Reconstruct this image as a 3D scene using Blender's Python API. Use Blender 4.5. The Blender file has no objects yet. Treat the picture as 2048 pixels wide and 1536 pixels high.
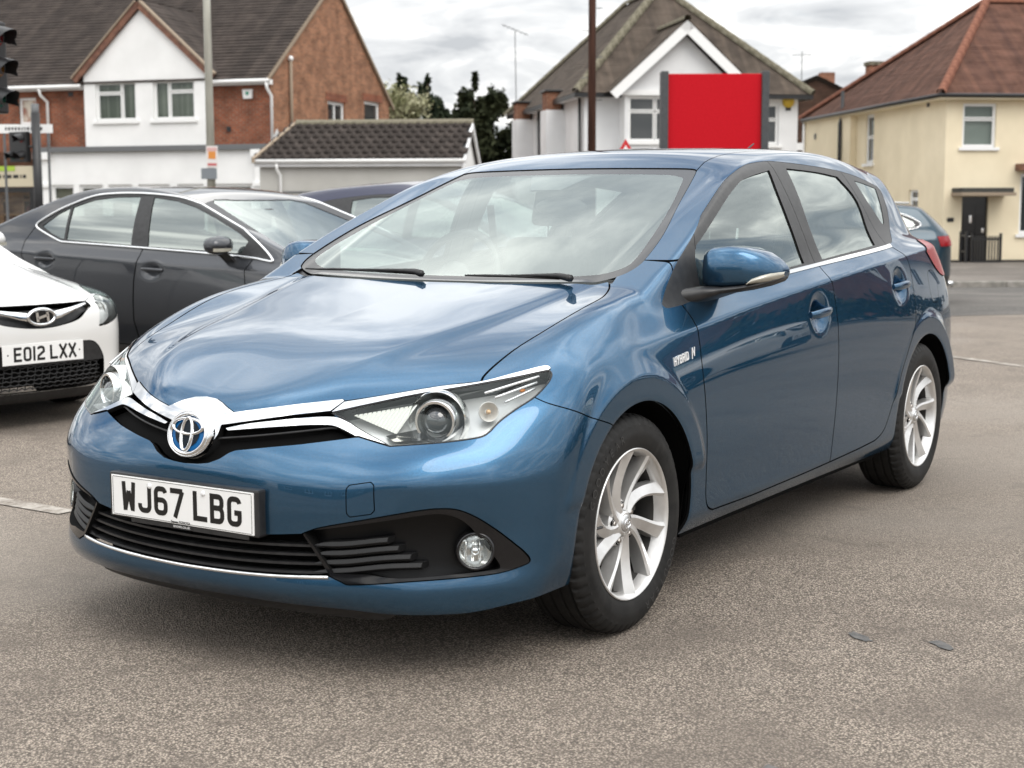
import bpy, bmesh, math, random
import numpy as np
from mathutils import Vector, Matrix

# ------------------------------------------------------------------ camera, sky, sun, exposure
SC = bpy.context.scene
COL = SC.collection
CAM_POS = np.array([3.7062, 2.8514, 1.2228])
CAM_R = np.array([-0.54341697, 0.83945904, -0.00255377])
CAM_U = np.array([-0.10124286, -0.06251819, 0.99289544])
CAM_F = np.array([-0.83333539, -0.53981479, -0.11896268])
cam_data = bpy.data.cameras.new("camera")
cam_data.sensor_fit = 'HORIZONTAL'
cam_data.sensor_width = 36.0
cam_data.lens = 2988.6 * 36.0 / 2048.0
cam_data.clip_start = 0.05
cam_data.clip_end = 2000.0
cam_data.dof.use_dof = True
cam_data.dof.focus_distance = 4.6
cam_data.dof.aperture_fstop = 5.6
cam = bpy.data.objects.new("camera", cam_data)
COL.objects.link(cam)
cam.matrix_world = Matrix(((CAM_R[0], CAM_U[0], -CAM_F[0], CAM_POS[0]),
                           (CAM_R[1], CAM_U[1], -CAM_F[1], CAM_POS[1]),
                           (CAM_R[2], CAM_U[2], -CAM_F[2], CAM_POS[2]), (0, 0, 0, 1)))
SC.camera = cam

SUN_EL, SUN_AZ = 52.0, 62.0      # degrees; azimuth of the sun measured from +x towards +y
world = bpy.data.worlds.new("World")
SC.world = world
world.use_nodes = True
wn = world.node_tree.nodes
wl = world.node_tree.links
for n_ in list(wn):
    wn.remove(n_)
w_out = wn.new('ShaderNodeOutputWorld')
w_bg = wn.new('ShaderNodeBackground')
w_bg.inputs['Strength'].default_value = 0.1
w_sky = wn.new('ShaderNodeTexSky')
w_sky.sky_type = 'NISHITA'
w_sky.sun_disc = False
w_sky.sun_elevation = math.radians(SUN_EL)
w_sky.sun_rotation = math.radians(90 - SUN_AZ)
w_sky.air_density = 1.0
w_sky.dust_density = 1.5
# broken cloud deck: noise on the sky direction flattened onto a cloud plane
w_tc = wn.new('ShaderNodeTexCoord')
w_sep = wn.new('ShaderNodeSeparateXYZ')
wl.new(w_tc.outputs['Generated'], w_sep.inputs[0])
w_z = wn.new('ShaderNodeMath'); w_z.operation = 'MAXIMUM'; w_z.inputs[1].default_value = 0.0
wl.new(w_sep.outputs['Z'], w_z.inputs[0])
w_za = wn.new('ShaderNodeMath'); w_za.operation = 'ADD'; w_za.inputs[1].default_value = 0.16
wl.new(w_z.outputs[0], w_za.inputs[0])
w_dx = wn.new('ShaderNodeMath'); w_dx.operation = 'DIVIDE'
w_dy = wn.new('ShaderNodeMath'); w_dy.operation = 'DIVIDE'
wl.new(w_sep.outputs['X'], w_dx.inputs[0]); wl.new(w_za.outputs[0], w_dx.inputs[1])
wl.new(w_sep.outputs['Y'], w_dy.inputs[0]); wl.new(w_za.outputs[0], w_dy.inputs[1])
w_cmb = wn.new('ShaderNodeCombineXYZ')
wl.new(w_dx.outputs[0], w_cmb.inputs[0]); wl.new(w_dy.outputs[0], w_cmb.inputs[1])
w_n1 = wn.new('ShaderNodeTexNoise')
w_n1.inputs['Scale'].default_value = 1.15; w_n1.inputs['Detail'].default_value = 9.0
w_n1.inputs['Roughness'].default_value = 0.56; w_n1.inputs['Distortion'].default_value = 0.35
wl.new(w_cmb.outputs[0], w_n1.inputs['Vector'])
w_cov = wn.new('ShaderNodeMapRange')
w_cov.inputs['From Min'].default_value = 0.30; w_cov.inputs['From Max'].default_value = 0.46
wl.new(w_n1.outputs['Fac'], w_cov.inputs['Value'])
w_n2 = wn.new('ShaderNodeTexNoise')
w_n2.inputs['Scale'].default_value = 2.3; w_n2.inputs['Detail'].default_value = 8.0
w_n2.inputs['Roughness'].default_value = 0.55; w_n2.inputs['Distortion'].default_value = 0.5
wl.new(w_cmb.outputs[0], w_n2.inputs['Vector'])
w_cr = wn.new('ShaderNodeValToRGB')
w_cr.color_ramp.elements[0].position = 0.36; w_cr.color_ramp.elements[0].color = (6.2, 6.45, 6.75, 1)
w_cr.color_ramp.elements[1].position = 0.66; w_cr.color_ramp.elements[1].color = (18.0, 17.7, 17.0, 1)
e_ = w_cr.color_ramp.elements.new(0.50); e_.color = (9.4, 9.55, 9.65, 1)
wl.new(w_n2.outputs['Fac'], w_cr.inputs['Fac'])
w_mix = wn.new('ShaderNodeMixRGB')
wl.new(w_cov.outputs[0], w_mix.inputs['Fac'])
wl.new(w_sky.outputs[0], w_mix.inputs['Color1'])
wl.new(w_cr.outputs['Color'], w_mix.inputs['Color2'])
# an overcast sky is brighter towards the zenith (CIE overcast law)
w_cie = wn.new('ShaderNodeMath'); w_cie.operation = 'MULTIPLY_ADD'; w_cie.inputs[1].default_value = 1.15; w_cie.inputs[2].default_value = 0.56
wl.new(w_z.outputs[0], w_cie.inputs[0])
w_mul = wn.new('ShaderNodeMixRGB'); w_mul.blend_type = 'MULTIPLY'; w_mul.inputs['Fac'].default_value = 1.0
wl.new(w_mix.outputs[0], w_mul.inputs['Color1']); wl.new(w_cie.outputs[0], w_mul.inputs['Color2'])
wl.new(w_mul.outputs[0], w_bg.inputs['Color'])
wl.new(w_bg.outputs[0], w_out.inputs['Surface'])

sun_data = bpy.data.lights.new("sun", 'SUN')
sun_data.energy = 1.0
sun_data.angle = math.radians(36)
sun_data.color = (1.0, 0.955, 0.89)
sun = bpy.data.objects.new("sun", sun_data)
COL.objects.link(sun)
sd_ = Vector((math.cos(math.radians(SUN_EL)) * math.cos(math.radians(SUN_AZ)),
              math.cos(math.radians(SUN_EL)) * math.sin(math.radians(SUN_AZ)), math.sin(math.radians(SUN_EL))))
sun.rotation_euler = sd_.to_track_quat('Z', 'Y').to_euler()
sun.location = sd_ * 60

SC.view_settings.view_transform = 'Standard'
SC.view_settings.look = 'None'
SC.view_settings.exposure = 0.58
SC.view_settings.gamma = 1.0
SC.view_settings.use_curve_mapping = False
SC.render.engine = 'CYCLES'
SC.cycles.use_denoising = True
SC.cycles.max_bounces = 8
SC.cycles.glossy_bounces = 5
SC.cycles.transparent_max_bounces = 16
SC.cycles.caustics_reflective = False
SC.cycles.caustics_refractive = False

# ------------------------------------------------------------------ materials
MATS = {}
def mat(name, col=(0.5, 0.5, 0.5), rough=0.5, metal=0.0, coat=0.0, spec=0.5, emit=None, estr=1.0, alpha=None, trans=0.0, ior=None):
    if name in MATS:
        return MATS[name]
    m = bpy.data.materials.new(name)
    m.use_nodes = True
    b = m.node_tree.nodes['Principled BSDF']
    b.inputs['Base Color'].default_value = (*col, 1)
    b.inputs['Roughness'].default_value = rough
    b.inputs['Metallic'].default_value = metal
    b.inputs['Coat Weight'].default_value = coat
    b.inputs['Coat Roughness'].default_value = 0.02
    b.inputs['Specular IOR Level'].default_value = spec if (rough < .8 or spec != .5) else .18
    b.inputs['Transmission Weight'].default_value = trans
    if ior: b.inputs['IOR'].default_value = ior
    if emit:
        b.inputs['Emission Color'].default_value = (*emit, 1)
        b.inputs['Emission Strength'].default_value = estr
    MATS[name] = m
    return m

def nodes_of(m):
    return m.node_tree.nodes, m.node_tree.links, m.node_tree.nodes['Principled BSDF']

def noise_col(m, c1, c2, scale, detail=4.0, lo=0.35, hi=0.65, bump=0.0, bscale=None, rough=None, coords='Object', stretch=None, bdist=0.01):
    """colour variation between two base colours, and optional fine relief"""
    N, L, b = nodes_of(m)
    tc = N.new('ShaderNodeTexCoord')
    src = tc.outputs[coords]
    if stretch:
        mp = N.new('ShaderNodeMapping'); mp.inputs['Scale'].default_value = stretch
        L.new(src, mp.inputs['Vector']); src = mp.outputs[0]
    n = N.new('ShaderNodeTexNoise'); n.inputs['Scale'].default_value = scale; n.inputs['Detail'].default_value = detail
    L.new(src, n.inputs['Vector'])
    r = N.new('ShaderNodeValToRGB')
    r.color_ramp.elements[0].position = lo; r.color_ramp.elements[0].color = (*c1, 1)
    r.color_ramp.elements[1].position = hi; r.color_ramp.elements[1].color = (*c2, 1)
    L.new(n.outputs['Fac'], r.inputs['Fac'])
    L.new(r.outputs['Color'], b.inputs['Base Color'])
    if bump:
        n2 = N.new('ShaderNodeTexNoise'); n2.inputs['Scale'].default_value = bscale or scale * 4; n2.inputs['Detail'].default_value = 5
        L.new(src, n2.inputs['Vector'])
        bp = N.new('ShaderNodeBump'); bp.inputs['Strength'].default_value = bump; bp.inputs['Distance'].default_value = bdist
        L.new(n2.outputs['Fac'], bp.inputs['Height']); L.new(bp.outputs[0], b.inputs['Normal'])
    return m

def glass_mat(name, tint, ior=1.5, rough=0.0, haze=0.0, hazecol=(0.6, 0.7, 0.7)):
    """thin window glass: a Fresnel mirror over a tinted clear pane"""
    if name in MATS:
        return MATS[name]
    m = bpy.data.materials.new(name); m.use_nodes = True
    N, L = m.node_tree.nodes, m.node_tree.links
    for x in list(N): N.remove(x)
    o = N.new('ShaderNodeOutputMaterial'); mx = N.new('ShaderNodeMixShader')
    r0 = ((ior-1)/(ior+1))**2                       # Schlick's Fresnel, the same from both sides of the pane
    lw = N.new('ShaderNodeLayerWeight'); lw.inputs['Blend'].default_value = 0.5
    p5 = N.new('ShaderNodeMath'); p5.operation = 'POWER'; p5.inputs[1].default_value = 5.0; L.new(lw.outputs['Facing'], p5.inputs[0])
    fr = N.new('ShaderNodeMath'); fr.operation = 'MULTIPLY_ADD'; fr.inputs[1].default_value = 1-r0; fr.inputs[2].default_value = r0; L.new(p5.outputs[0], fr.inputs[0])
    t = N.new('ShaderNodeBsdfTransparent'); t.inputs['Color'].default_value = (*tint, 1)
    g = N.new('ShaderNodeBsdfGlossy'); g.inputs['Roughness'].default_value = rough; g.inputs['Color'].default_value = (0.92, 1.0, 0.98, 1)
    geo = N.new('ShaderNodeNewGeometry')
    L.new(fr.outputs[0], mx.inputs['Fac']); L.new(g.outputs[0], mx.inputs[2])
    if haze:
        d = N.new('ShaderNodeBsdfDiffuse'); d.inputs['Color'].default_value = (*hazecol, 1)
        m2 = N.new('ShaderNodeMixShader'); m2.inputs['Fac'].default_value = haze
        L.new(t.outputs[0], m2.inputs[1]); L.new(d.outputs[0], m2.inputs[2]); L.new(m2.outputs[0], mx.inputs[1])
    else:
        L.new(t.outputs[0], mx.inputs[1])
    L.new(mx.outputs[0], o.inputs['Surface'])
    MATS[name] = m
    return m

def car_paint(name, col, flake=0.5, metal=0.75, rough=0.32, dark=0.6):
    if name in MATS:
        return MATS[name]
    m = mat(name, col, rough=rough, metal=metal, coat=1.0)
    N, L, b = nodes_of(m)
    b.inputs['Coat IOR'].default_value = 1.5
    b.inputs['Specular Tint'].default_value = (*[min(1, c*1.4+.30) for c in col], 1)
    if flake:
        tc = N.new('ShaderNodeTexCoord')
        v = N.new('ShaderNodeTexVoronoi'); v.inputs['Scale'].default_value = 1400
        L.new(tc.outputs['Object'], v.inputs['Vector'])
        mr = N.new('ShaderNodeMixRGB'); mr.blend_type = 'MULTIPLY'; mr.inputs['Fac'].default_value = flake
        mr.inputs['Color1'].default_value = (*[c * 1.25 for c in col], 1)
        L.new(v.outputs['Color'], mr.inputs['Color2'])
        hs = N.new('ShaderNodeHueSaturation'); hs.inputs['Saturation'].default_value = 0.0; hs.inputs['Value'].default_value = 1.5
        L.new(v.outputs['Color'], hs.inputs['Color']); L.new(hs.outputs[0], mr.inputs['Color2'])
        L.new(mr.outputs[0], b.inputs['Base Color'])
        # a little road film and uneven polish in the lacquer
        n = N.new('ShaderNodeTexNoise'); n.inputs['Scale'].default_value = 3.0; n.inputs['Detail'].default_value = 6
        L.new(tc.outputs['Object'], n.inputs['Vector'])
        rr = N.new('ShaderNodeMapRange'); rr.inputs['To Min'].default_value = 0.0; rr.inputs['To Max'].default_value = 0.012
        L.new(n.outputs['Fac'], rr.inputs['Value']); L.new(rr.outputs[0], b.inputs['Coat Roughness'])
    return m

# ------------------------------------------------------------------ objects
def link(o, parent=None):
    COL.objects.link(o)
    if parent is not None:
        o.parent = parent
    return o

def tag(o, label=None, cat=None, group=None, kind=None):
    if label: o['label'] = label
    if cat: o['category'] = cat
    if group: o['group'] = group
    if kind: o['kind'] = kind
    return o

def thing(name, label, cat, loc=(0, 0, 0), rz=0.0, group=None):
    o = bpy.data.objects.new(name, None)
    o.empty_display_size = 0.2
    COL.objects.link(o)
    o.location = loc; o.rotation_euler = (0, 0, rz)
    return tag(o, label, cat, group)

def mesh_obj(name, V, F, m, parent=None, smooth=False, normals=None, mi=None):
    me = bpy.data.meshes.new(name)
    V = np.asarray(V, float)
    if isinstance(F, np.ndarray):
        nf, k = F.shape
        me.vertices.add(len(V)); me.vertices.foreach_set('co', V.ravel().astype(np.float32))
        me.loops.add(nf * k); me.loops.foreach_set('vertex_index', F.ravel().astype(np.int32))
        me.polygons.add(nf); me.polygons.foreach_set('loop_start', (np.arange(nf) * k).astype(np.int32))
        me.update(calc_edges=True)
    else:
        me.from_pydata([tuple(v) for v in V], [], F)
    if smooth or normals is not None:
        me.polygons.foreach_set('use_smooth', np.ones(len(me.polygons), bool))
    if m is not None:
        for mm in (m if isinstance(m, (list, tuple)) else [m]):
            me.materials.append(mm)
    if mi is not None: me.polygons.foreach_set('material_index', mi.astype(np.int32))
    if normals is not None:
        me.normals_split_custom_set_from_vertices([tuple(n) for n in normals])
    me.update()
    o = bpy.data.objects.new(name, me)
    return link(o, parent)

class MB:
    """collects simple solids into one mesh"""
    def __init__(s): s.v = []; s.f = []; s.mi = []; s.cur = 0
    def add(s, V, F):
        n = len(s.v); s.v += [tuple(float(c) for c in p) for p in V]; s.f += [tuple(i + n for i in f) for f in F]
        s.mi += [s.cur] * len(F); return s
    def box(s, x0, x1, y0, y1, z0, z1):
        return s.add([(x0,y0,z0),(x1,y0,z0),(x1,y1,z0),(x0,y1,z0),(x0,y0,z1),(x1,y0,z1),(x1,y1,z1),(x0,y1,z1)],
                     [(0,3,2,1),(4,5,6,7),(0,1,5,4),(1,2,6,5),(2,3,7,6),(3,0,4,7)])
    def hexa(s, P):
        return s.add(P, [(0,3,2,1),(4,5,6,7),(0,1,5,4),(1,2,6,5),(2,3,7,6),(3,0,4,7)])
    def prism(s, poly, d):
        """poly: list of 3D points (planar), extruded by vector d"""
        n = len(poly); d = np.array(d)
        V = [tuple(p) for p in poly] + [tuple(np.array(p) + d) for p in poly]
        F = [tuple(range(n))[::-1], tuple(range(n, 2 * n))] + [(i, (i + 1) % n, n + (i + 1) % n, n + i) for i in range(n)]
        return s.add(V, F)
    def tube(s, pts, r, n=8, caps=True):
        pts = [np.array(p, float) for p in pts]; rs = r if hasattr(r, '__len__') else [r] * len(pts)
        V = []; F = []; up = None
        for i, p in enumerate(pts):
            t = pts[min(i + 1, len(pts) - 1)] - pts[max(i - 1, 0)]; t /= np.linalg.norm(t) + 1e-12
            if up is None:
                up = np.array([0, 0, 1.0]) if abs(t[2]) < .9 else np.array([1.0, 0, 0])
            a = np.cross(t, up); a /= np.linalg.norm(a) + 1e-12; b = np.cross(a, t); up = b
            for k in range(n):
                th = 2 * math.pi * k / n
                V.append(p + rs[i] * (math.cos(th) * a + math.sin(th) * b))
        for i in range(len(pts) - 1):
            for k in range(n):
                F.append((i*n+k, i*n+(k+1)%n, (i+1)*n+(k+1)%n, (i+1)*n+k))
        if caps:
            F.append(tuple(range(n))[::-1]); F.append(tuple((len(pts)-1)*n + k for k in range(n)))
        return s.add(V, F)
    def lathe(s, prof, c=(0,0,0), axis='y', n=48, closed=False):
        """prof: (r, a) pairs: radius and position along the axis"""
        V = []; F = []; m = len(prof)
        for k in range(n):
            th = 2 * math.pi * k / n; cs, sn = math.cos(th), math.sin(th)
            for r, a in prof:
                p = (r*cs, a, r*sn) if axis == 'y' else ((a, r*cs, r*sn) if axis == 'x' else (r*cs, r*sn, a))
                V.append((p[0]+c[0], p[1]+c[1], p[2]+c[2]))
        for k in range(n):
            for i in range(m if closed else m - 1):
                j = (i + 1) % m
                F.append((k*m+i, k*m+j, ((k+1)%n)*m+j, ((k+1)%n)*m+i))
        return s.add(V, F)
    def grid(s, P, closed_u=False, closed_v=False):
        P = np.asarray(P, float); a, b = P.shape[:2]
        F = [(i*b+j, ((i+1)%a)*b+j, ((i+1)%a)*b+(j+1)%b, i*b+(j+1)%b)
             for i in range(a if closed_u else a-1) for j in range(b if closed_v else b-1)]
        return s.add(P.reshape(-1, 3), F)
    def ball(s, c, r, n=16, m=10):
        rx, ry, rz = r if hasattr(r, '__len__') else (r, r, r)
        P = [[(c[0]+rx*math.sin(math.pi*i/m)*math.cos(2*math.pi*k/n), c[1]+ry*math.sin(math.pi*i/m)*math.sin(2*math.pi*k/n), c[2]+rz*math.cos(math.pi*i/m)) for k in range(n)] for i in range(m+1)]
        return s.grid(P, False, True)
    def xf(s, fn):
        s.v = [tuple(fn(np.array(p))) for p in s.v]; return s
    def build(s, name, m, parent=None, smooth=False, bevel=0.0, seg=2, angle=None, fix=True):
        me = bpy.data.meshes.new(name); me.from_pydata(s.v, [], s.f)
        ms = m if isinstance(m, (list, tuple)) else [m]
        for mm in ms: me.materials.append(mm)
        if len(ms) > 1: me.polygons.foreach_set('material_index', np.array(s.mi, np.int32))
        if fix or bevel:
            bm = bmesh.new(); bm.from_mesh(me)
            bmesh.ops.remove_doubles(bm, verts=bm.verts, dist=1e-5)
            bmesh.ops.recalc_face_normals(bm, faces=bm.faces)
            if bevel:
                es = [e for e in bm.edges if len(e.link_faces) == 2 and e.calc_face_angle(0) > math.radians(25)]
                bmesh.ops.bevel(bm, geom=es, offset=bevel, segments=seg, affect='EDGES', profile=0.6, clamp_overlap=True)
            bm.to_mesh(me); bm.free()
        if smooth:
            me.polygons.foreach_set('use_smooth', np.ones(len(me.polygons), bool))
            if angle: me.set_sharp_from_angle(angle=math.radians(angle))
        me.update()
        return link(bpy.data.objects.new(name, me), parent)

def copy_tree(o, parent=None):
    c = o.copy(); COL.objects.link(c); c.parent = parent
    for ch in [x for x in COL.objects if x.parent == o]:
        copy_tree(ch, c)
    return c

# ------------------------------------------------------------------ lettering: flat strokes
def arcp(cx, cy, rx, ry, a0, a1, n=10):
    return [(cx + rx*math.cos(math.radians(a0+(a1-a0)*i/n)), cy + ry*math.sin(math.radians(a0+(a1-a0)*i/n))) for i in range(n+1)]
def stroke_poly(pts, w, closed=False):
    """flat ribbon of width w along 2D points (centre line), mitred"""
    P = [np.array(pts[0], float)]
    for q in pts[1:]:
        if np.linalg.norm(np.array(q)-P[-1]) > 1e-4*(1+abs(w)): P.append(np.array(q, float))
    P = np.array(P); n = len(P); out_l = []; out_r = []
    for i in range(n):
        a = P[i-1] if (i > 0 or closed) else None; b = P[(i+1) % n] if (i < n-1 or closed) else None
        d1 = (P[i]-a) if a is not None else None; d2 = (b-P[i]) if b is not None else None
        if d1 is None: d1 = d2
        if d2 is None: d2 = d1
        d1 = d1/np.linalg.norm(d1); d2 = d2/np.linalg.norm(d2)
        n1 = np.array([-d1[1], d1[0]]); n2 = np.array([-d2[1], d2[0]])
        m = n1+n2; m = m/max(np.linalg.norm(m), 1e-6); k = 1/max(m@n1, .45)
        out_l.append(P[i]+m*k*w/2); out_r.append(P[i]-m*k*w/2)
    return out_l, out_r
H_ = 79.0; W_ = 50.0; S_ = 14.0
def glyph(ch):
    h, w, s = H_, W_, S_; a = s/2; x0, x1, y0, y1 = a, w-a, a, h-a; ym = h*.53
    r = 13
    G = {
     'W': [([(a-1, h), (a+4, 0)], 0), ([(w-a+1, h), (w-a-4, 0)], 0), ([(a+4, 2), (w/2, 54)], 0), ([(w-a-4, 2), (w/2, 54)], 0)],
     'J': [([(x1, h), (x1, y0+r)] + arcp(x1-r, y0+r, r, r, 0, -90) + [(x0+r, y0)] + arcp(x0+r, y0+r, r, r, -90, -180, 6) + [(x0, y0+r+5)], 0)],
     '6': [(arcp(x1-r, y1-r, r, r, 15, 90, 6) + arcp(x0+r, y1-r, r, r, 90, 180, 6) + arcp(x0+r, y0+r, r, r, 180, 270, 6) + arcp(x1-r, y0+r, r, r, 270, 360, 6) + arcp(x1-r, ym-r, r, r, 0, 90, 6) + [(x0+4, ym)], 0)],
     '7': [([(0, y1), (x1+2, y1)], 0), ([(x1+1.5, y1), (w*.32, 0)], 0)],
     'L': [([(x0, h), (x0, y0), (w, y0)], 0)],
     'B': [([(x0, h), (x0, 0)], 0), ([(0, y1), (x1-r, y1)] + arcp(x1-r, y1-r, r-1.5, r, 90, 0, 6) + arcp(x1-r, ym+r-2, r-1.5, r-2, 0, -90, 6) + [(x0, ym)], 0),
           ([(x1-r, ym)] + arcp(x1-r, ym-r, r, r, 90, 0, 6) + arcp(x1-r, y0+r, r, r, 0, -90, 6) + [(0, y0)], 0)],
     'G': [(arcp(x1-r, y1-r, r, r, 10, 90, 6) + arcp(x0+r, y1-r, r, r, 90, 180, 6) + arcp(x0+r, y0+r, r, r, 180, 270, 6) + arcp(x1-r, y0+r, r, r, 270, 360, 6) + [(x1, h*.46), (w*.5, h*.46)], 0)],
     'E': [([(w, y1), (x0, y1), (x0, y0), (w, y0)], 0), ([(x0, h/2+1), (w-6, h/2+1)], 0)],
     'O': [(arcp(x1-r, y1-r, r, r, 0, 90, 6) + arcp(x0+r, y1-r, r, r, 90, 180, 6) + arcp(x0+r, y0+r, r, r, 180, 270, 6) + arcp(x1-r, y0+r, r, r, 270, 354, 6), 1)],
     '1': [([(a, h), (a, 0)], 0)],
     '2': [(arcp(x0+r, y1-r, r, r, 170, 90, 6) + arcp(x1-r, y1-r, r, r, 90, 0, 6) + [(x1, h*.6), (x0+1, h*.3), (x0, y0), (w, y0)], 0)],
     'X': [([(3, h), (w-3, 0)], 0), ([(w-3, h), (3, 0)], 0)],
     'H': [([(x0, h), (x0, 0)], 0), ([(x1, h), (x1, 0)], 0), ([(x0, h/2), (x1, h/2)], 0)],
     'Y': [([(3, h), (w/2, h*.45), (w/2, 0)], 0), ([(w-3, h), (w/2, h*.45)], 0)],
     'R': [([(x0, h), (x0, 0)], 0), ([(0, y1), (x1-r, y1)] + arcp(x1-r, y1-r, r, r, 90, 0, 6) + arcp(x1-r, ym+r-4, r, r-4, 0, -90, 6) + [(x0, ym-4)], 0), ([(w*.5, ym), (x1+2, 0)], 0)],
     'I': [([(a, h), (a, 0)], 0)],
     'D': [([(x0, h), (x0, 0)], 0), ([(0, y1), (x1-r, y1)] + arcp(x1-r, y1-r, r, r, 90, 0, 6) + arcp(x1-r, y0+r, r, r, 0, -90, 6) + [(0, y0)], 0)],
    }
    return G[ch]
def lettering(text, place, thick=0.0012, scale=0.001, gap=11.0, space=33.0, bold=1.0):
    """text as raised strokes; place(x, y, h) maps millimetres to 3D"""
    mb = MB(); x = 0.0; k = 0
    for ch in text:
        if ch == ' ':
            x += space - gap; continue
        for pts, closed in glyph(ch):
            l, r = stroke_poly(pts, S_*bold, bool(closed)); n = len(l); k += 1
            lift = thick + 0.00007 * (k % 4)
            V = [place((p[0]+x)*scale, p[1]*scale, lift) for p in l] + [place((p[0]+x)*scale, p[1]*scale, lift) for p in r] \
              + [place((p[0]+x)*scale, p[1]*scale, -0.0005) for p in l] + [place((p[0]+x)*scale, p[1]*scale, -0.0005) for p in r]
            F = []
            for i in range(n if closed else n-1):
                j = (i+1) % n
                F += [(i, j, n+j, n+i), (i, 2*n+i, 2*n+j, j), (n+i, n+j, 3*n+j, 3*n+i)]
            if not closed: F += [(0, n, 3*n, 2*n), (n-1, 3*n-1, 4*n-1, 2*n-1)]
            mb.add(V, F)
        x += (S_ if ch in '1I' else W_) + gap
    return mb, (x-gap)*scale
def font_text(name, body, size, m, parent, mw, extrude=0.0006, align='CENTER'):
    """small print: Blender's own font, as mesh"""
    cu = bpy.data.curves.new(name, 'FONT'); cu.body = body; cu.size = size; cu.extrude = extrude; cu.align_x = align
    cu.resolution_u = 3
    o = bpy.data.objects.new(name, cu); COL.objects.link(o)
    dg = bpy.context.evaluated_depsgraph_get()
    me = bpy.data.meshes.new_from_object(o.evaluated_get(dg))
    bpy.data.objects.remove(o); bpy.data.curves.remove(cu)
    me.materials.clear(); me.materials.append(m)
    me.transform(mw)
    return link(bpy.data.objects.new(name, me), parent)

# ------------------------------------------------------------------ car bodies: smooth surface core
#   a body is what lies inside a side surface |y| < Y(x,z), under a top surface z < T(x,y) and behind / before
#   end surfaces x < F(y,z), x > R(y,z); it is meshed, then cut into panels, glass and openings
def nspline(xk, yk, x):
    """natural cubic spline through knots (yk may be 2D: columns)"""
    xk = np.asarray(xk, float); yk = np.asarray(yk, float); x = np.asarray(x, float)
    if xk[0] > xk[-1]: xk = xk[::-1]; yk = yk[::-1]
    n = len(xk); h = np.diff(xk)
    A = np.zeros((n, n)); B = np.zeros((n,) + yk.shape[1:])
    A[0, 0] = A[-1, -1] = 1
    for i in range(1, n-1):
        A[i, i-1] = h[i-1]; A[i, i] = 2*(h[i-1]+h[i]); A[i, i+1] = h[i]
        B[i] = 6*((yk[i+1]-yk[i])/h[i] - (yk[i]-yk[i-1])/h[i-1])
    M = np.linalg.solve(A, B)
    i = np.clip(np.searchsorted(xk, x) - 1, 0, n-2)
    sh = (slice(None),) + (None,)*(yk.ndim-1)
    hi = h[i][sh] if yk.ndim > 1 else h[i]; xx = x[sh] if yk.ndim > 1 else x
    a0 = xk[i][sh] if yk.ndim > 1 else xk[i]
    t = xx - a0
    tl = np.clip(t, 0, hi)
    s = (yk[i+1]-yk[i])/hi - hi*(2*M[i]+M[i+1])/6
    v = yk[i] + tl*(s + tl*(M[i]/2 + tl*(M[i+1]-M[i])/(6*hi)))
    e0 = s; e1 = s + hi*(M[i] + (M[i+1]-M[i])/2)
    return v + np.where(t < 0, t*e0, 0) + np.where(t > hi, (t-hi)*e1, 0)

def hermite(xk, yk, x):
    """monotone cubic through knots (no overshoot)"""
    xk = np.asarray(xk, float); yk = np.asarray(yk, float)
    if xk[0] > xk[-1]: xk = xk[::-1]; yk = yk[::-1]
    h = np.diff(xk); d = np.diff(yk)/h; m = np.zeros(len(xk)); m[0] = d[0]; m[-1] = d[-1]
    for i in range(1, len(xk)-1):
        m[i] = 0 if d[i-1]*d[i] <= 0 else 2*d[i-1]*d[i]/(d[i-1]+d[i])
    x = np.asarray(x, float); i = np.clip(np.searchsorted(xk, x)-1, 0, len(xk)-2)
    t = (np.clip(x, xk[0], xk[-1])-xk[i])/h[i]; hh = h[i]
    v = (2*t**3-3*t**2+1)*yk[i] + (t**3-2*t**2+t)*hh*m[i] + (-2*t**3+3*t**2)*yk[i+1] + (t**3-t**2)*hh*m[i+1]
    return v + np.where(x < xk[0], (x-xk[0])*m[0], 0) + np.where(x > xk[-1], (x-xk[-1])*m[-1], 0)

class Grid2:
    """regular table read with cubic B-spline weights (C2 smooth)"""
    def __init__(s, a, b, d, Z): s.a, s.b, s.d, s.Z = a, b, d, Z
    @staticmethod
    def axis(lo, hi, d): return np.arange(lo, hi + d*.5, d)
    def w(s, t):
        return np.stack([(1-t)**3/6, (3*t**3-6*t**2+4)/6, (-3*t**3+3*t**2+3*t+1)/6, t**3/6])
    def __call__(s, A, B):
        u = np.clip((A-s.a[0])/s.d[0], 1, len(s.a)-3.001); v = np.clip((B-s.b[0])/s.d[1], 1, len(s.b)-3.001)
        i = np.floor(u).astype(int); j = np.floor(v).astype(int)
        wu = s.w(u-i); wv = s.w(v-j); r = 0
        for p in range(4):
            for q in range(4):
                r = r + wu[p]*wv[q]*s.Z[i-1+p, j-1+q]
        return r

def blur1(Z, k, ax):
    """binomial smoothing, k passes"""
    for _ in range(k):
        p = np.pad(Z, [(1, 1) if a == ax else (0, 0) for a in range(Z.ndim)], mode='reflect', reflect_type='odd')
        sl = lambda o: tuple(slice(o, o+Z.shape[ax]) if a == ax else slice(None) for a in range(Z.ndim))
        Z = (p[sl(0)] + 2*p[sl(1)] + p[sl(2)])/4
    return Z

def smax(a, b, k):
    h = np.maximum(k-np.abs(a-b), 0)/k
    return np.maximum(a, b) + h**3*k/6

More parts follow.
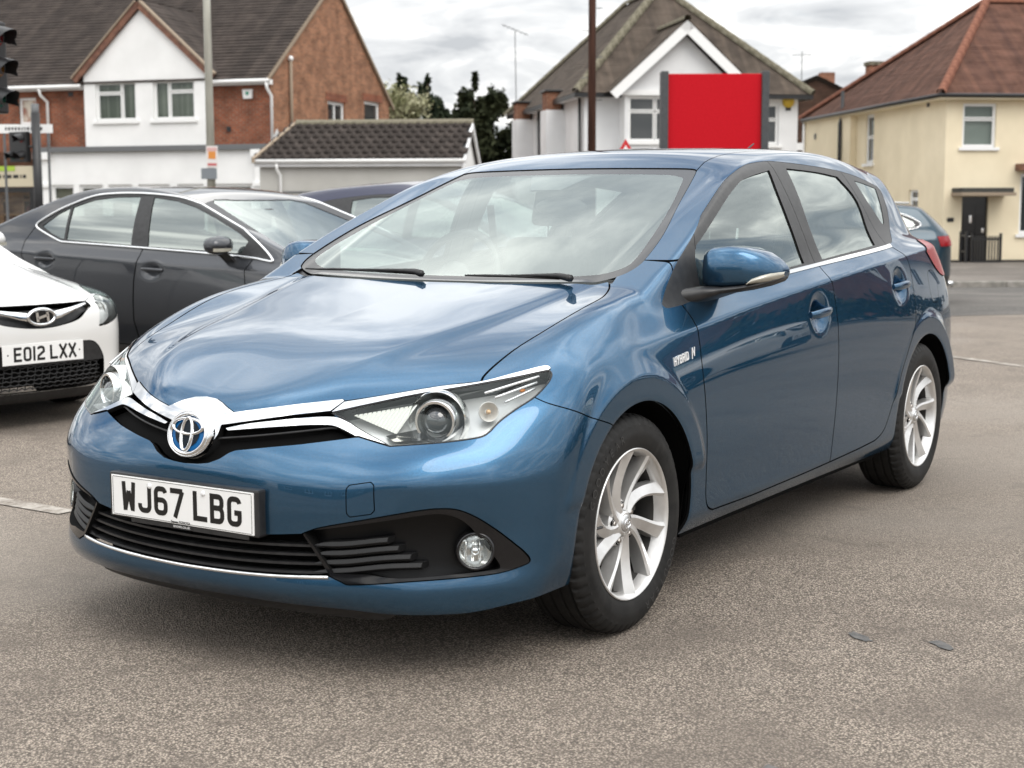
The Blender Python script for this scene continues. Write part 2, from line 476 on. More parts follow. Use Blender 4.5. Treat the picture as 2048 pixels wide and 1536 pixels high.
class Body:
    """Yg(x,z), Tg(x,y), Fg(y,z), Rg(y,z) tables; kt, kf, kr blend radii (kt may be a function of x,z)"""
    def f(s, x, y, z):
        y = np.abs(y)
        kt = s.kt(x, z)
        v = smax(y - s.Y(x, z), z - s.T(x, y), kt)
        v = smax(v, (x - s.F(y, z))*.8, s.kf)
        return smax(v, (s.R(y, z) - x)*.8, s.kr)
    def grad(s, P, e=0.0025):
        x, y, z = P.T
        g = np.stack([s.f(x+e, y, z)-s.f(x-e, y, z), s.f(x, y+e, z)-s.f(x, y-e, z), s.f(x, y, z+e)-s.f(x, y, z-e)], 1)/(2*e)
        return g
    def project(s, P, it=3):
        P = P.copy(); c = np.abs(P[:, 1]) < 1e-6
        for _ in range(it):
            g = s.grad(P); v = s.f(*P.T)
            st = (v/np.maximum((g*g).sum(1), 1e-6))[:, None]*g
            P -= np.clip(st, -.02, .02)
            P[c, 1] = 0
        return P
    def normals(s, P):
        g = s.grad(P); c = np.abs(P[:, 1]) < 1e-6; g[c, 1] = 0
        return g/np.linalg.norm(g, axis=1)[:, None]
    def raycast(s, o, d, t0=1.0, t1=12.0, n=240):
        """first point of the surface along a ray"""
        for _ in range(3):
            t = np.linspace(t0, t1, n); P = o+t[:, None]*d; v = s.f(*P.T)
            i = np.argmax(v < 0)
            if v[i] >= 0: return None
            i = max(i, 1); t0, t1 = t[i-1], t[i]; n = 12
        a = v[i-1]/(v[i-1]-v[i]) if v[i-1] != v[i] else 0
        return o+(t0+(t1-t0)*a)*d
    def mesh(s, x0, x1, y1, z0, z1, h):
        xs = np.arange(x0, x1+h, h); ys = np.arange(-h/2, y1+h, h); zs = np.arange(z0, z1+h, h)
        X, Yy = np.meshgrid(xs, ys, indexing='ij'); T = s.T(X, np.abs(Yy))
        X2, Z2 = np.meshgrid(xs, zs, indexing='ij'); Ys = s.Y(X2, Z2); K = s.kt(X2, Z2)
        Y3, Z3 = np.meshgrid(ys, zs, indexing='ij'); F = s.F(np.abs(Y3), Z3); R = s.R(np.abs(Y3), Z3)
        v = smax(np.abs(ys)[None, :, None] - Ys[:, None, :], zs[None, None, :] - T[:, :, None], K[:, None, :])
        v = smax(v, (xs[:, None, None] - F[None])*.8, s.kf)
        v = smax(v, (R[None] - xs[:, None, None])*.8, s.kr)
        neg = v < 0
        nx, ny, nz = v.shape
        c = neg[:-1, :-1, :-1].astype(np.int8)
        for a in (0, 1):
            for b in (0, 1):
                for d in (0, 1):
                    if a+b+d: c = c + neg[a:nx-1+a, b:ny-1+b, d:nz-1+d]
        act = (c > 0) & (c < 8)
        idx = -np.ones(act.shape, int); I = np.argwhere(act); idx[act] = np.arange(len(I))
        # vertex: mean of edge crossings
        acc = np.zeros((len(I), 3)); cnt = np.zeros(len(I))
        for ax in range(3):
            for a in (0, 1):
                for b in (0, 1):
                    o0 = [0, 0, 0]; oth = [q for q in range(3) if q != ax]; o0[oth[0]] = a; o0[oth[1]] = b
                    o1 = list(o0); o1[ax] = 1
                    v0 = v[tuple((I+o0).T)]; v1 = v[tuple((I+o1).T)]
                    m = (v0 < 0) != (v1 < 0); t = np.where(m, v0/np.where(m, v0-v1, 1), 0)
                    p = np.zeros((len(I), 3)) + o0; p[:, ax] += t
                    acc[m] += p[m]; cnt[m] += 1
        P = (I + acc/np.maximum(cnt, 1)[:, None])*h + np.array([xs[0], ys[0], zs[0]])
        P[I[:, 1] == 0, 1] = 0.0
        Q = []
        for ax in range(3):
            sl0 = [slice(None)]*3; sl1 = [slice(None)]*3
            sl0[ax] = slice(0, -1); sl1[ax] = slice(1, None)
            d = neg[tuple(sl0)] != neg[tuple(sl1)]
            E = np.argwhere(d); sg = neg[tuple(sl0)][d]
            oth = [q for q in range(3) if q != ax]
            ok = np.all([(E[:, q] > 0) & (E[:, q] < v.shape[q]-1) for q in oth], axis=0)
            E = E[ok]; sg = sg[ok]
            def cell(a, b):
                e = E.copy(); e[:, oth[0]] -= a; e[:, oth[1]] -= b
                return idx[tuple(e.T)]
            q = np.stack([cell(1, 1), cell(0, 1), cell(0, 0), cell(1, 0)], 1)
            if ax == 1: sg = ~sg
            q[~sg] = q[~sg][:, ::-1]
            Q.append(q)
        Q = np.concatenate(Q); Q = Q[(Q >= 0).all(1)]
        P = s.project(P)
        tri = np.concatenate([Q[:, [0, 1, 2]], Q[:, [0, 2, 3]]])
        Nn = s.normals(P)
        g = np.cross(P[tri[:, 1]]-P[tri[:, 0]], P[tri[:, 2]]-P[tri[:, 0]])
        bad = (g*Nn[tri].sum(1)).sum(1) < 0
        tri[bad] = tri[bad][:, ::-1]
        return Part(P, Nn, tri)

class Part:
    def __init__(s, P, N, T): s.P, s.N, s.T = P, N, T
    def compact(s):
        u, inv = np.unique(s.T, return_inverse=True)
        return Part(s.P[u], s.N[u], inv.reshape(-1, 3))
    def sub(s, m): return Part(s.P, s.N, s.T[m]).compact()
    def split(s, d):
        """two parts: d<0, d>0; triangles crossed by the zero line are cut"""
        d = np.where(np.abs(d) < 1e-7, 1e-7, d)
        sg = d[s.T] > 0; c = sg.sum(1)
        T = s.T; neg = [T[c == 0]]; pos = [T[c == 3]]
        P = [s.P]; N = [s.N]; n0 = len(s.P)
        X = np.concatenate([T[c == 1], T[c == 2]]); S = np.concatenate([sg[c == 1], ~sg[c == 2]]); k1 = int((c == 1).sum())
        if len(X):
            r = np.argmax(S, 1); X = np.stack([X[np.arange(len(X)), (r+q) % 3] for q in range(3)], 1)   # lone vertex first
            ed = np.concatenate([X[:, [0, 1]], X[:, [0, 2]]]); es = np.sort(ed, 1)
            u, inv = np.unique(es, axis=0, return_inverse=True); inv = inv.ravel()
            a, b = u.T; t = (d[a]/(d[a]-d[b]))[:, None]
            P.append(s.P[a]*(1-t)+s.P[b]*t); nn = s.N[a]*(1-t)+s.N[b]*t; N.append(nn/np.maximum(np.linalg.norm(nn, axis=1), 1e-9)[:, None])
            m1 = n0+inv[:len(X)]; m2 = n0+inv[len(X):]
            lone = np.stack([X[:, 0], m1, m2], 1)
            two = np.concatenate([np.stack([m1, X[:, 1], X[:, 2]], 1), np.stack([m1, X[:, 2], m2], 1)])
            kk = np.concatenate([np.arange(len(X)) < k1]*2)
            pos += [lone[:k1], two[~kk]]; neg += [lone[k1:], two[kk]]
        P = np.concatenate(P); N = np.concatenate(N)
        return Part(P, N, np.concatenate(neg)).compact(), Part(P, N, np.concatenate(pos)).compact()
    def refine(s, sel, body):
        """split selected triangles in four and settle the new points on the surface"""
        T = s.T[sel]; E = np.sort(np.concatenate([T[:, [0, 1]], T[:, [1, 2]], T[:, [2, 0]]]), 1)
        u, inv = np.unique(E, axis=0, return_inverse=True); inv = inv.ravel(); k = len(T); n0 = len(s.P)
        M = (s.P[u[:, 0]]+s.P[u[:, 1]])/2
        m = [n0+inv[:k], n0+inv[k:2*k], n0+inv[2*k:]]
        NN = body.normals(M) if body else None
        newT = np.concatenate([np.stack([T[:, 0], m[0], m[2]], 1), np.stack([m[0], T[:, 1], m[1]], 1), np.stack([m[2], m[1], T[:, 2]], 1), np.stack([m[0], m[1], m[2]], 1)])
        # neighbours of refined edges are split too, so nothing gapes
        rest = s.T[~sel]
        lut = {(int(a), int(b)): n0+i for i, (a, b) in enumerate(u)}
        out = []
        us = set(lut)
        key = np.sort(np.stack([rest[:, [0, 1]], rest[:, [1, 2]], rest[:, [2, 0]]], 1), 2)
        code = key[..., 0].astype(np.int64)*(n0+1)+key[..., 1]; uc = u[:, 0].astype(np.int64)*(n0+1)+u[:, 1]
        hit = np.isin(code, uc); touch = hit.any(1)
        for t, hm in zip(rest[touch], hit[touch]):
            t = [int(q) for q in t]; poly = []
            for q in range(3):
                poly.append(t[q])
                if hm[q]: poly.append(lut[tuple(sorted((t[q], t[(q+1) % 3])))])
            if hm.sum() == 3:
                out += [(poly[0], poly[1], poly[5]), (poly[1], poly[2], poly[3]), (poly[3], poly[4], poly[5]), (poly[1], poly[3], poly[5])]
            else:
                st = [i for i, p in enumerate(poly) if p >= n0][0]; poly = poly[st:]+poly[:st]
                out += [(poly[0], poly[i], poly[i+1]) for i in range(1, len(poly)-1)]
        T2 = [rest[~touch], newT] + ([np.array(out)] if out else [])
        return Part(np.concatenate([s.P, M]), np.concatenate([s.N, NN]), np.concatenate(T2))
    def mirrored(s): return Part(s.P*[1, -1, 1], s.N*[1, -1, 1], s.T[:, ::-1])
    def both(s):
        m = s.mirrored(); q = Part(np.concatenate([s.P, m.P]), np.concatenate([s.N, m.N]), np.concatenate([s.T, m.T+len(s.P)]))
        return q.weld()
    def weld(s):
        k = np.round(s.P/2e-5).astype(np.int64); _, i, inv = np.unique(k, axis=0, return_index=True, return_inverse=True)
        T = inv.ravel()[s.T]; T = T[(T[:, 0] != T[:, 1]) & (T[:, 1] != T[:, 2]) & (T[:, 2] != T[:, 0])]
        return Part(s.P[i], s.N[i], T).compact()
    def offset(s, d): return Part(s.P+s.N*d, s.N, s.T)
    def boundary(s):
        E = np.concatenate([s.T[:, [0, 1]], s.T[:, [1, 2]], s.T[:, [2, 0]]]); es = np.sort(E, 1)
        u, i, c = np.unique(es, axis=0, return_index=True, return_counts=True)
        return E[i[c == 1]]
    def obj(s, name, m, parent, flange=0.010, inward=None):
        q = s.weld(); P, N, T = q.P, q.N, q.T; mi = None
        if flange:
            B = q.boundary(); B = B[~((np.abs(P[B[:, 0], 1]) < 1e-6) & (np.abs(P[B[:, 1], 1]) < 1e-6))]
            vs = np.unique(B); lut = -np.ones(len(P), int); lut[vs] = np.arange(len(vs))
            # outward direction in the panel plane, per boundary vertex
            t = P[B[:, 1]]-P[B[:, 0]]; o = np.cross(t, N[B[:, 0]]); o /= np.maximum(np.linalg.norm(o, axis=1), 1e-9)[:, None]
            on = np.zeros((len(vs), 3)); np.add.at(on, lut[B[:, 0]], o); np.add.at(on, lut[B[:, 1]], o); on /= np.maximum(np.linalg.norm(on, axis=1), 1e-9)[:, None]
            n0 = len(P); k = len(vs)
            e1 = (N[vs]+on); e1 /= np.linalg.norm(e1, axis=1)[:, None]
            P = np.concatenate([P, P[vs], P[vs]-N[vs]*flange]); N = np.concatenate([N, e1, on])
            a, b = lut[B[:, 0]], lut[B[:, 1]]
            mi = np.r_[np.zeros(len(T)), np.ones(2*len(B))]; m = [m, M_DARK]  # edges coloured black: shade in the panel gaps, and the seals
            T = np.concatenate([T, np.stack([n0+b, n0+a, n0+k+a], 1), np.stack([n0+b, n0+k+a, n0+k+b], 1)])
        return mesh_obj(name, P, T.astype(np.int32), m, parent, normals=N, mi=mi)

def smooth_poly(pts, sharp=(), n=8, closed=True):
    """Catmull-Rom through points; indices in sharp stay corners"""
    P = np.array(pts, float); k = len(P); out = []
    for i in range(k if closed else k-1):
        p1, p2 = P[i], P[(i+1) % k]
        p0 = P[i-1] if (closed or i > 0) else p1; p3 = P[(i+2) % k] if (closed or i+2 < k) else p2
        m1 = (p2-p0)/2 if i not in sharp else (p2-p1)
        m2 = (p3-p1)/2 if ((i+1) % k) not in sharp else (p2-p1)
        # keep tangents from overshooting on uneven spacing
        L = np.linalg.norm(p2-p1)
        for q, m in ((0, m1), (1, m2)):
            l = np.linalg.norm(m)
            if l > 1.3*L: m *= 1.3*L/l
        for t in np.arange(n)/n:
            out.append((2*t**3-3*t**2+1)*p1 + (t**3-2*t**2+t)*m1 + (-2*t**3+3*t**2)*p2 + (t**3-t**2)*m2)
    if not closed: out.append(P[-1])
    return np.array(out)

def poly_dist(Q, poly):
    """signed distance of 2D points to a closed polygon, negative inside"""
    A = poly; B = np.roll(poly, -1, 0); out = np.empty(len(Q))
    for c in range(0, len(Q), 20000):
        q = Q[c:c+20000, None, :]; ab = (B-A)[None]; aq = q-A[None]
        t = np.clip((aq*ab).sum(2)/np.maximum((ab*ab).sum(2), 1e-12), 0, 1)
        d = np.sqrt(((aq-t[..., None]*ab)**2).sum(2)).min(1)
        y = q[..., 1]; c1 = (A[None, :, 1] > y) != (B[None, :, 1] > y)
        xi = A[None, :, 0] + (y-A[None, :, 1])*(B-A)[None, :, 0]/np.where(np.abs((B-A)[None, :, 1]) < 1e-12, 1e-12, (B-A)[None, :, 1])
        ins = ((q[..., 0] < xi) & c1).sum(1) % 2 == 1
        out[c:c+20000] = np.where(ins, -d, d)
    return out
def line_dist(Q, line):
    """signed distance to an open polyline: positive to its left, ends extended"""
    A = line[:-1].copy(); B = line[1:].copy()
    A[0] += (A[0]-B[0])*50; B[-1] += (B[-1]-A[-1])*50
    out = np.empty(len(Q))
    for c in range(0, len(Q), 20000):
        q = Q[c:c+20000, None, :]; ab = (B-A)[None]; aq = q-A[None]
        t = np.clip((aq*ab).sum(2)/np.maximum((ab*ab).sum(2), 1e-12), 0, 1)
        dv = aq-t[..., None]*ab; dd = (dv**2).sum(2); k = dd.argmin(1); r = np.arange(len(k))
        cr = ab[0, k, 0]*aq[r, k, 1]-ab[0, k, 1]*aq[r, k, 0]
        out[c:c+20000] = np.sqrt(dd[r, k])*np.sign(cr)
    return out

def gauss(x, c, s): return np.exp(-((x-c)/s)**2)
def sstep(x, a, b):
    t = np.clip((x-a)/(b-a), 0, 1); return t*t*t*(t*(t*6-15)+10)

ARCH_F, ARCH_R, ARCH_RAD = (-0.018, 0.318), (-2.63, 0.318), 0.352

def hero_body():
    b = Body()
    gx = Grid2.axis(-3.6, 1.2, .01); gz = Grid2.axis(-.05, 1.6, .006); gy = Grid2.axis(-.05, 1.1, .01)
    # ---- side surface
    st = [0.9, 0.5, 0.2, -0.1, -0.5, -1.0, -1.5, -2.0, -2.4, -2.8, -3.1, -3.4]
    crz = hermite([1.0, .3, 0.0, -.5, -.84, -1.47, -2.37, -2.8, -3.4], [.745, .79, .812, .856, .891, .944, 1.008, 1.03, 1.05], gx)
    cry = nspline(st, [.845, .850, .852, .853, .853, .855, .856, .85, .833, .796, .752, .69], gx)
    # lower side: rows (z, y offset) below the crease
    low_z = np.array([.0, .15, .20, .235, .265, .30, .42, .56, .68])
    low_y = nspline(st, np.array([
        [.77, .80, .825, .838, .846, .853, .864, .868, .862],
        [.78, .81, .835, .85, .858, .865, .874, .879, .874],
        [.78, .81, .835, .85, .858, .865, .876, .882, .878],
        [.77, .80, .825, .845, .857, .864, .874, .882, .878],
        [.755, .785, .815, .840, .856, .861, .869, .8755, .874],
        [.755, .785, .813, .838, .855, .859, .866, .8735, .873],
        [.755, .785, .813, .838, .855, .859, .866, .8735, .874],
        [.76, .79, .818, .842, .856, .861, .868, .8755, .876],
        [.77, .80, .825, .845, .856, .862, .872, .878, .874],
        [.765, .80, .825, .84, .847, .853, .862, .865, .855],
        [.73, .765, .795, .81, .817, .823, .832, .834, .825],
        [.66, .70, .73, .745, .752, .76, .77, .77, .76]]), gx)
    # upper side: belt, glass, rail
    bz = hermite([1.0, .2, -.4, -.7, -1.2, -1.53, -2.33, -2.9, -3.4], [.88, .90, .945, .962, .988, 1.012, 1.06, 1.085, 1.10], gx)
    by = nspline(st, [.76, .77, .775, .785, .797, .805, .806, .80, .779, .708, .635, .56], gx)
    up = [1.12, 1.22, 1.30, 1.37, 1.43, 1.55]
    uy = nspline(st, np.array([
        [.72, .68, .64, .60, .56, .46],
        [.725, .685, .645, .605, .565, .465],
        [.73, .69, .65, .61, .57, .47],
        [.735, .695, .655, .613, .572, .472],
        [.745, .703, .662, .620, .578, .478],
        [.755, .712, .672, .630, .586, .486],
        [.760, .718, .678, .636, .592, .490],
        [.757, .714, .673, .630, .584, .480],
        [.740, .695, .652, .608, .560, .455],
        [.680, .632, .588, .545, .498, .39],
        [.615, .568, .527, .485, .44, .33],
        [.53, .48, .44, .40, .35, .24]]), gx)
    Y = np.zeros((len(gx), len(gz)))
    for i in range(len(gx)):
        zl = np.r_[low_z, crz[i]]; yl = np.r_[low_y[i], cry[i]]
        zl[-2] = .68 + (crz[i]-.85)*.6
        lo = nspline(zl, yl, gz)
        # shoulder: from the crease up to the belt, then the glass
        sh = (crz[i]+bz[i])/2
        zu = np.r_[crz[i], bz[i], up]; yu = np.r_[cry[i], by[i], uy[i]]
        hi = hermite(zu, yu, gz)
        Y[i] = np.where(gz < crz[i], lo, hi)
    X2, Z2 = np.meshgrid(gx, gz, indexing='ij')
    # crease fades out over the front wing
    soft = blur1(blur1(Y, 60, 1), 10, 0)
    fade = sstep(X2, -.45, .10)
    Y = Y*(1-fade)+soft*fade
    Y = blur1(Y, 1, 1)
    # wheel-arch lips
    for (cx, cz), rr in ((ARCH_F, ARCH_RAD), (ARCH_R, ARCH_RAD)):
        r = np.hypot(X2-cx, Z2-cz); up_ = sstep(Z2, .12, .3)
        lip = (.8835 if cx > -1 else .879)-.5*np.maximum(r-rr-.072, 0)-.10*sstep(Z2, .46, .30)
        Y = smax(Y, lip, .008)
        Y = Y - .005*sstep(r, rr+.016, rr-.02)*up_
    # hollow behind the front wheel and door-handle cups
    for hx, hz in ((-1.392, .832), (-2.290, .890)):
        e = ((X2-hx)/.062)**2+((Z2-hz)/.052)**2
        Y = Y - .024*np.exp(-e**1.6)
    b.Y = Grid2(gx, gz, (.01, .006), Y)
    # ---- top surface
    XX, YY = np.meshgrid(gx, gy, indexing='ij')
    ys = np.array([0, .2, .4, .55, .66, .74, .82])
    rows = [(1.0, [.60, .595, .575, .55, .53, .50, .47]),
            (.85, [.697, .692, .672, .645, .615, .58, .54]),
            (.72, [.757, .753, .737, .712, .684, .652, .61]),
            (.60, [.800, .798, .786, .764, .738, .710, .672]),
            (.45, [.842, .841, .832, .814, .792, .774, .745]),
            (.30, [.873, .873, .866, .853, .843, .836, .813]),
            (.15, [.900, .9005, .896, .889, .890, .890, .870]),
            (.0, [.928, .929, .927, .923, .929, .929, .908]),
            (-.15, [.956, .957, .957, .955, .957, .954, .932]),
            (-.30, [.982, .983, .985, .985, .984, .976, .953]),
            (-.50, [1.01, 1.01, 1.012, 1.012, 1.005, .995, .975]),
            (-.8, [1.05, 1.05, 1.05, 1.05, 1.04, 1.03, 1.01])]
    bz_ = np.array([nspline(ys, np.array(r[1]), gy) for r in rows])
    Bn = nspline([r[0] for r in rows], bz_, gx)
    # bonnet ridges: run from the lamp corners back to the screen corners
    ridge = hermite([1.0, .66, .3, 0, -.3, -.5], [.30, .36, .45, .51, .555, .57], XX[:, 0])[:, None]
    dd = YY-ridge
    Bn = Bn + .010*(1-sstep(dd, -.035, .05)) * sstep(XX, .78, .45)
    # soft hollow towards the nose in the middle
    Bn = Bn - .006*gauss(YY, 0.0, .16)*sstep(XX, .35, .8)
    sw = .10*YY**2
    wc = nspline([-.1, -.24, -.5, -.8, -1.13, -1.4], [.915, .978, 1.094, 1.222, 1.352, 1.452], XX+sw*.55) - .010*YY**2
    rc = nspline([-.7, -1.0, -1.13, -1.3, -1.6, -2.0, -2.4, -2.8, -3.1, -3.5], [1.290, 1.356, 1.382, 1.414, 1.443, 1.457, 1.447, 1.415, 1.376, 1.31], XX) - (.022+.02*sstep(XX, -2.0, -3.0))*(np.abs(YY)/.55)**2 - .012*(np.abs(YY)/.6)**6
    wc = wc + .009*sstep(np.abs(YY), .54, .66)*sstep(XX, -1.25, -1.0)
    cab = -smax(-wc, -rc, .025)
    Tt = np.maximum(Bn, cab)
    Tt = blur1(blur1(Tt, 1, 0), 1, 1)
    b.T = Grid2(gx, gy, (.01, .01), Tt)
    # ---- nose and tail
    ys = np.array([0, .2, .4, .55, .65, .75, .82, .88, 1.0])
    rows = [(.0, [.80, .79, .76, .71, .66, .57, .48, .36, .0]),
            (.15, [.80, .79, .765, .72, .67, .58, .49, .37, .0]),
            (.20, [.875, .865, .835, .785, .73, .635, .54, .40, .0]),
            (.25, [.922, .912, .876, .812, .747, .652, .56, .42, .02]),
            (.31, [.915, .905, .865, .80, .728, .635, .545, .41, .02]),
            (.38, [.905, .897, .860, .797, .722, .632, .545, .41, .02]),
            (.45, [.905, .898, .863, .803, .732, .642, .55, .415, .02]),
            (.52, [.905, .895, .857, .800, .738, .647, .555, .415, .02]),
            (.58, [.888, .874, .825, .765, .706, .622, .53, .40, .01]),
            (.63, [.863, .840, .775, .710, .652, .573, .49, .37, .0]),
            (.70, [.845, .805, .702, .622, .565, .495, .42, .31, -.1]),
            (.78, [.80, .74, .62, .53, .465, .385, .31, .20, -.2]),
            (.88, [.66, .60, .48, .38, .31, .22, .14, .02, -.4]),
            (1.0, [.5, .45, .3, .2, .12, .02, -.1, -.2, -.6]),
            (1.6, [.5, .45, .3, .2, .12, .02, -.1, -.2, -.6])]
    fz = np.array([nspline(ys, np.array(r[1]), gy) for r in rows])
    Fz = np.array([hermite([r[0] for r in rows], fz[:, j], gz) for j in range(len(gy))])
    Fz = blur1(Fz, 6, 1)
    YF, ZF = np.meshgrid(gy, gz, indexing='ij')
    b.F = Grid2(gy, gz, (.01, .006), Fz)
    rz = hermite([0, .2, .35, .6, .85, .95, 1.05, 1.2, 1.36, 1.42, 1.6], [-3.2, -3.3, -3.375, -3.39, -3.345, -3.31, -3.24, -3.13, -3.05, -3.12, -3.1], gz)
    b.R = Grid2(gy, gz, (.01, .006), rz[None, :] + .17*(np.abs(gy[:, None])/.75)**2.4)
    b.kt = lambda x, z: .05 - .022*sstep(z, .99, 1.06)*sstep(x, -1.35, -1.15) + .07*sstep(z, 1.0, .85) + .05*sstep(x, -1.4, -2.6)*sstep(z, 1.0, 1.2)
    b.kf = .05; b.kr = .10
    return b

# ------------------------------------------------------------------ materials shared by the cars
M_BLUE = car_paint('blue_metallic_paint', (0.022, 0.073, 0.136), metal=0.88, rough=0.27)
M_BLK = noise_col(mat('black_trim', (.02, .02, .021), rough=.42), (.013, .013, .014), (.024, .024, .025), 40, bump=.12, bscale=900, bdist=.001)
M_GBLK = mat('gloss_black', (.006, .006, .007), rough=.16, coat=.15)
M_DARK = mat('cavity_black', (.004, .004, .004), rough=.9, spec=.1)
M_CHROME = mat('chrome', (.82, .83, .84), rough=.06, metal=1.0)
M_SILVER = mat('lamp_silver', (.78, .78, .77), rough=.18, metal=1.0)
M_WS = glass_mat('windscreen_glass', (.82, .88, .85), ior=2.8, haze=.02, hazecol=(.62, .74, .71))
M_SIDE = glass_mat('side_glass', (.50, .57, .54), ior=3.0, haze=.03, hazecol=(.6, .7, .67))
M_LENS = glass_mat('lamp_cover', (.93, .95, .95), ior=1.42)
M_RUB = noise_col(mat('tyre_rubber', (.012, .012, .012), rough=.66, spec=.3), (.008, .008, .008), (.016, .0155, .015), 25, bump=.1, bscale=700, bdist=.001)
M_ALLOY = noise_col(mat('alloy', (.70, .70, .69), rough=.34, metal=.75, coat=.3), (.60, .59, .575), (.76, .755, .745), 14, lo=.3, hi=.6)
M_TRIM = mat('cabin_grey', (.10, .10, .105), rough=.85)
M_SEAT = noise_col(mat('seat_cloth', (.03, .031, .034), rough=.95), (.02, .021, .024), (.05, .052, .056), 80)
M_HEAD = mat('headlining', (.24, .24, .23), rough=.95)
M_PLATE = mat('plate_white', (.86, .86, .85), rough=.28, coat=.3)
M_INK = mat('plate_black', (.006, .006, .006), rough=.35)
M_WHITE = mat('print_white', (.75, .75, .75), rough=.5)
M_REDL = mat('red_lens', (.26, .005, .010), rough=.22, spec=.35)
M_AMB = mat('amber', (.6, .2, .02), rough=.3)
M_STEEL = mat('brake_steel', (.35, .33, .31), rough=.35, metal=.9)
M_SATIN = mat('satin_silver', (.80, .80, .80), rough=.3, metal=.25)
M_BLUEEM = mat('emblem_blue', (.006, .12, .34), rough=.25, spec=.3)

def proj_axes(n):
    n = np.array(n, float); n /= np.linalg.norm(n)
    a = np.cross([0, 0, 1.0], n); a /= np.linalg.norm(a); b = np.cross(n, a)
    return np.stack([a, b])
AX_SIDE = np.array([[1.0, 0, 0], [0, 0, 1.0]])
AX_FRONT = np.array([[0, 1.0, 0], [0, 0, 1.0]])
AX_TOP = np.array([[1.0, 0, 0], [0, 1.0, 0]])
AX_LAMP = proj_axes((.70, .62, .35))
AX_BON = np.array([[-.8, 0, .6], [0, 1.0, 0]])
AX_WS = np.array([[-.92, 0, .39], [0, 1.0, 0]])

class Cutter:
    """takes regions out of a body mesh one after another"""
    def __init__(s, body, part): s.b, s.rest, s.extra = body, part, None
    def field(s, part, outline, ax, cond, line=False):
        Q = part.P @ ax.T; d = np.full(len(Q), 1.0); m = cond(part.P) if cond else np.ones(len(Q), bool)
        poly = outline @ ax.T if outline.shape[1] == 3 else outline
        if not line and m.any():
            lo, hi = poly.min(0)-.06, poly.max(0)+.06
            m = m & (Q > lo).all(1) & (Q < hi).all(1)
        if m.any():
            d[m] = (line_dist if line else poly_dist)(Q[m], poly)
            if s.extra is not None: d[m] = np.maximum(d[m], s.extra(part.P[m]))
        return d
    def take(s, outline, ax, cond=None, gap=.0, part=None, refine=True, line=False):
        """removes the region inside the outline (left of it, for a line) and returns it"""
        p = part if part is not None else s.rest
        if refine:
            d = s.field(p, outline, ax, cond, line)
            sel = np.abs(d[p.T]).min(1) < .009
            if sel.any(): p = p.refine(sel, s.b)
        d = s.field(p, outline, ax, cond, line)
        if line: d = np.where(np.abs(d) >= 1.0, 1.0, -d) if cond is None else np.where(cond(p.P), -d, 1.0)
        ins, rest = p.split(d+gap/2)
        if gap:
            d2 = s.field(rest, outline, ax, cond, line)
            if line: d2 = np.where(cond(rest.P), -d2, 1.0) if cond is not None else -d2
            _, rest = rest.split(d2-gap/2)
        if part is None: s.rest = rest
        return (ins, rest) if part is not None else ins

def A3(l): return np.array(l, float)
LEFT = lambda P: P[:, 1] > .25

# outlines, as points on the body (metres: forward, left, up)
O_BON_SIDE = A3([(.479,.664,.76),(.459,.66,.775),(.39,.665,.809),(.3,.671,.842),(.172,.688,.884),(.051,.698,.919),(-.068,.695,.944),(-.139,.684,.956),(-.219,.656,.97),(-.285,.622,.986)])
O_BON_FRONT = A3([(.821,0,.703),(.823,.04,.701),(.828,.069,.694),(.836,.119,.675),(.815,.186,.686),(.763,.288,.701),(.702,.376,.713),(.623,.483,.732),(.543,.584,.751),(.480,.661,.761)])
O_LENS = A3([(.734,.364,.687),(.671,.442,.708),(.591,.54,.732),(.509,.638,.751),(.414,.73,.771),(.338,.785,.785),(.34,.798,.776),(.366,.802,.756),(.421,.795,.724),(.48,.772,.695),(.528,.754,.668),(.564,.744,.643),(.589,.73,.633),(.653,.661,.623),(.728,.551,.614),(.73,.459,.648),(.728,.405,.673)])
O_STRIP = A3([(.699,.382,.713),(.623,.483,.732),(.543,.584,.751),(.48,.661,.761),(.403,.722,.781),(.346,.762,.794),(.33,.776,.796),(.329,.786,.790),(.338,.785,.785),(.414,.73,.771),(.509,.638,.751),(.591,.54,.732),(.671,.442,.708),(.734,.364,.687)])
O_FOG = A3([(.867,.375,.394),(.854,.424,.413),(.797,.559,.443),(.732,.651,.461),(.699,.691,.464),(.671,.722,.459),(.635,.755,.437),(.587,.792,.395),(.539,.823,.348),(.515,.835,.321),(.514,.836,.309),(.525,.831,.303),(.59,.793,.289),(.678,.716,.283),(.754,.631,.279),(.835,.499,.27),(.843,.477,.278),(.851,.451,.289)])
O_FOGIN = A3([(.867,.378,.401),(.797,.558,.432),(.713,.673,.451),(.679,.711,.444),(.65,.737,.42),(.62,.762,.371),(.597,.784,.33),(.587,.793,.303),(.604,.781,.298),(.684,.705,.292),(.767,.609,.287),(.808,.541,.296),(.845,.46,.296)])
O_SEAM = A3([(.422,.795,.723),(.4,.828,.706),(.336,.866,.682),(.261,.876,.655),(.182,.889,.632)])
O_DF = A3([(-.40,.809,.93),(-.418,.827,.889),(-.421,.847,.857),(-.423,.858,.819),(-.424,.872,.716),(-.438,.875,.605),(-.456,.87,.498),(-.467,.864,.388),(-.478,.859,.312),(-.500,.855,.279),(-.543,.854,.2635)])
O_DB = A3([(-.85,.849,.258),(-1.29,.853,.2625),(-1.55,.858,.268),(-1.87,.859,.277),(-2.034,.86,.285)])
O_DR = A3([(-2.084,.861,.296),(-2.144,.86,.327),(-2.215,.875,.427),(-2.289,.887,.542),(-2.376,.888,.642),(-2.419,.884,.686),(-2.458,.873,.738),(-2.463,.867,.82),(-2.466,.857,.882),(-2.466,.837,.965),(-2.434,.831,1.007),(-2.362,.797,1.046)])
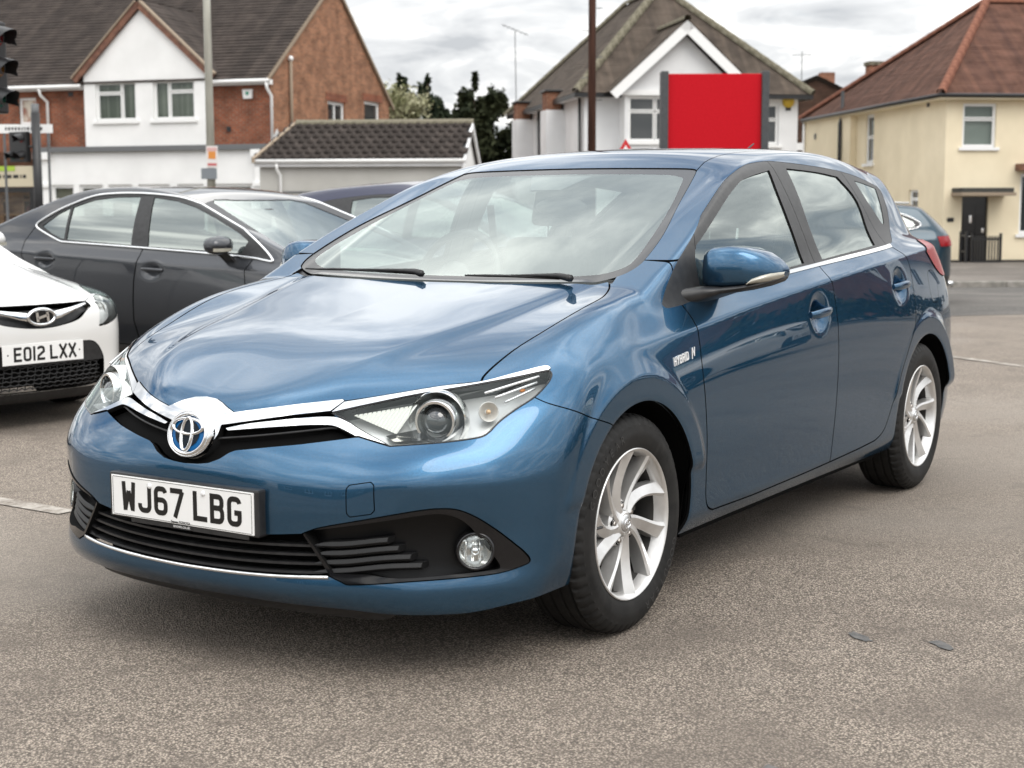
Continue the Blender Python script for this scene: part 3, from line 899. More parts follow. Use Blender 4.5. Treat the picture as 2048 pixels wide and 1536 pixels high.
O_DM = A3([(-1.507,.805,1.013),(-1.522,.851,.953),(-1.537,.859,.925),(-1.558,.87,.812),(-1.565,.873,.76),(-1.568,.875,.633),(-1.568,.87,.474),(-1.563,.861,.347),(-1.550,.858,.268)])
O_DLO = A3([(-.297,.795,.93),(-.312,.804,.914),(-.407,.808,.918),(-.72,.805,.956),(-1.194,.805,.990),(-1.502,.807,1.009),(-2.382,.783,1.060),(-2.452,.766,1.075),(-2.635,.685,1.169),(-2.743,.614,1.270),(-2.71,.604,1.299),(-2.169,.633,1.357),(-1.564,.625,1.381),(-1.368,.62,1.375),(-1.169,.621,1.347),(-1.005,.627,1.300),(-.83,.65,1.231),(-.622,.713,1.132),(-.441,.761,1.038)])
O_GF = A3([(-.606,.741,1.094),(-.862,.685,1.205),(-1.018,.665,1.268),(-1.165,.656,1.312),(-1.421,.649,1.347),(-1.396,.701,1.254),(-1.395,.762,1.113),(-1.400,.801,1.012),(-1.203,.802,.998),(-.563,.797,.957),(-.577,.768,1.052)])
O_GR = A3([(-1.591,.644,1.357),(-1.889,.647,1.348),(-2.106,.651,1.333),(-2.205,.701,1.233),(-2.177,.789,1.059),(-1.573,.802,1.021),(-1.565,.745,1.155)])
O_GQ = A3([(-2.307,.649,1.32),(-2.645,.621,1.290),(-2.495,.714,1.151),(-2.448,.726,1.137),(-2.345,.692,1.235)])
O_WS = A3([(-1.144,0,1.357),(-1.143,.306,1.354),(-1.140,.475,1.350),(-1.110,.506,1.338),(-.833,.58,1.225),(-.603,.644,1.125),(-.429,.668,1.047),(-.36,.660,1.015),(-.312,.625,.995),(-.270,.522,.995),(-.245,.31,.990),(-.242,0,.990)])
O_WSIN = A3([(-1.09,0,1.335),(-1.085,.40,1.33),(-1.070,.460,1.322),(-1.050,.486,1.315),(-.815,.557,1.218),(-.601,.606,1.126),(-.43,.632,1.05),(-.37,.615,1.02),(-.325,.52,1.006),(-.290,.30,.997),(-.282,0,.995)])
O_TAIL = A3([(-2.80,.806,1.015),(-2.907,.744,1.062),(-3.20,.60,1.06),(-3.30,.60,.93),(-3.05,.80,.90),(-2.93,.817,.925)])

def sym_poly(pts, sharp=(), n=6):
    """outline half (y>=0) mirrored to a closed loop"""
    P = A3(pts); s = smooth_poly(P, sharp, n, closed=False)
    m = s[::-1]*np.array([1, -1, 1])
    return np.concatenate([s, m])

def hero_car():
    B = hero_body()
    car = thing('hatchback', 'metallic blue five-door hatchback with chrome nose bar, parked on the tarmac', 'car')
    S = B.mesh(-3.55, 1.02, .96, .10, 1.52, .0095)
    K = Cutter(B, S)
    G = .006
    # open underside
    x, y, z = K.rest.P.T
    zb = np.where(x > .25, .198 - .012*sstep(np.abs(y), .42, .60) + .022*sstep(np.abs(y), .70, .86), np.where(x > -2.4, .215, .235 + .06*sstep(x, -2.9, -3.3)))
    val, K.rest = K.rest.split(z-zb)
    vx, vy, vz = val.P.T
    _, val = val.split(np.where(vx > .22, vz-(.150+.05*sstep(np.abs(vy), .50, .66)), -1.0))
    val.both().offset(-.012).obj('valance', M_BLK, car, flange=.02)
    # wheel arches
    for cx, cz in (ARCH_F, ARCH_R):
        t = np.linspace(0, 2*np.pi, 97)[:-1]
        c = np.stack([cx+ARCH_RAD*np.cos(t), cz+ARCH_RAD*np.sin(t)], 1)
        K.take(c, AX_SIDE, lambda P: P[:, 1] > .35)
    # windscreen
    ws = K.take(sym_poly(O_WS), AX_WS, lambda P: (P[:, 0] < -.1) & (P[:, 0] > -1.25), gap=.004)
    clear, frit = K.take(sym_poly(O_WSIN), AX_WS, lambda P: P[:, 1] > -1, part=ws)
    # glasshouse sides
    K.extra = lambda P: np.where(P[:, 0] > -1.30, (B.Y(P[:, 0], P[:, 2])-P[:, 1]-.016)*1.0, -1.0)     # stay off the screen pillar's face
    dlo = K.take(smooth_poly(O_DLO, (2, 7, 10), 5), AX_SIDE, LEFT)
    K.extra = None
    gf, dlo = K.take(smooth_poly(O_GF, (0, 4, 7, 9), 4), AX_SIDE, LEFT, part=dlo)
    gr, dlo = K.take(smooth_poly(O_GR, (0, 2, 4, 5), 4), AX_SIDE, LEFT, part=dlo)
    gq, dlo = K.take(smooth_poly(O_GQ, (0, 1, 3), 4), AX_SIDE, LEFT, part=dlo)
    bl = np.array([(-1.470, 1.5), (-1.466, 1.373), (-1.492, 1.013), (-1.5, .9)])
    ff, dlo = K.take(bl, AX_SIDE, LEFT, part=dlo, line=True, gap=.003)
    cl = np.array([(-2.16, 1.5), (-2.185, 1.357), (-2.315, 1.06), (-2.36, .95)])
    rf, qf = K.take(cl, AX_SIDE, LEFT, part=dlo, line=True, gap=.003)
    sl = np.array([(-.58, 1.2), (-.545, 1.06), (-.43, .90), (-.40, .85)])[::1]
    sl = np.array([(-.66, 1.2), (-.60, 1.10), (-.585, 1.04), (-.57, .93), (-.565, .85)])
    sail, ff = K.take(sl, AX_SIDE, LEFT, part=ff, line=True, gap=.002)
    # bright belt strip under the windows
    belt = np.array([(-.74, .957), (-1.194, .9895), (-1.502, 1.0085), (-2.36, 1.0585), (-2.36, 1.045), (-1.502, .9965), (-1.194, .9775), (-.74, .945)])
    strip = K.take(belt, AX_SIDE, LEFT)
    # lamps
    lens = K.take(smooth_poly(O_LENS, (0, 14), 5), AX_LAMP, lambda P: (P[:, 1] > .3) & (P[:, 0] > .2), gap=.002)
    chs = K.take(smooth_poly(O_STRIP, (0, 8, 13), 5), AX_LAMP, lambda P: (P[:, 1] > .3) & (P[:, 0] > .2), gap=.002)
    # radiator opening and its chrome
    top = O_BON_FRONT[:7] + np.array([0, 0, .004])
    hump = A3([(.86, 0, .700), (.86, .04, .698), (.86, .072, .690), (.86, .116, .674)])
    bar = np.concatenate([A3([(.82, 0, .712), (.82, .04, .709), (.83, .070, .701), (.836, .119, .682), (.815, .186, .693), (.763, .288, .708), (.702, .376, .719), (.700, .383, .715)]),
                          A3([(.733, .364, .691), (.788, .274, .680), (.834, .166, .662), (.851, .090, .649), (.86, .086, .622), (.87, .073, .597), (.885, .044, .575), (.89, 0, .566)])])
    gri = np.concatenate([bar[:9], A3([(.74, .379, .679), (.734, .41, .672), (.732, .475, .645), (.728, .553, .614), (.742, .464, .634), (.816, .332, .614), (.848, .252, .604), (.873, .158, .591), (.879, .14, .584), (.888, .115, .567), (.895, .081, .554), (.897, .046, .549), (.897, 0, .547)])])
    gopen = K.take(np.concatenate([gri, gri[::-1]*[1, -1, 1]]), AX_FRONT, lambda P: P[:, 0] > .5, gap=.002)
    chrome_bar, gblk = K.take(np.concatenate([bar, bar[::-1]*[1, -1, 1]]), AX_FRONT, None, part=gopen)
    wing = np.concatenate([smooth_poly(A3([(.852, .106, .641), (.836, .167, .655), (.805, .251, .667), (.766, .328, .675), (.74, .379, .676), (.734, .41, .668), (.732, .475, .643), (.728, .553, .613)]), (), 4, False),
                           smooth_poly(A3([(.742, .464, .632), (.746, .402, .6535), (.756, .373, .658), (.787, .308, .656), (.831, .199, .646), (.85, .115, .636)]), (), 4, False)])
    wingp, gblk = K.take(wing, AX_FRONT, LEFT if False else (lambda P: P[:, 1] > .05), part=gblk)
    # lower grille and fog surrounds
    fog = K.take(smooth_poly(O_FOG, (0, 17), 4), AX_FRONT, lambda P: (P[:, 0] > .4) & (P[:, 1] > .2), gap=.003)
    low = A3([(.888, -.01, .366), (.888, .15, .371), (.888, .274, .384), (.867, .375, .394), (.851, .451, .289), (.853, .448, .287), (.882, .358, .282), (.908, .216, .276), (.918, .051, .274), (.918, -.01, .274)])
    lowg = K.take(low, AX_FRONT, lambda P: (P[:, 0] > .7) & (P[:, 1] > -.1))
    bezel_in, bezel = K.take(smooth_poly(O_FOGIN, (0, 11, 12), 4), AX_FRONT, lambda P: P[:, 1] > .2, part=fog)
    tow = np.array([(.492, .452), (.489, .515), (.495, .524), (.545, .533), (.553, .525), (.556, .462), (.548, .452), (.500, .444)])
    inner = K.rest
    # bonnet and cowl
    bon = np.concatenate([smooth_poly(O_BON_FRONT, (2, 3), 5, False), smooth_poly(O_BON_SIDE, (0,), 5, False)[1:],
                          smooth_poly(A3([(-.285, .622, .986), (-.241, .522, .984), (-.214, .31, .979), (-.212, 0, .977)]), (), 4, False)[1:]])
    bon = np.concatenate([bon, bon[::-1]*np.array([1, -1, 1])])
    bonnet = K.take(bon, AX_BON, lambda P: (P[:, 0] > -.32) & (P[:, 2] > .64), gap=G)
    cow = np.array([(-.20, -.02), (-.26, -.02), (-.26, .30), (-.285, .52), (-.325, .63), (-.27, .64), (-.20, .5)])
    cowl = K.take(cow, AX_TOP, lambda P: P[:, 2] > .9)
    # doors
    DFp = np.concatenate([smooth_poly(O_DF, (), 4, False), O_DB[:3], smooth_poly(O_DM[::-1], (0,), 4, False)[1:], A3([(-1.45, .8, 1.10), (-.42, .8, 1.05)])])
    door_f = K.take(DFp, AX_SIDE, LEFT, gap=G)
    DRp = np.concatenate([A3([(-1.550, .858, .268)]), O_DB[3:], smooth_poly(O_DR, (), 4, False), A3([(-2.30, .8, 1.10), (-1.50, .8, 1.08)]), smooth_poly(O_DM, (), 4, False)[:-1]])
    door_r = K.take(DRp, AX_SIDE, LEFT, gap=G)
    t = np.linspace(0, 2*np.pi, 33)[:-1]
    flap = K.take(np.stack([-2.795+.072*np.sign(np.cos(t))*np.abs(np.cos(t))**.7, .865+.07*np.sign(np.sin(t))*np.abs(np.sin(t))**.7], 1), AX_SIDE, LEFT, gap=.003)
    tail = K.take(smooth_poly(O_TAIL, (0, 1, 2, 3), 4), AX_SIDE, lambda P: (P[:, 0] < -2.7) & (P[:, 1] > .45), gap=.003)
    # rear window, roof
    rw = K.take(np.array([(-.52, 1.09), (.52, 1.09), (.43, 1.325), (-.43, 1.325)]), AX_FRONT, lambda P: P[:, 0] < -2.9, gap=.004)
    xr = [-1.05, -1.144, -1.21, -1.33, -1.44, -1.8, -2.3, -2.9, -3.3]
    yr = [.515, .499, .489, .487, .486, .486, .470, .40, .34]
    rl = np.stack([xr, yr], 1)
    rp = np.concatenate([rl, rl[::-1]*[1, -1]])
    roof = K.take(rp, AX_TOP, lambda P: P[:, 2] > 1.27, gap=.004)
    # bumper / wing seam
    sm = smooth_poly(O_SEAM, (), 5, False)[:, [0, 2]]
    sm = np.concatenate([[(.80, .80)], sm, [(.10, .60), (.05, .3)]])
    bump = K.take(sm, AX_SIDE, lambda P: P[:, 0] > -.05, line=True, gap=.0035)
    fl = np.array([(-.395, 1.2), (-.395, .93), (-.418, .889), (-.430, .605), (-.50, .25), (-.52, .1)])
    rest = K.rest
    # ---- pair or join the halves
    def two(part, name, m, d=0.0, flange=.010):
        p = part.offset(d) if d else part
        return [p.obj(name, m, car, flange), p.mirrored().obj(name, m, car, flange)]
    bonnet.both().obj('bonnet', M_BLUE, car)
    roof.both().obj('roof_panel', M_BLUE, car)
    fw, rest = (lambda a: a)(K.take(np.array([(-.36, 1.2), (-.36, .95), (-.405, .925), (-.421, .87), (-.425, .72), (-.44, .6), (-.47, .39), (-.50, .27), (-.50, .1)])[::-1], AX_SIDE, LEFT, part=rest, line=True))
    # the wing ends at the foot of the screen pillar
    wl_ = np.array([(-.255, 1.3), (-.27, 1.0), (-.30, .93), (-.33, .86)])
    two(fw, 'front_wing', M_BLUE)
    rb, rest = K.take(np.array([(-2.9, .1), (-2.9, .62), (-3.0, .665), (-3.5, .70)]), AX_SIDE, lambda P: P[:, 0] < -2.5, part=rest, line=True, gap=.003)
    rb.both().obj('rear_bumper', M_BLUE, car)
    tgl = np.array([(-3.6, .60), (.60, .60)])
    tg, rest = K.take(np.array([(-.62, .5), (.62, .5), (.60, 1.0), (.50, 1.38), (-.50, 1.38), (-.60, 1.0)]), AX_FRONT, lambda P: P[:, 0] < -3.0, part=rest, gap=.003)
    tg.both().obj('tailgate', M_BLUE, car)
    two(rest, 'side_frame', M_BLUE)
    towp, bumpb = K.take(tow, AX_FRONT, lambda P: (P[:, 0] > .6) & (P[:, 1] > .3), gap=.0025, part=bump.both())
    bumpb.obj('front_bumper', M_BLUE, car)
    towp.obj('tow_cover', M_BLUE, car, .008)
    mir = Matrix.Scale(-1, 4, (0, 1, 0))
    doors = two(door_f, 'front_door', M_BLUE); doors_r = two(door_r, 'rear_door', M_BLUE)
    two(flap, 'fuel_flap', M_BLUE)
    two(tail, 'tail_lamp', M_REDL, .004)
    rw.both().offset(-.004).obj('rear_window', M_SIDE, car, .0)
    clear.both().offset(-.003).obj('windscreen', M_WS, car, .0)
    frit.both().offset(-.003).obj('windscreen_border', M_GBLK, car, .0)
    cowl.both().offset(-.010).obj('cowl', M_BLK, car, .0)
    two(gf, 'front_door_glass', M_SIDE, -.006, 0); two(gr, 'rear_door_glass', M_SIDE, -.006, 0); two(gq, 'quarter_glass', M_SIDE, -.003, 0)
    two(ff, 'window_frame', M_BLK, -.001, .012); two(rf, 'window_frame', M_BLK, -.001, .012); two(qf, 'quarter_frame', M_BLK, -.001, .008)
    two(sail, 'mirror_sail', M_BLK, -.001, .01)
    two(strip, 'belt_strip', M_CHROME, .003, .012)
    inner.both().offset(-.017).obj('gap_backing', M_DARK, car, 0)  # black backing sheet added so the panel gaps look dark
    # ---- cabin lining seen through the glass
    lin = rest.sub((rest.P[rest.T][:, :, 0].mean(1) < -.45) & (rest.P[rest.T][:, :, 0].mean(1) > -3.1))
    two(lin, 'pillar_lining', M_HEAD, -.03, 0)
    roof.offset(-.03).both().obj('headlining', M_HEAD, car, 0)
    for d_ in (door_f, door_r):
        two(d_, 'door_card', M_TRIM, -.05, 0)
    for d_ in (ff, rf, qf):
        two(d_, 'pillar_lining', M_HEAD, -.025, 0)
    # ---- nose
    two(chs, 'lamp_chrome', M_CHROME, .003, .012)
    chrome_bar.both().offset(.004).obj('grille_bar', M_CHROME, car, .02)
    two(wingp, 'grille_winglet', M_CHROME, .004, .014)
    gblk.both().offset(-.026).obj('grille_back', M_DARK, car, 0)
    gopen.both().offset(-.035).obj('grille_cavity', M_DARK, car, 0)
    lowg.both().offset(-.06).obj('lower_cavity', M_DARK, car, 0)
    two(bezel, 'fog_bezel', mat('piano_black', (.004, .004, .005), rough=.10, coat=.25, spec=.4), .003, .06)
    two(bezel_in, 'fog_recess', mat('recess_black', (.0045, .0045, .005), rough=.3, spec=.25), -.045, 0)
    def sx(yy, zz):
        return B.raycast(np.array([2.0, yy, zz]), np.array([-1.0, 0, 0]), .6, 2.4, 60)[0]
    def along(y0, y1, zf, n, off):
        return [np.array([sx(abs(yy), zf(abs(yy)))+off, yy, zf(abs(yy))]) for yy in np.linspace(y0, y1, n)]
    # upper grille rib
    ribm = MB().tube(along(-.40, .40, lambda q: .606+.045*min(1, q/.38)**1.2, 41, -.012), .0035, 6); ribm.build('grille_rib', M_BLK, car, smooth=True)
    # lower grille slats, with broad blades at the ends
    for k, (zc, ye) in enumerate(((.364, .575), (.341, .597), (.318, .622), (.296, .645))):
        zc0 = zc-.012
        pts = along(-.46, .46, lambda q: zc0+(zc-zc0)*(q/.44)**2, 41, -.016)
        mb = MB()
        P = []
        for p in pts:
            P.append([p+np.array(o) for o in ((.006, 0, .003), (.006, 0, -.003), (-.04, 0, -.007), (-.04, 0, .001))])
        mb.grid(P, False, True); mb.build('grille_slat', M_BLK, car)
        for sgn in (1, -1):
            pts = along(.40, ye, lambda q: zc+.016*sstep(q, .42, .62), 9, -.006)
            P = []
            for i, p in enumerate(pts):
                w = .0115*min(1, i/1.6+.12); dx = -.02
                q = [p+np.array(o) for o in ((0, 0, .0), (-.006, 0, w), (-.035, 0, w), (-.035, 0, -w*.4), (-.006, 0, -w*.6))]
                P.append([np.array([a[0], a[1]*sgn, a[2]]) for a in q])
            mb = MB(); mb.grid(P, False, True); n = 5
            mb.f.append(tuple(range((len(pts)-1)*n, len(pts)*n))); mb.mi.append(0)
            mb.build('grille_blade', mat('blade_black', (.007, .007, .0075), rough=.45, spec=.35), car, bevel=.0012, seg=1)
    # thin bright line along the lower lip
    pts = along(-.448, .448, lambda q: .2755+.0115*(q/.448)**2, 61, .001)
    MB().tube(pts, .0055, 6).build('lip_strip', M_CHROME, car, smooth=True)
    # fog lamps
    for sgn in (1, -1):
        c = np.array([.634, .749*sgn, .349]); n = np.array([.80, .58*sgn, .10]); n /= np.linalg.norm(n)
        rot = Vector((1, 0, 0)).rotation_difference(Vector(n)).to_matrix()
        pl = lambda p: c+np.array(rot @ Vector(p))
        MB().lathe([(.0, -.03), (.02, -.028), (.036, -.012), (.041, .0)], axis='x', n=32).xf(pl).build('fog_reflector', M_SILVER, car, smooth=True)
        MB().lathe([(.0415, -.03), (.0415, .004), (.047, .006), (.05, .0), (.052, -.03)], axis='x', n=32).xf(pl).build('fog_ring', M_GBLK, car, smooth=True)
        MB().lathe([(.0, .009), (.02, .008), (.034, .005), (.041, .001)], axis='x', n=32).xf(pl).build('fog_lens', M_LENS, car, smooth=True)
        MB().lathe([(0, -.004), (.009, -.006), (.011, -.012), (.011, -.027)], axis='x', n=16).xf(pl).build('fog_bulb', M_CHROME, car, smooth=True)
        for k in (-1, 0, 1):
            MB().tube([pl(np.array([-.010-.004*abs(k), .018*k-.006, q*.001])) for q in range(-26, 27, 13)], .0032, 6).build('fog_fin', M_SILVER, car, smooth=True)
    # headlamps
    two(lens, 'lamp_cover', M_LENS, 0, 0)
    for sgn, part in ((1, lens), (-1, lens.mirrored())):
        house = part.offset(-.052)
        house.obj('lamp_housing', mat('lamp_grey', (.60, .60, .59), rough=.3, metal=.35), car, 0)
        # side wall of the bowl
        q = part.weld(); bd = q.boundary(); mb = MB()
        for a, b_ in bd:
            mb.add([q.P[a]-q.N[a]*.001, q.P[b_]-q.N[b_]*.001, q.P[b_]-q.N[b_]*.053, q.P[a]-q.N[a]*.053], [(0, 1, 2, 3)])
        mb.build('lamp_rim', M_GBLK, car)
        loop = {int(a): int(b_) for a, b_ in bd}; st = next(iter(loop)); pts = []; c_ = st
        for _ in range(len(loop)):
            pts.append(q.P[c_]-q.N[c_]*.0005); c_ = loop.get(c_, st)
            if c_ == st: break
        MB().tube(pts[::2]+pts[:1], .0028, 5, caps=False).build('lamp_gasket', M_GBLK, car, smooth=True)
        c = np.array([.585, .600*sgn, .667]); n = np.array([.93, .33*sgn, .02]); n /= np.linalg.norm(n)
        rot = Vector((1, 0, 0)).rotation_difference(Vector(n)).to_matrix(); pl = lambda p, c=c, rot=rot: c+np.array(rot @ Vector(p))
        MB().lathe([(.041, .0), (.043, .022), (.047, .030), (.053, .030), (.056, .024), (.060, .0), (.062, -.03)], axis='x', n=40).xf(pl).build('projector_ring', M_CHROME, car, smooth=True, angle=40)
        MB().lathe([(.0, .036), (.014, .034), (.026, .027), (.036, .014), (.041, -.002)], axis='x', n=40).xf(pl).build('projector_lens', mat('projector_glass', (.03, .035, .04), rough=.03, coat=1.0, spec=.8), car, smooth=True)
        # turn signal: small clear bulb in the bright housing
        c2 = np.array([.505, .705*sgn, .688]); n2 = np.array([.72, .68*sgn, .1]); n2 /= np.linalg.norm(n2)
        rot2 = Vector((1, 0, 0)).rotation_difference(Vector(n2)).to_matrix(); pl2 = lambda p, c=c2, rot=rot2: c+np.array(rot @ Vector(p))
        MB().lathe([(.006, -.02), (.016, -.014), (.023, .0), (.026, .006), (.027, .0)], axis='x', n=24).xf(pl2).build('signal_bowl', mat('pale_reflector', (.74, .72, .68), rough=.3, metal=.2), car, smooth=True)
        MB().ball((-.004, 0, 0), (.012, .007, .007), 12, 8).xf(pl2).build('signal_bulb', mat('bulb_amber', (.75, .50, .28), rough=.15), car, smooth=True)
        # main-beam reflector: ribbed wedge towards the nose
        w0 = A3([(.695, .400, .678), (.612, .545, .706), (.640, .535, .640), (.690, .500, .628)])
        cen = w0.mean(0)
        mb = MB(); nrib = 14
        for i in range(nrib):
            a, b_ = i/nrib, (i+1)/nrib
            A_, B_ = w0[0]*(1-a)+w0[1]*a, w0[0]*(1-b_)+w0[1]*b_
            D_, C_ = w0[0]*(1-a)+(w0[2]+w0[3])/2*a, w0[0]*(1-b_)+(w0[2]+w0[3])/2*b_
            off = np.array([-.012, 0, 0])
            mid1, mid2 = (A_+B_)/2+[.004, 0, 0], (C_+D_)/2+[.004, 0, 0]
            fl_ = np.array([1, sgn, 1])
            mb.add([p*fl_ for p in (A_+off, mid1+off, mid2+off, D_+off)], [(0, 1, 2, 3)]); mb.add([p*fl_ for p in (mid1+off, B_+off, C_+off, mid2+off)], [(0, 1, 2, 3)])
        mb.build('beam_reflector', mat('warm_silver', (.88, .87, .80), rough=.18, metal=1.0), car)
        # bright shroud and fins outboard of the projector
        MB().lathe([(.062, -.03), (.066, -.012), (.074, .004), (.0755, .012), (.078, .004), (.078, -.03)], axis='x', n=40).xf(pl).build('projector_shroud', M_SILVER, car, smooth=True, angle=40)
        fl3 = np.array([1, sgn, 1])
        MB().add([A3(v_)*fl3 for v_ in ((.665, .49, .628), (.700, .545, .622), (.645, .640, .628), (.610, .560, .645))], [(0, 1, 2, 3)]).build('lamp_floor', M_GBLK, car)
        # light guides running out to the tip
        for k in range(3):
            p0 = np.array([.515-.02*k, (.700+.018*k), .738-.013*k]); p1 = np.array([.370+.01*k, .775, .772-.015*k])
            pts = [(p0*(1-t_)+p1*t_)*[1, sgn, 1] for t_ in np.linspace(0, 1, 7)]
            MB().tube(pts, .0034, 6).build('light_guide', mat('guide_clear', (.75, .76, .77), rough=.12, metal=.5), car, smooth=True)
        pts = [(np.array([.71, .40, .692])*(1-t_)+np.array([.36, .775, .778])*t_+np.array([.018, .035, .002])*math.sin(math.pi*t_))*[1, sgn, 1]-np.array([.025, .018*sgn, .012]) for t_ in np.linspace(0, 1, 15)]
        P = [[p, p+np.array([-.02, -.012*sgn, -.012])] for p in pts]
        MB().grid(P).build('lamp_brow', M_GBLK, car)
        MB().ball((.415, .752*sgn, .738), (.012, .006, .006), 10, 6).build('side_reflector', M_AMB, car, smooth=True)
    # ---- badge on the nose
    tilt = math.radians(14)
    ec = np.array([.884, 0, .623])
    def ep(p):   # local: x right of badge (= +y), y up, z out
        a, b_, c_ = p
        return ec + np.array([c_*math.cos(tilt)-b_*math.sin(tilt), a, b_*math.cos(tilt)+c_*math.sin(tilt)])
    RX, RY = .070, .0575
    def ell(rx, ry, cy=0, n=48): return [(rx*math.cos(2*math.pi*k/n), cy+ry*math.sin(2*math.pi*k/n)) for k in range(n)]
    def ring(rx, ry, w, h, cy=0, base=0.0, taper=None):
        P = []
        for k in range(48):
            th = 2*math.pi*k/48; cx_, sy_ = math.cos(th), math.sin(th); ww = w if taper is None else w*(1+taper*sy_)
            P.append([ep((rx*cx_+d*cx_, cy+ry*sy_+d*sy_, base+hh)) for d, hh in ((-ww, 0), (-ww*.5, h*.85), (0, h), (ww*.5, h*.85), (ww, 0))])
        return MB().grid(P, True, False)
    # chrome collar that swells out of the bar
    P = []
    for d, hh in ((1.20, -.045), (1.17, -.020), (1.12, -.005), (1.07, .002), (1.03, .003), (1.0, -.004)):
        P.append([ep((RX*d*math.cos(2*math.pi*k/48), RY*d*math.sin(2*math.pi*k/48), hh)) for k in range(48)])
    MB().grid(P, False, True).build('badge_collar', M_CHROME, car, smooth=True)
    P = [[ep((RX*d*math.cos(2*math.pi*k/48), RY*d*math.sin(2*math.pi*k/48), hh)) for k in range(48)] for d, hh in ((1.0, -.003), (.5, .003), (.001, .004))]
    MB().grid(P, False, True).build('badge_disc', M_BLUEEM, car, smooth=True)
    P = [[ep((RX*d*math.cos(2*math.pi*k/48), RY*d*math.sin(2*math.pi*k/48), hh)) for k in range(48)] for d, hh in ((.62, .0035), (.45, .0042), (.001, .005))]
    MB().grid(P, False, True).build('badge_centre', mat('badge_dark', (.006, .012, .02), rough=.45, spec=.2), car, smooth=True)
    ring(RX*.93, RY*.93, .006, .006, 0, .001).build('badge_ring', M_CHROME, car, smooth=True)
    ring(RX*.76, RY*.36, .0045, .006, RY*.34, .004).build('badge_oval', M_CHROME, car, smooth=True)
    ring(RX*.27, RY*.76, .0045, .007, -RY*.02, .004).build('badge_oval', M_CHROME, car, smooth=True)
    # ---- number plate
    MB().box(.868, .917, -.272, .272, .378, .502).build('plate_holder', M_BLK, car, bevel=.006)
    plate = MB().box(.917, .921, -.26, .26, .3841, .4951).build('number_plate', M_PLATE, car, bevel=.0012)
    pp = lambda a, b_, c_: (.9211+c_, a, b_)
    mb, wd = lettering('WJ67 LBG', lambda a, b_, c_: (.9211+c_, a-.2185, b_+.4010), .0005)
    mb.build('plate_characters', M_INK, plate, fix=False)
    mb = MB()
    for a0, a1, b0, b1 in ((-.253, .253, .4905, .4917), (-.253, .253, .3868, .3880), (-.2545, -.2533, .389, .4895), (.2533, .2545, .389, .4895)):
        mb.box(.9208, .9214, a0, a1, b0, b1)
    mb.build('plate_border', M_INK, plate)
    for a in (-.112, .085):
        MB().lathe([(0, .005), (.004, .0047), (.0065, .003), (.0075, 0)], c=(.921, a, .476), axis='x', n=16).build('plate_screw', M_WHITE, plate, smooth=True)
    R_x = Matrix(((0, 0, 1, 0), (1, 0, 0, 0), (0, 1, 0, 0), (0, 0, 0, 1)))
    font_text('dealer_print', 'Snows TOYOTA', .010, M_INK, plate, Matrix.Translation((.9214, 0, .3862)) @ R_x)
    font_text('dealer_print', 'snows.co.uk', .0125, M_WHITE, car, Matrix.Translation((.9176, 0, .3735)) @ R_x)
    MB().box(.9172, .9176, -.19, .24, .3700, .3836).build('holder_lip', M_BLK, car)
    # ---- wipers
    def wsurf(xx, yy, d):
        p = B.raycast(np.array([xx, yy, 2.0]), np.array([0, 0, -1.0]), .3, 1.5, 60); n = B.normals(p[None])[0]; return p+n*d
    for a, b_, piv in (((-.30, -.60), (-.268, -.10), (-.235, -.05)), ((-.268, .10), (-.258, .46), (-.225, .52))):
        bl_ = [wsurf(a[0]*(1-t_)+b_[0]*t_, a[1]*(1-t_)+b_[1]*t_, .008+.004*math.sin(math.pi*t_)) for t_ in np.linspace(0, 1, 9)]
        MB().tube(bl_, [.003, .004, .005, .005, .005, .005, .005, .004, .003], 6).build('wiper_blade', M_BLK, car, smooth=True)
        arm = [wsurf(b_[0]+(a[0]-b_[0])*t_, b_[1]+(a[1]-b_[1])*t_, .018-.007*t_) for t_ in np.linspace(.5, 0, 6)] + [wsurf(piv[0], piv[1], .020)]
        MB().tube(arm, [.003, .004, .005, .0065, .008, .010, .012], 6).build('wiper_arm', M_BLK, car, smooth=True)
    # ---- rain sensor and mirror stem behind the screen
    q = wsurf(-.96, 0, -.02)
    MB().hexa([wsurf(-1.085, -.16, -.012), wsurf(-1.085, .10, -.012), wsurf(-.95, .045, -.012), wsurf(-.95, -.085, -.012), wsurf(-1.085, -.16, -.006), wsurf(-1.085, .10, -.006), wsurf(-.95, .045, -.006), wsurf(-.95, -.085, -.006)]).build('sensor_patch', M_GBLK, car)
    MB().ball((-1.03, 0, 1.215), (.020, .11, .034), 18, 10).build('cabin_mirror', M_BLK, car, smooth=True)
    # ---- door mirrors
    for sgn in (1, -1):
        # housing: sections across y (inboard to outboard): (y, x_front, x_back, z_low, z_high)
        secs = [(.800, -.560, -.700, .968, 1.068), (.806, -.548, -.705, .962, 1.080), (.83, -.538, -.712, .960, 1.090), (.88, -.545, -.722, .963, 1.094), (.93, -.562, -.732, .968, 1.088), (.97, -.588, -.738, .974, 1.072), (1.0, -.625, -.742, .984, 1.048), (1.014, -.66, -.745, .994, 1.028), (1.018, -.69, -.74, 1.004, 1.018)]
        P = []
        for yy, xf_, xb, z0, z1 in secs:
            r_ = []
            for k in range(24):
                th = 2*math.pi*k/24; c_, s_ = math.cos(th), math.sin(th)
                e = .34
                u_ = np.sign(c_)*abs(c_)**e; v_ = np.sign(s_)*abs(s_)**e
                zz = (z0+z1)/2+v_*(z1-z0)/2
                xx = (xf_+xb)/2+u_*(xf_-xb)/2
                if u_ > 0: xx -= .018*max(0, v_)**2*u_ + .010*max(0, -v_)**3
                r_.append((xx, yy*sgn, zz))
            P.append(r_)
        m1 = MB().grid(P, False, True); m1.f.append(tuple(range(24))); m1.mi.append(0); m1.f.append(tuple((len(secs)-1)*24+k for k in range(24))); m1.mi.append(0)
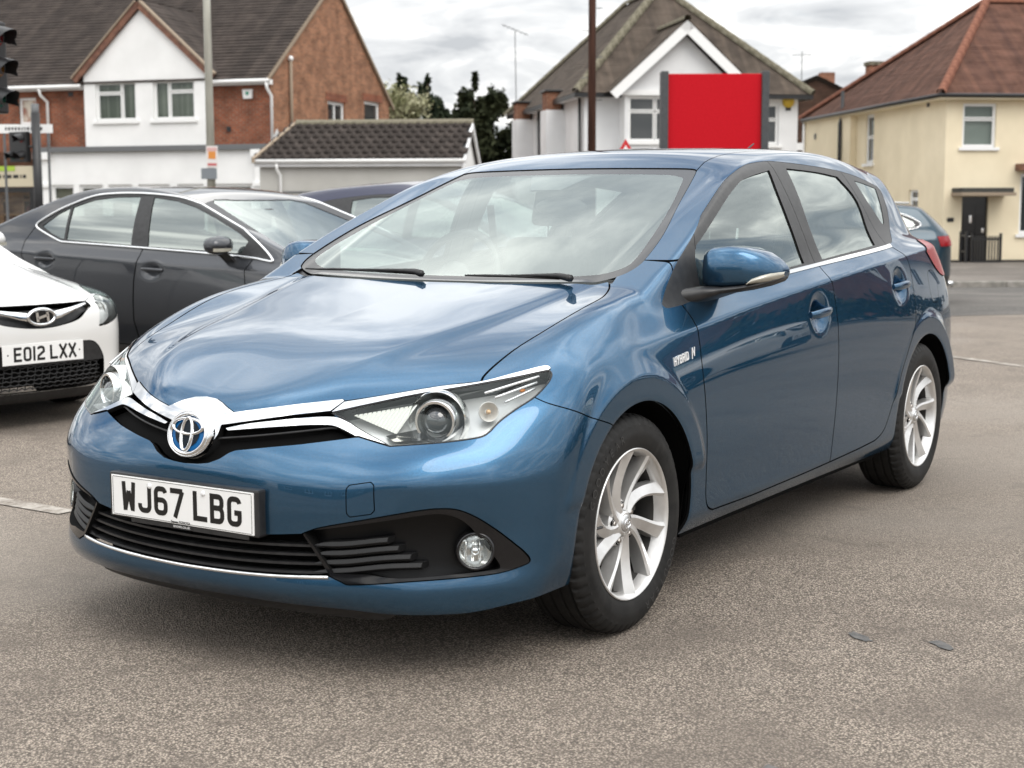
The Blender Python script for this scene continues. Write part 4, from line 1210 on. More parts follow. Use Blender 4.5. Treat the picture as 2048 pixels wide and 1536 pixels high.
        m1.build('mirror_housing', M_BLUE, car, smooth=True, angle=50)
        # black under-shell and arm
        P = []
        for yy, xf_, xb, z0, z1 in [(.765, -.40, -.60, .905, .962), (.795, -.43, -.62, .912, .968), (.83, -.50, -.68, .928, .970), (.87, -.535, -.705, .944, .969), (.92, -.553, -.722, .953, .974), (.97, -.588, -.735, .966, .982), (1.005, -.64, -.74, .980, .992), (1.015, -.69, -.735, .990, .997)]:
            P.append([((xf_+xb)/2+np.sign(math.cos(t_))*abs(math.cos(t_))**.6*(xf_-xb)/2, yy*sgn, (z0+z1)/2+np.sign(math.sin(t_))*abs(math.sin(t_))**.7*(z1-z0)/2) for t_ in np.linspace(0, 2*np.pi, 17)[:-1]])
        m2 = MB().grid(P, False, True); m2.f.append(tuple(range(16))); m2.mi.append(0); m2.f.append(tuple((len(P)-1)*16+k for k in range(16))); m2.mi.append(0)
        m2.build('mirror_arm', M_BLK, car, smooth=True, angle=60)
        # repeater lens
        P = []
        for yy, xf_, z0, z1 in [(.945, -.566, .976, .979), (.96, -.575, .978, .996), (.98, -.595, .981, 1.006), (1.0, -.622, .986, 1.014), (1.013, -.655, .992, 1.016), (1.019, -.69, .999, 1.014)]:
            P.append([(xf_-.012, yy*sgn-.001*sgn, z0), (xf_+.0035, yy*sgn+.0025*sgn, (z0*2+z1)/3), (xf_+.0035, yy*sgn+.0025*sgn, (z0+2*z1)/3), (xf_-.012, yy*sgn-.001*sgn, z1)])
        MB().grid(P).build('mirror_repeater', mat('repeater', (.42, .40, .34), rough=.2, metal=.3, coat=.6), car, smooth=True)
        MB().grid([[(-.735, yy*sgn, z0+.012), (-.735, yy*sgn, z1-.012)] for yy, _, _, z0, z1 in secs[1:-2]]).xf(lambda p: p-np.array([.004, 0, 0])).build('mirror_glass', M_CHROME, car)
        # door handles
        for hx, hz in ((-1.392, .836), (-2.290, .893)):
            P = []
            for t_ in np.linspace(-1, 1, 13):
                xx = hx-.012+t_*.098; cy = B.raycast(np.array([xx, 2.0, hz]), np.array([0, -1.0, 0]), .8, 1.6, 40)[1]
                base = .868 if hx > -2 else .862
                yy = base+.016-.014*abs(t_)**3; zc = hz+.012*(-t_)*.35; w = .0165-.005*abs(t_)**2
                P.append([(xx, (yy+.008*math.cos(a_)-.004)*sgn, zc+w*math.sin(a_)) for a_ in np.linspace(0, 2*np.pi, 13)[:-1]])
            m3 = MB().grid(P, False, True); m3.f.append(tuple(range(12))); m3.mi.append(0); m3.f.append(tuple(12*12+k for k in range(12))); m3.mi.append(0)
            m3.build('door_handle', M_BLUE, car, smooth=True, angle=60)
        # badge on the wing
    def bd_(a, b_, c_):
        xx = -.238-a; zz = .748+b_+.12*a
        return (xx, B.raycast(np.array([xx, 2.0, zz]), np.array([0, -1.0, 0]), .8, 1.6, 40)[1]+c_, zz)
    mb, wd = lettering('HYBRID', bd_, .003, .00032, 9, 20, .85)
    mb.build('wing_badge', M_SATIN, car, fix=False)
    mb = MB()
    for a0, b0, a1, b1 in ((.118, -.002, .126, .030), (.126, .030, .134, .004), (.134, .004, .141, .030)):
        l, r = stroke_poly([(a0, b0), (a1, b1)], .004)
        mb.prism([bd_(*l[0], .002), bd_(*l[1], .002), bd_(*r[1], .002), bd_(*r[0], .002)], (0, .002, 0))
    mb.build('wing_badge', M_SATIN, car)
    # ---- underside, arch liners, cabin
    MB().box(-3.15, .62, -.60, .60, .16, .20).build('underbody', M_DARK, car)
    MB().box(-2.2, -.42, -.80, .80, .19, .225).build('floor_pan', M_DARK, car)
    for cx, cz in (ARCH_F, ARCH_R):
        for sgn in (1, -1):
            a_ = np.linspace(math.radians(-13), math.radians(193), 25)
            P = [[(cx+r_*math.cos(t_), min(yy, .828+.04*min(1, max(0, math.sin(t_)*2.5)))*sgn, cz+r_*math.sin(t_)) for yy, r_ in ((.864, .353), (.85, .358), (.62, .362), (.58, .20), (.575, .02))] for t_ in a_]
            MB().grid(P).build('arch_liner', M_DARK, car, smooth=True)
    # bulkhead and boot so daylight does not pass through
    MB().box(-.40, -.34, -.72, .72, .2, .93).build('bulkhead', M_DARK, car)
    P = [[(-.27, yy, .945), (-.36, yy, .968), (-.62, yy, .985-.02*abs(yy)), (-.78, yy, .945), (-.80, yy, .78)] for yy in np.linspace(-.70, .70, 15)]
    MB().grid(P).build('dashboard', mat('dash_black', (.035, .035, .037), rough=.7), car, smooth=True)
    P = [[(-.66-.10*math.sin(t_)*0, yy, zz) for t_ in (0,)] for yy, zz in ((0, 0),)]
    rg = [(-.90+.055*math.sin(t_)*-1, -.37+.175*math.cos(t_), .955+.165*math.sin(t_)) for t_ in np.linspace(0, 2*np.pi, 33)]
    MB().tube(rg, .015, 8, caps=False).build('steering_wheel', M_BLK, car, smooth=True)
    MB().ball((-.88, -.37, .955), (.03, .075, .06), 14, 8).build('steering_hub', M_BLK, car, smooth=True)
    MB().tube([(-.86, -.37, .95), (-.70, -.37, .88)], .035, 10).build('steering_column', M_BLK, car, smooth=True)
    def pad(x0, y0, z0, w, h, dp, lean, name, m, r=.035):
        mb = MB().box(-dp/2, dp/2, -w/2, w/2, 0, h)
        mb.xf(lambda p: np.array([x0+p[0]-p[2]*math.sin(lean), y0+p[1]*(1-.12*(p[2]/h)**2), z0+p[2]*math.cos(lean)]))
        return mb.build(name, m, car, smooth=True, bevel=r, seg=4)
    for yy in (-.37, .37):
        pad(-1.42, yy, .50, .50, .62, .13, math.radians(18), 'seat_back', M_SEAT, .05)
        pad(-1.645, yy, 1.135, .27, .17, .10, math.radians(10), 'headrest', M_SEAT, .04)
        MB().tube([(-1.625, yy-.06, 1.05), (-1.645, yy-.06, 1.18)], .006, 6).build('headrest_post', M_CHROME, car); MB().tube([(-1.625, yy+.06, 1.05), (-1.645, yy+.06, 1.18)], .006, 6).build('headrest_post', M_CHROME, car)
        MB().box(-1.45, -.92, yy-.25, yy+.25, .38, .53).build('seat_cushion', M_SEAT, car, smooth=True, bevel=.05, seg=3)
    pad(-2.32, 0, .50, 1.28, .56, .14, math.radians(20), 'rear_seat_back', M_SEAT, .05)
    for yy in (-.4, 0, .4):
        pad(-2.54, yy, 1.03, .25, .13, .09, math.radians(10), 'rear_headrest', M_SEAT, .035)
    MB().box(-2.35, -1.85, -.62, .62, .36, .52).build('rear_cushion', M_SEAT, car, smooth=True, bevel=.05, seg=3)
    MB().box(-3.2, -2.52, -.62, .62, .86, .90).build('parcel_shelf', M_TRIM, car)
    MB().box(-3.3, -3.2, -.55, .55, .3, .95).build('boot_back', M_DARK, car)
    # belts on the pillars
    for sgn in (1, -1):
        MB().tube([(-1.55, .66*sgn, 1.22), (-1.53, .60*sgn, .8)], .018, 4).build('seat_belt', mat('belt_grey', (.12, .12, .12), rough=.9), car)
    # bee-sting aerial on the roof
    MB().tube([(-2.55, 0, 1.43), (-2.62, 0, 1.45), (-2.75, 0, 1.50)], [.012, .006, .003], 6).build('aerial', M_BLK, car)
    return car, B

# ------------------------------------------------------------------ wheels
def tyre_mesh(R, rin, w, tread=True, nseg=336):
    """axis y, outer face at +y; tread blocks are real relief"""
    hw = w/2
    prof = [(rin-.006, hw-.022), (rin, hw-.012), (rin+.010, hw-.006), (rin+.022, hw-.002), (rin+.040, hw+.001), ((rin+R)/2+.004, hw+.0015), (R-.038, hw-.003), (R-.030, hw-.0035), (R-.022, hw-.008), (R-.013, hw-.0135), (R-.006, hw-.021), (R-.002, hw-.031)]
    tr = []
    gw = .008; pos = [hw-.031-.018, .030, 0.0-.004, -.036]
    ys = [hw-.034]
    cols = []
    for c in (.056, .022, -.016, -.054):
        cols += [(R, c+gw/2+.002), (R-.007, c+gw/2-.001), (R-.007, c-gw/2+.001), (R, c-gw/2-.002)]
    tail = [(R-.002, -hw+.031), (R-.006, -hw+.021), (R-.022, -hw+.008), ((rin+R)/2, -hw), (rin+.01, -hw+.008), (rin-.006, -hw+.022)]
    prof = prof + [(R, hw-.036)] + cols + [(R, -hw+.036)] + tail
    P = np.zeros((nseg, len(prof), 3))
    for k in range(nseg):
        th = 2*math.pi*k/nseg; ph = k % 6
        for i, (r, a) in enumerate(prof):
            rr = r
            if tread and 8 <= i <= 12 and ph in (0, 1): rr = r-.0055       # shoulder lugs
            if tread and 8 <= i <= 10 and ph in (0, 1): rr = r-.004
            if tread and 3 <= i <= 4 and (k//3) % 2 == 0 and (k//28) % 3 == 1: a = a+.0006
            P[k, i] = (rr*math.cos(th+.012*(a*8 if i > 11 else 0)), a, rr*math.sin(th+.012*(a*8 if i > 11 else 0)))
    return MB().grid(P, True, False)

def wheel(parent, loc, side, R=.316, rin=.2135, w=.205, steer=0.0, spin=0.0, kind='ten', letters=False, alloy=None, name='wheel'):
    """a wheel is a part of its car; tyre, rim and the rest are its pieces"""
    alloy = alloy or M_ALLOY
    root = bpy.data.objects.new(name, None); root.empty_display_size = .1
    link(root, parent); root.location = loc
    root.rotation_euler = (0, 0, steer + (0 if side > 0 else math.pi))
    hw = w/2
    tyre_mesh(R, rin, w).build('tyre', M_RUB, root, smooth=True, angle=32, fix=False)
    # barrel and lip
    MB().lathe([(rin-.004, hw-.019), (rin+.0045, hw-.015), (rin+.006, hw-.0065), (rin+.0035, hw-.004), (rin-.002, hw-.006), (rin-.007, hw-.016), (rin-.013, hw-.045)], axis='y', n=72).build('rim', alloy, root, smooth=True, angle=45)
    MB().lathe([(rin-.0128, hw-.045), (rin-.017, hw-.075), (rin-.020, hw-.11), (rin-.02, -hw+.02), (rin, -hw+.01)], axis='y', n=72).build('barrel', mat('shaded_barrel', (.05, .048, .046), rough=.6, metal=.3), root, smooth=True)  # shade between the spokes, with brake dust, put into the colour
    dark = M_DARK
    MB().lathe([(.0, -hw+.045), (rin-.021, -hw+.045)], axis='y', n=32).build('brake_shield', dark, root)
    MB().lathe([(.05, hw-.098), (.13, hw-.098), (.13, hw-.12), (.05, hw-.12)], axis='y', n=40).build('brake_disc', M_STEEL, root, smooth=True, angle=40)
    mb = MB()
    a0 = math.radians(150)
    P = [[(r_*math.cos(t_), yy, r_*math.sin(t_)) for r_, yy in ((.085, hw-.075), (.142, hw-.075), (.146, hw-.125), (.085, hw-.125))] for t_ in np.linspace(a0-.45, a0+.45, 9)]
    mb.grid(P, False, True).build('brake_caliper', mat('caliper', (.09, .085, .08), rough=.6, metal=.5), root, smooth=True, angle=40)
    if kind == 'ten':
        # five pairs of faceted blades
        for k in range(5):
            base = math.radians(110+72*k)+spin
            for side_, da, dh, depth in ((1, math.radians(18.5), math.radians(6), .0), (-1, math.radians(-18.5), math.radians(-6), .0)):
                P = []
                for t_ in np.linspace(0, 1, 12):
                    r_ = .036+t_*(rin-.004-.036)
                    sw = math.pi-(base+math.radians(26)*(1-t_)**1.4 + dh*(1-t_) + da*t_)
                    w_ = .0205-.0030*math.sin(math.pi*t_)+.0040*t_**3
                    ax_, az_ = math.cos(sw), math.sin(sw); tx, tz = az_, -ax_
                    yt = hw-.032+.023*t_**1.4-.005*math.sin(math.pi*t_)
                    ridge = side_*.55
                    sec = [(-w_*1.10, yt-.046), (-w_*1.0, yt-(.004 if side_ < 0 else .014)), (ridge*w_, yt), (w_*1.0, yt-(.004 if side_ > 0 else .014)), (w_*1.10, yt-.046)]
                    P.append([(r_*ax_+d_*tx, yy, r_*az_+d_*tz) for d_, yy in sec])
                mb = MB().grid(P); mb.f.append((55, 56, 57, 58, 59)); mb.mi.append(0)
                mb.build('spoke', alloy, root, smooth=True, angle=22, bevel=.0)
        hubp = [(.0, hw-.030), (.030, hw-.030), (.038, hw-.036), (.062, hw-.042), (.069, hw-.050), (.071, hw-.065), (.071, hw-.11)]
        MB().lathe(hubp, axis='y', n=40).build('hub', alloy, root, smooth=True, angle=30)
        MB().lathe([(.0, hw-.024), (.022, hw-.0245), (.026, hw-.028), (.028, hw-.032)], axis='y', n=32).build('centre_cap', mat('cap_silver', (.55, .55, .55), rough=.25, metal=.8), root, smooth=True)
        def rg(rx, ry, cy):
            return MB().tube([(rx*math.cos(t_), hw-.0235, cy+ry*math.sin(t_)) for t_ in np.linspace(0, 2*np.pi, 25)], .0016, 5, caps=False)
        for rx, ry, cy in ((.017, .013, 0), (.013, .0055, .005), (.005, .012, 0)):
            rg(rx, ry, cy).build('cap_emblem', M_CHROME, root, smooth=True)
        for k in range(5):
            an = math.pi-(math.radians(100+72*k)+spin); cx, cz = .052*math.cos(an), .052*math.sin(an)
            MB().lathe([(.0135, hw-.0385), (.0125, hw-.055), (0, hw-.055)], c=(cx, 0, cz), axis='y', n=16).build('bolt_well', M_DARK, root, smooth=True)
            MB().lathe([(0, hw-.034), (.006, hw-.034), (.0085, hw-.037), (.009, hw-.055)], c=(cx, 0, cz), axis='y', n=6).build('wheel_nut', M_STEEL, root)
    else:
        for k in range(5):
            base = math.radians(90+72*k)+spin
            for s_ in (-1, 1):
                P = []
                for t_ in np.linspace(0, 1, 5):
                    r_ = .045+t_*(rin-.005-.045); sw = base+s_*math.radians(11)*(1+.2*t_); ax_, az_ = math.cos(sw), math.sin(sw); tx, tz = -az_, ax_
                    w_ = .012+.008*t_; yt = hw-.03+.016*t_
                    P.append([(r_*ax_+d_*tx, yy, r_*az_+d_*tz) for d_, yy in ((-w_, yt-.04), (-w_*.8, yt), (w_*.8, yt), (w_, yt-.04))])
                MB().grid(P).build('spoke', alloy, root)
        MB().lathe([(.0, hw-.02), (.05, hw-.024), (.062, hw-.05)], axis='y', n=24).build('hub', alloy, root, smooth=True)
    MB().tube([(rin-.02, hw-.02, .02), (rin-.045, hw-.012, .022)], .004, 6).build('valve', M_BLK, root)
    if letters:
        # raised maker's name on the sidewall
        rm = R-.052
        for txt, a_mid in (('GOODYEAR', 133), ('GOODYEAR', 313)):
            step = 7.4
            for i, ch in enumerate(txt):
                an = math.pi-math.radians(a_mid+step*(len(txt)-1)/2-i*step)
                up = Vector((math.cos(an), 0, math.sin(an))); rt = Vector((-math.sin(an), 0, math.cos(an)))
                mw = Matrix(((rt.x, up.x, 0, up.x*(rm-.011)), (0, 0, 1, hw+.0010), (rt.z, up.z, 0, up.z*(rm-.011)), (0, 0, 0, 1)))
                font_text('sidewall_letter', ch, .034, mat('tyre_letter', (.030, .030, .030), rough=.5), root, mw, .0009)
    return root

# ------------------------------------------------------------------ the other cars: simpler bodies from the same core
def gen_body(q):
    b = Body()
    gx = Grid2.axis(q['x0']-.2, q['x1']+.2, .015); gz = Grid2.axis(-.05, q['h']+.15, .01); gy = Grid2.axis(-.06, 1.12, .015)
    hw = q['hw']
    plan = nspline(*zip(*q['plan']), gx)                  # half width along the car
    cz = hermite(*zip(*q['crease']), gx); bz = hermite(*zip(*q['belt']), gx)
    Y = np.zeros((len(gx), len(gz)))
    for i in range(len(gx)):
        w = plan[i]
        zl = [0, .16, .22, .30, .45, .62, cz[i]]; yl = [w-.14, w-.08, w-.035, w-.015, w-.002, w, w-q['cin']]
        lo = nspline(zl, yl, gz)
        yb = w-q['bin']; t = q['tumble']
        zu = [cz[i], bz[i], bz[i]+.12, bz[i]+.25, bz[i]+.36, bz[i]+.46, bz[i]+.62]; yu = [w-q['cin'], yb, yb-t*.20, yb-t*.48, yb-t*.78, yb-t*1.12, yb-t*1.9]
        Y[i] = np.where(gz < cz[i], lo, hermite(zu, yu, gz))
    X2, Z2 = np.meshgrid(gx, gz, indexing='ij')
    fade = sstep(X2, -.5, .1); soft = blur1(blur1(Y, 30, 1), 6, 0); Y = Y*(1-fade)+soft*fade; Y = blur1(Y, 1, 1)
    for cx in (0.0, -q['wb']):
        r = np.hypot(X2-cx, Z2-q['wr']); u = sstep(Z2, .1, .3)
        Y = Y + .010*sstep(r, q['arch']+.10, q['arch']+.03)*u
    for hx, hz in q.get('cups', ()):
        e = ((X2-hx)/.075)**2+((Z2-hz)/.05)**2; Y = Y-.022*np.exp(-e**1.6)
    b.Y = Grid2(gx, gz, (.015, .01), Y)
    XX, YY = np.meshgrid(gx, gy, indexing='ij'); ya = np.abs(YY)
    Bn = nspline(*zip(*q['bonnet']), gx)[:, None] - q.get('bcrown', .05)*(ya/.7)**2 - .03*(ya/.8)**6
    if 'ridge' in q:
        a, bb, hh = q['ridge']; rr = hermite([.9, -.4], [a, bb], gx)[:, None]; Bn = Bn+hh*(1-sstep(ya-rr, -.04, .06))*sstep(XX, .85, .5)
    wsx = XX+q.get('sweep', .12)*ya**2
    wc = nspline(*zip(*q['screen']), wsx)
    rc = nspline(*zip(*q['roof']), XX) - q.get('rcrown', .03)*(ya/.55)**2
    cab = -smax(-wc, -rc, .03)
    if 'rear' in q:
        rw = nspline(*zip(*q['rear']), XX-.12*ya**2); cab = -smax(-cab, -rw, .06)
        bo = nspline(*zip(*q['boot']), XX)-.03*(ya/.7)**2
        Tt = np.maximum(np.where(XX > -1.2, np.maximum(Bn, cab), cab), np.where(XX < -1.8, bo, 0))
    else:
        Tt = np.where(XX > -1.2, np.maximum(Bn, cab), cab)
    Tt = blur1(blur1(Tt, 1, 0), 1, 1)
    b.T = Grid2(gx, gy, (.015, .015), Tt)
    def end(knots, pw, k, sg):
        c = hermite(*zip(*knots), gz)
        u = np.abs(gy)[:, None]/hw
        return c[None, :] - sg*(k*u**pw + q.get('corner', .30)*np.maximum(u-.55, 0)**2*4 + 0*u)
    Fz = end(q['nose'], 2.0, q.get('nk', .10), 1); b.F = Grid2(gy, gz, (.015, .01), blur1(Fz, 3, 1))
    Rz = end(q['tail'], 2.2, .12, -1); b.R = Grid2(gy, gz, (.015, .01), blur1(Rz, 3, 1))
    b.kt = lambda x, z: .05+.06*sstep(z, 1.0, .85); b.kf = .06; b.kr = .08
    b.q = q
    return b

SALOON = dict(x0=-3.70, x1=.90, h=1.40, hw=.90, wb=2.73, wr=.325, arch=.355, cin=.02, bin=.075, tumble=.20,
    plan=[(.9, .80), (.5, .875), (.0, .895), (-.6, .895), (-1.5, .90), (-2.4, .898), (-2.9, .885), (-3.3, .85), (-3.7, .78)],
    crease=[(1.0, .70), (0, .77), (-.6, .80), (-1.5, .835), (-2.4, .875), (-3.0, .90), (-3.7, .91)],
    belt=[(1.0, .80), (-.3, .85), (-.6, .873), (-1.5, .925), (-2.4, .965), (-3.0, .99), (-3.7, 1.0)],
    bonnet=[(1.0, .58), (.85, .66), (.7, .715), (.4, .775), (.1, .83), (-.2, .885), (-.5, .93), (-.9, .97)],
    screen=[(-.1, .77), (-.36, .87), (-.7, 1.01), (-1.1, 1.17), (-1.4, 1.29), (-1.8, 1.44)],
    roof=[(-.9, 1.15), (-1.2, 1.255), (-1.5, 1.325), (-1.8, 1.362), (-2.1, 1.366), (-2.4, 1.348), (-2.8, 1.29), (-3.3, 1.17)],
    rear=[(-2.0, 1.46), (-2.35, 1.365), (-2.7, 1.26), (-3.1, 1.13), (-3.5, 1.0)],
    boot=[(-1.8, 1.0), (-2.6, 1.035), (-3.0, 1.05), (-3.4, 1.04), (-3.6, 1.00), (-3.8, .95)],
    nose=[(0, .66), (.15, .76), (.25, .82), (.4, .835), (.55, .83), (.65, .80), (.72, .76), (.85, .6), (1.5, .5)],
    tail=[(0, -3.4), (.2, -3.58), (.4, -3.64), (.7, -3.645), (.9, -3.62), (1.02, -3.58), (1.4, -3.5)],
    cups=((-1.49, .787), (-2.54, .845)), rcrown=.010, sweep=-.14)
WHITEH = dict(x0=-3.42, x1=.98, h=1.48, hw=.885, wb=2.65, wr=.315, arch=.35, cin=.02, bin=.08, tumble=.22,
    plan=[(.9, .80), (.5, .87), (.0, .885), (-.6, .885), (-1.5, .887), (-2.4, .88), (-2.9, .85), (-3.4, .76)],
    crease=[(1.0, .72), (0, .80), (-.6, .83), (-1.5, .86), (-2.4, .90), (-3.4, .93)],
    belt=[(1.0, .82), (-.3, .90), (-.6, .92), (-1.5, .96), (-2.4, 1.0), (-3.4, 1.04)],
    bonnet=[(1.05, .58), (.92, .655), (.8, .705), (.6, .758), (.3, .812), (0, .860), (-.25, .905), (-.6, .96)],
    bcrown=.05, ridge=(.36, .62, .012),
    screen=[(-.2, .83), (-.5, .945), (-.85, 1.10), (-1.2, 1.25), (-1.4, 1.33), (-1.8, 1.48)],
    roof=[(-.9, 1.25), (-1.2, 1.35), (-1.4, 1.41), (-1.7, 1.465), (-2.1, 1.465), (-2.6, 1.43), (-3.0, 1.38), (-3.4, 1.30)],
    nose=[(0, .74), (.14, .80), (.20, .86), (.26, .893), (.36, .89), (.50, .895), (.58, .888), (.66, .865), (.70, .82), (.77, .70), (.92, .4), (1.5, .3)],
    tail=[(0, -3.1), (.2, -3.3), (.6, -3.38), (.9, -3.34), (1.1, -3.22), (1.4, -3.0)], nk=.15, corner=.75)
DARKH = dict(WHITEH, h=1.47, crease=[(1.0, .74), (0, .80), (-1.5, .85), (-3.4, .90)])
ESTATE = dict(x0=-3.62, x1=.92, h=1.50, hw=.915, wb=2.72, wr=.34, arch=.375, cin=.02, bin=.07, tumble=.21,
    plan=[(.9, .82), (.5, .89), (.0, .91), (-1.5, .915), (-2.6, .91), (-3.2, .88), (-3.6, .80)],
    crease=[(1.0, .76), (0, .84), (-1.5, .88), (-2.4, .91), (-3.6, .95)],
    belt=[(1.0, .86), (-.3, .94), (-1.5, .98), (-2.4, 1.01), (-3.6, 1.05)],
    bonnet=[(1.0, .70), (.8, .80), (.4, .88), (0, .93), (-.4, .98), (-.8, 1.02)],
    screen=[(0, .90), (-.3, 1.0), (-.7, 1.16), (-1.1, 1.32), (-1.5, 1.46)],
    roof=[(-.8, 1.30), (-1.2, 1.40), (-1.6, 1.45), (-2.2, 1.475), (-2.8, 1.45), (-3.2, 1.41), (-3.7, 1.34)],
    nose=[(0, .75), (.25, .88), (.5, .9), (.7, .86), (.9, .6), (1.5, .4)],
    tail=[(0, -3.3), (.25, -3.52), (.5, -3.58), (.85, -3.58), (.98, -3.54), (1.2, -3.34), (1.4, -3.12), (1.46, -3.08)])

# ------------------------------------------------------------------ ground: the yard is level, then falls gently to the street
ER = np.array([-0.54341874, 0.83946177, 0.0]); EF = np.array([-0.83929546, -0.54367558, 0.0])
def fall(s):
    return -0.0175*np.log1p(np.exp((np.asarray(s, float)-10.5)*1.2))/1.2
def GP(s, l, z=0.0):
    p = CAM_POS*[1, 1, 0]+EF*s+ER*l
    return np.array([p[0], p[1], float(fall(s))+z])
def sheet(name, m, ss, lf, rf, z, kind='structure', n=2):
    P = [[GP(s, lf(s)+(rf(s)-lf(s))*k/(n-1), z) for k in range(n)] for s in ss]
    return tag(MB().grid(P).build(name, m, smooth=True), kind=kind)

def asphalt(name, stone, binder, dark, scale, stain=True, bump=.8, dirt=.5, rings=()):
    m = mat(name, stone, rough=.88, spec=.35)
    N, L, b = nodes_of(m)
    tc = N.new('ShaderNodeTexCoord'); src = tc.outputs['Object']
    v = N.new('ShaderNodeTexVoronoi'); v.inputs['Scale'].default_value = scale; L.new(src, v.inputs['Vector'])
    try: v.inputs['Randomness'].default_value = 1.0
    except Exception: pass
    r = N.new('ShaderNodeValToRGB')
    r.color_ramp.elements[0].position = .22; r.color_ramp.elements[0].color = (*stone, 1)
    r.color_ramp.elements[1].position = .62; r.color_ramp.elements[1].color = (*binder, 1)
    L.new(v.outputs['Distance'], r.inputs['Fac'])
    # stones differ from one another
    hs = N.new('ShaderNodeSeparateColor'); L.new(v.outputs['Color'], hs.inputs[0])
    mr = N.new('ShaderNodeMapRange'); mr.inputs['To Min'].default_value = .50; mr.inputs['To Max'].default_value = 1.55
    L.new(hs.outputs[0], mr.inputs['Value'])
    mu = N.new('ShaderNodeMixRGB'); mu.blend_type = 'MULTIPLY'; mu.inputs['Fac'].default_value = .9
    L.new(r.outputs['Color'], mu.inputs['Color1']); L.new(mr.outputs[0], mu.inputs['Color2'])
    last = mu.outputs[0]
    for sc, lo, hi, col, fac, det in ((.62, .48, .66, dark, .95*dirt, 7), (2.1, .53, .68, dark, .85*dirt, 7), (.20, .42, .62, tuple(c*.66 for c in stone), .8*dirt, 4), (6, .60, .68, dark, .8*dirt, 5), (.45, .52, .68, (.32, .29, .255), .6*dirt, 6)):
        n = N.new('ShaderNodeTexNoise'); n.inputs['Scale'].default_value = sc; n.inputs['Detail'].default_value = det; n.inputs['Distortion'].default_value = .6
        L.new(src, n.inputs['Vector'])
        q = N.new('ShaderNodeMapRange'); q.inputs['From Min'].default_value = lo; q.inputs['From Max'].default_value = hi; q.inputs['To Max'].default_value = fac
        L.new(n.outputs['Fac'], q.inputs['Value'])
        x = N.new('ShaderNodeMixRGB'); L.new(q.outputs[0], x.inputs['Fac']); L.new(last, x.inputs['Color1']); x.inputs['Color2'].default_value = (*col, 1)
        last = x.outputs[0]
    if rings:
        # scuffed arcs left by turning tyres
        for cx, cy, rad, w_, fac in rings:
            vm = N.new('ShaderNodeVectorMath'); vm.operation = 'DISTANCE'; vm.inputs[1].default_value = (cx, cy, 0); L.new(src, vm.inputs[0])
            sb = N.new('ShaderNodeMath'); sb.operation = 'SUBTRACT'; sb.inputs[1].default_value = rad; L.new(vm.outputs['Value'], sb.inputs[0])
            ab = N.new('ShaderNodeMath'); ab.operation = 'ABSOLUTE'; L.new(sb.outputs[0], ab.inputs[0])
            q = N.new('ShaderNodeMapRange'); q.inputs['From Min'].default_value = w_; q.inputs['From Max'].default_value = 0.0; q.inputs['To Max'].default_value = fac; L.new(ab.outputs[0], q.inputs['Value'])
            n = N.new('ShaderNodeTexNoise'); n.inputs['Scale'].default_value = 1.7; n.inputs['Detail'].default_value = 6; L.new(src, n.inputs['Vector'])
            mm = N.new('ShaderNodeMapRange'); mm.inputs['From Min'].default_value = .42; mm.inputs['From Max'].default_value = .60; L.new(n.outputs['Fac'], mm.inputs['Value'])
            pr = N.new('ShaderNodeMath'); pr.operation = 'MULTIPLY'; L.new(q.outputs[0], pr.inputs[0]); L.new(mm.outputs[0], pr.inputs[1])
            x = N.new('ShaderNodeMixRGB'); L.new(pr.outputs[0], x.inputs['Fac']); L.new(last, x.inputs['Color1']); x.inputs['Color2'].default_value = (*dark, 1); last = x.outputs[0]
    L.new(last, b.inputs['Base Color'])
    n = N.new('ShaderNodeTexNoise'); n.inputs['Scale'].default_value = scale*1.7; n.inputs['Detail'].default_value = 3; L.new(src, n.inputs['Vector'])
    ad = N.new('ShaderNodeMath'); ad.operation = 'SUBTRACT'; L.new(n.outputs['Fac'], ad.inputs[0]); L.new(v.outputs['Distance'], ad.inputs[1])
    bp = N.new('ShaderNodeBump'); bp.inputs['Strength'].default_value = bump; bp.inputs['Distance'].default_value = .006
    L.new(ad.outputs[0], bp.inputs['Height']); L.new(bp.outputs[0], b.inputs['Normal'])
    return m
M_YARD = asphalt('yard_tarmac', (.420, .358, .296), (.125, .104, .086), (.125, .104, .087), 175, rings=((.0, 1.45, .45, .2, .6), (.9, 3.2, 1.5, .2, .5), (-2.5, 3.4, 1.8, .3, .5), (1.6, .4, 1.1, .25, .35)))
M_ROAD = asphalt('road_tarmac', (.150, .140, .128), (.070, .065, .060), (.06, .056, .052), 60, dirt=.35)
M_PAVE = asphalt('pavement_tarmac', (.185, .160, .138), (.09, .08, .07), (.08, .07, .06), 60, dirt=.45)
M_KERB = noise_col(mat('kerb_stone', (.27, .25, .23), rough=.9), (.20, .19, .17), (.32, .30, .27), 6, bump=.3)
ss_all = [-60, -30, -15, -5, 0, 5, 8, 9, 10, 11, 12, 13, 14, 16, 18, 20, 23, 26, 30, 36, 44, 60, 90, 150, 300]
sheet('ground', M_YARD, ss_all, lambda s: -160, lambda s: 160, 0.0)
rs = [16.8, 18, 19.5, 21, 23, 25, 27]
P = []
for l in np.linspace(-60, 60, 61):
    s0 = 18.1+.33*np.clip(l-5.3, -4, 12); P.append([GP(s0+(27.2-s0)*k/6, l, .004) for k in range(7)])
tag(MB().grid(P).build('road', M_ROAD, smooth=True), kind='structure')
P = [[GP(s, l, .11) for s in (27.32, 31, 36, 40, 44.5)] for l in np.linspace(-60, 60, 41)]
tag(MB().grid(P).build('pavement', M_PAVE, smooth=True), kind='structure')
kerb = MB()
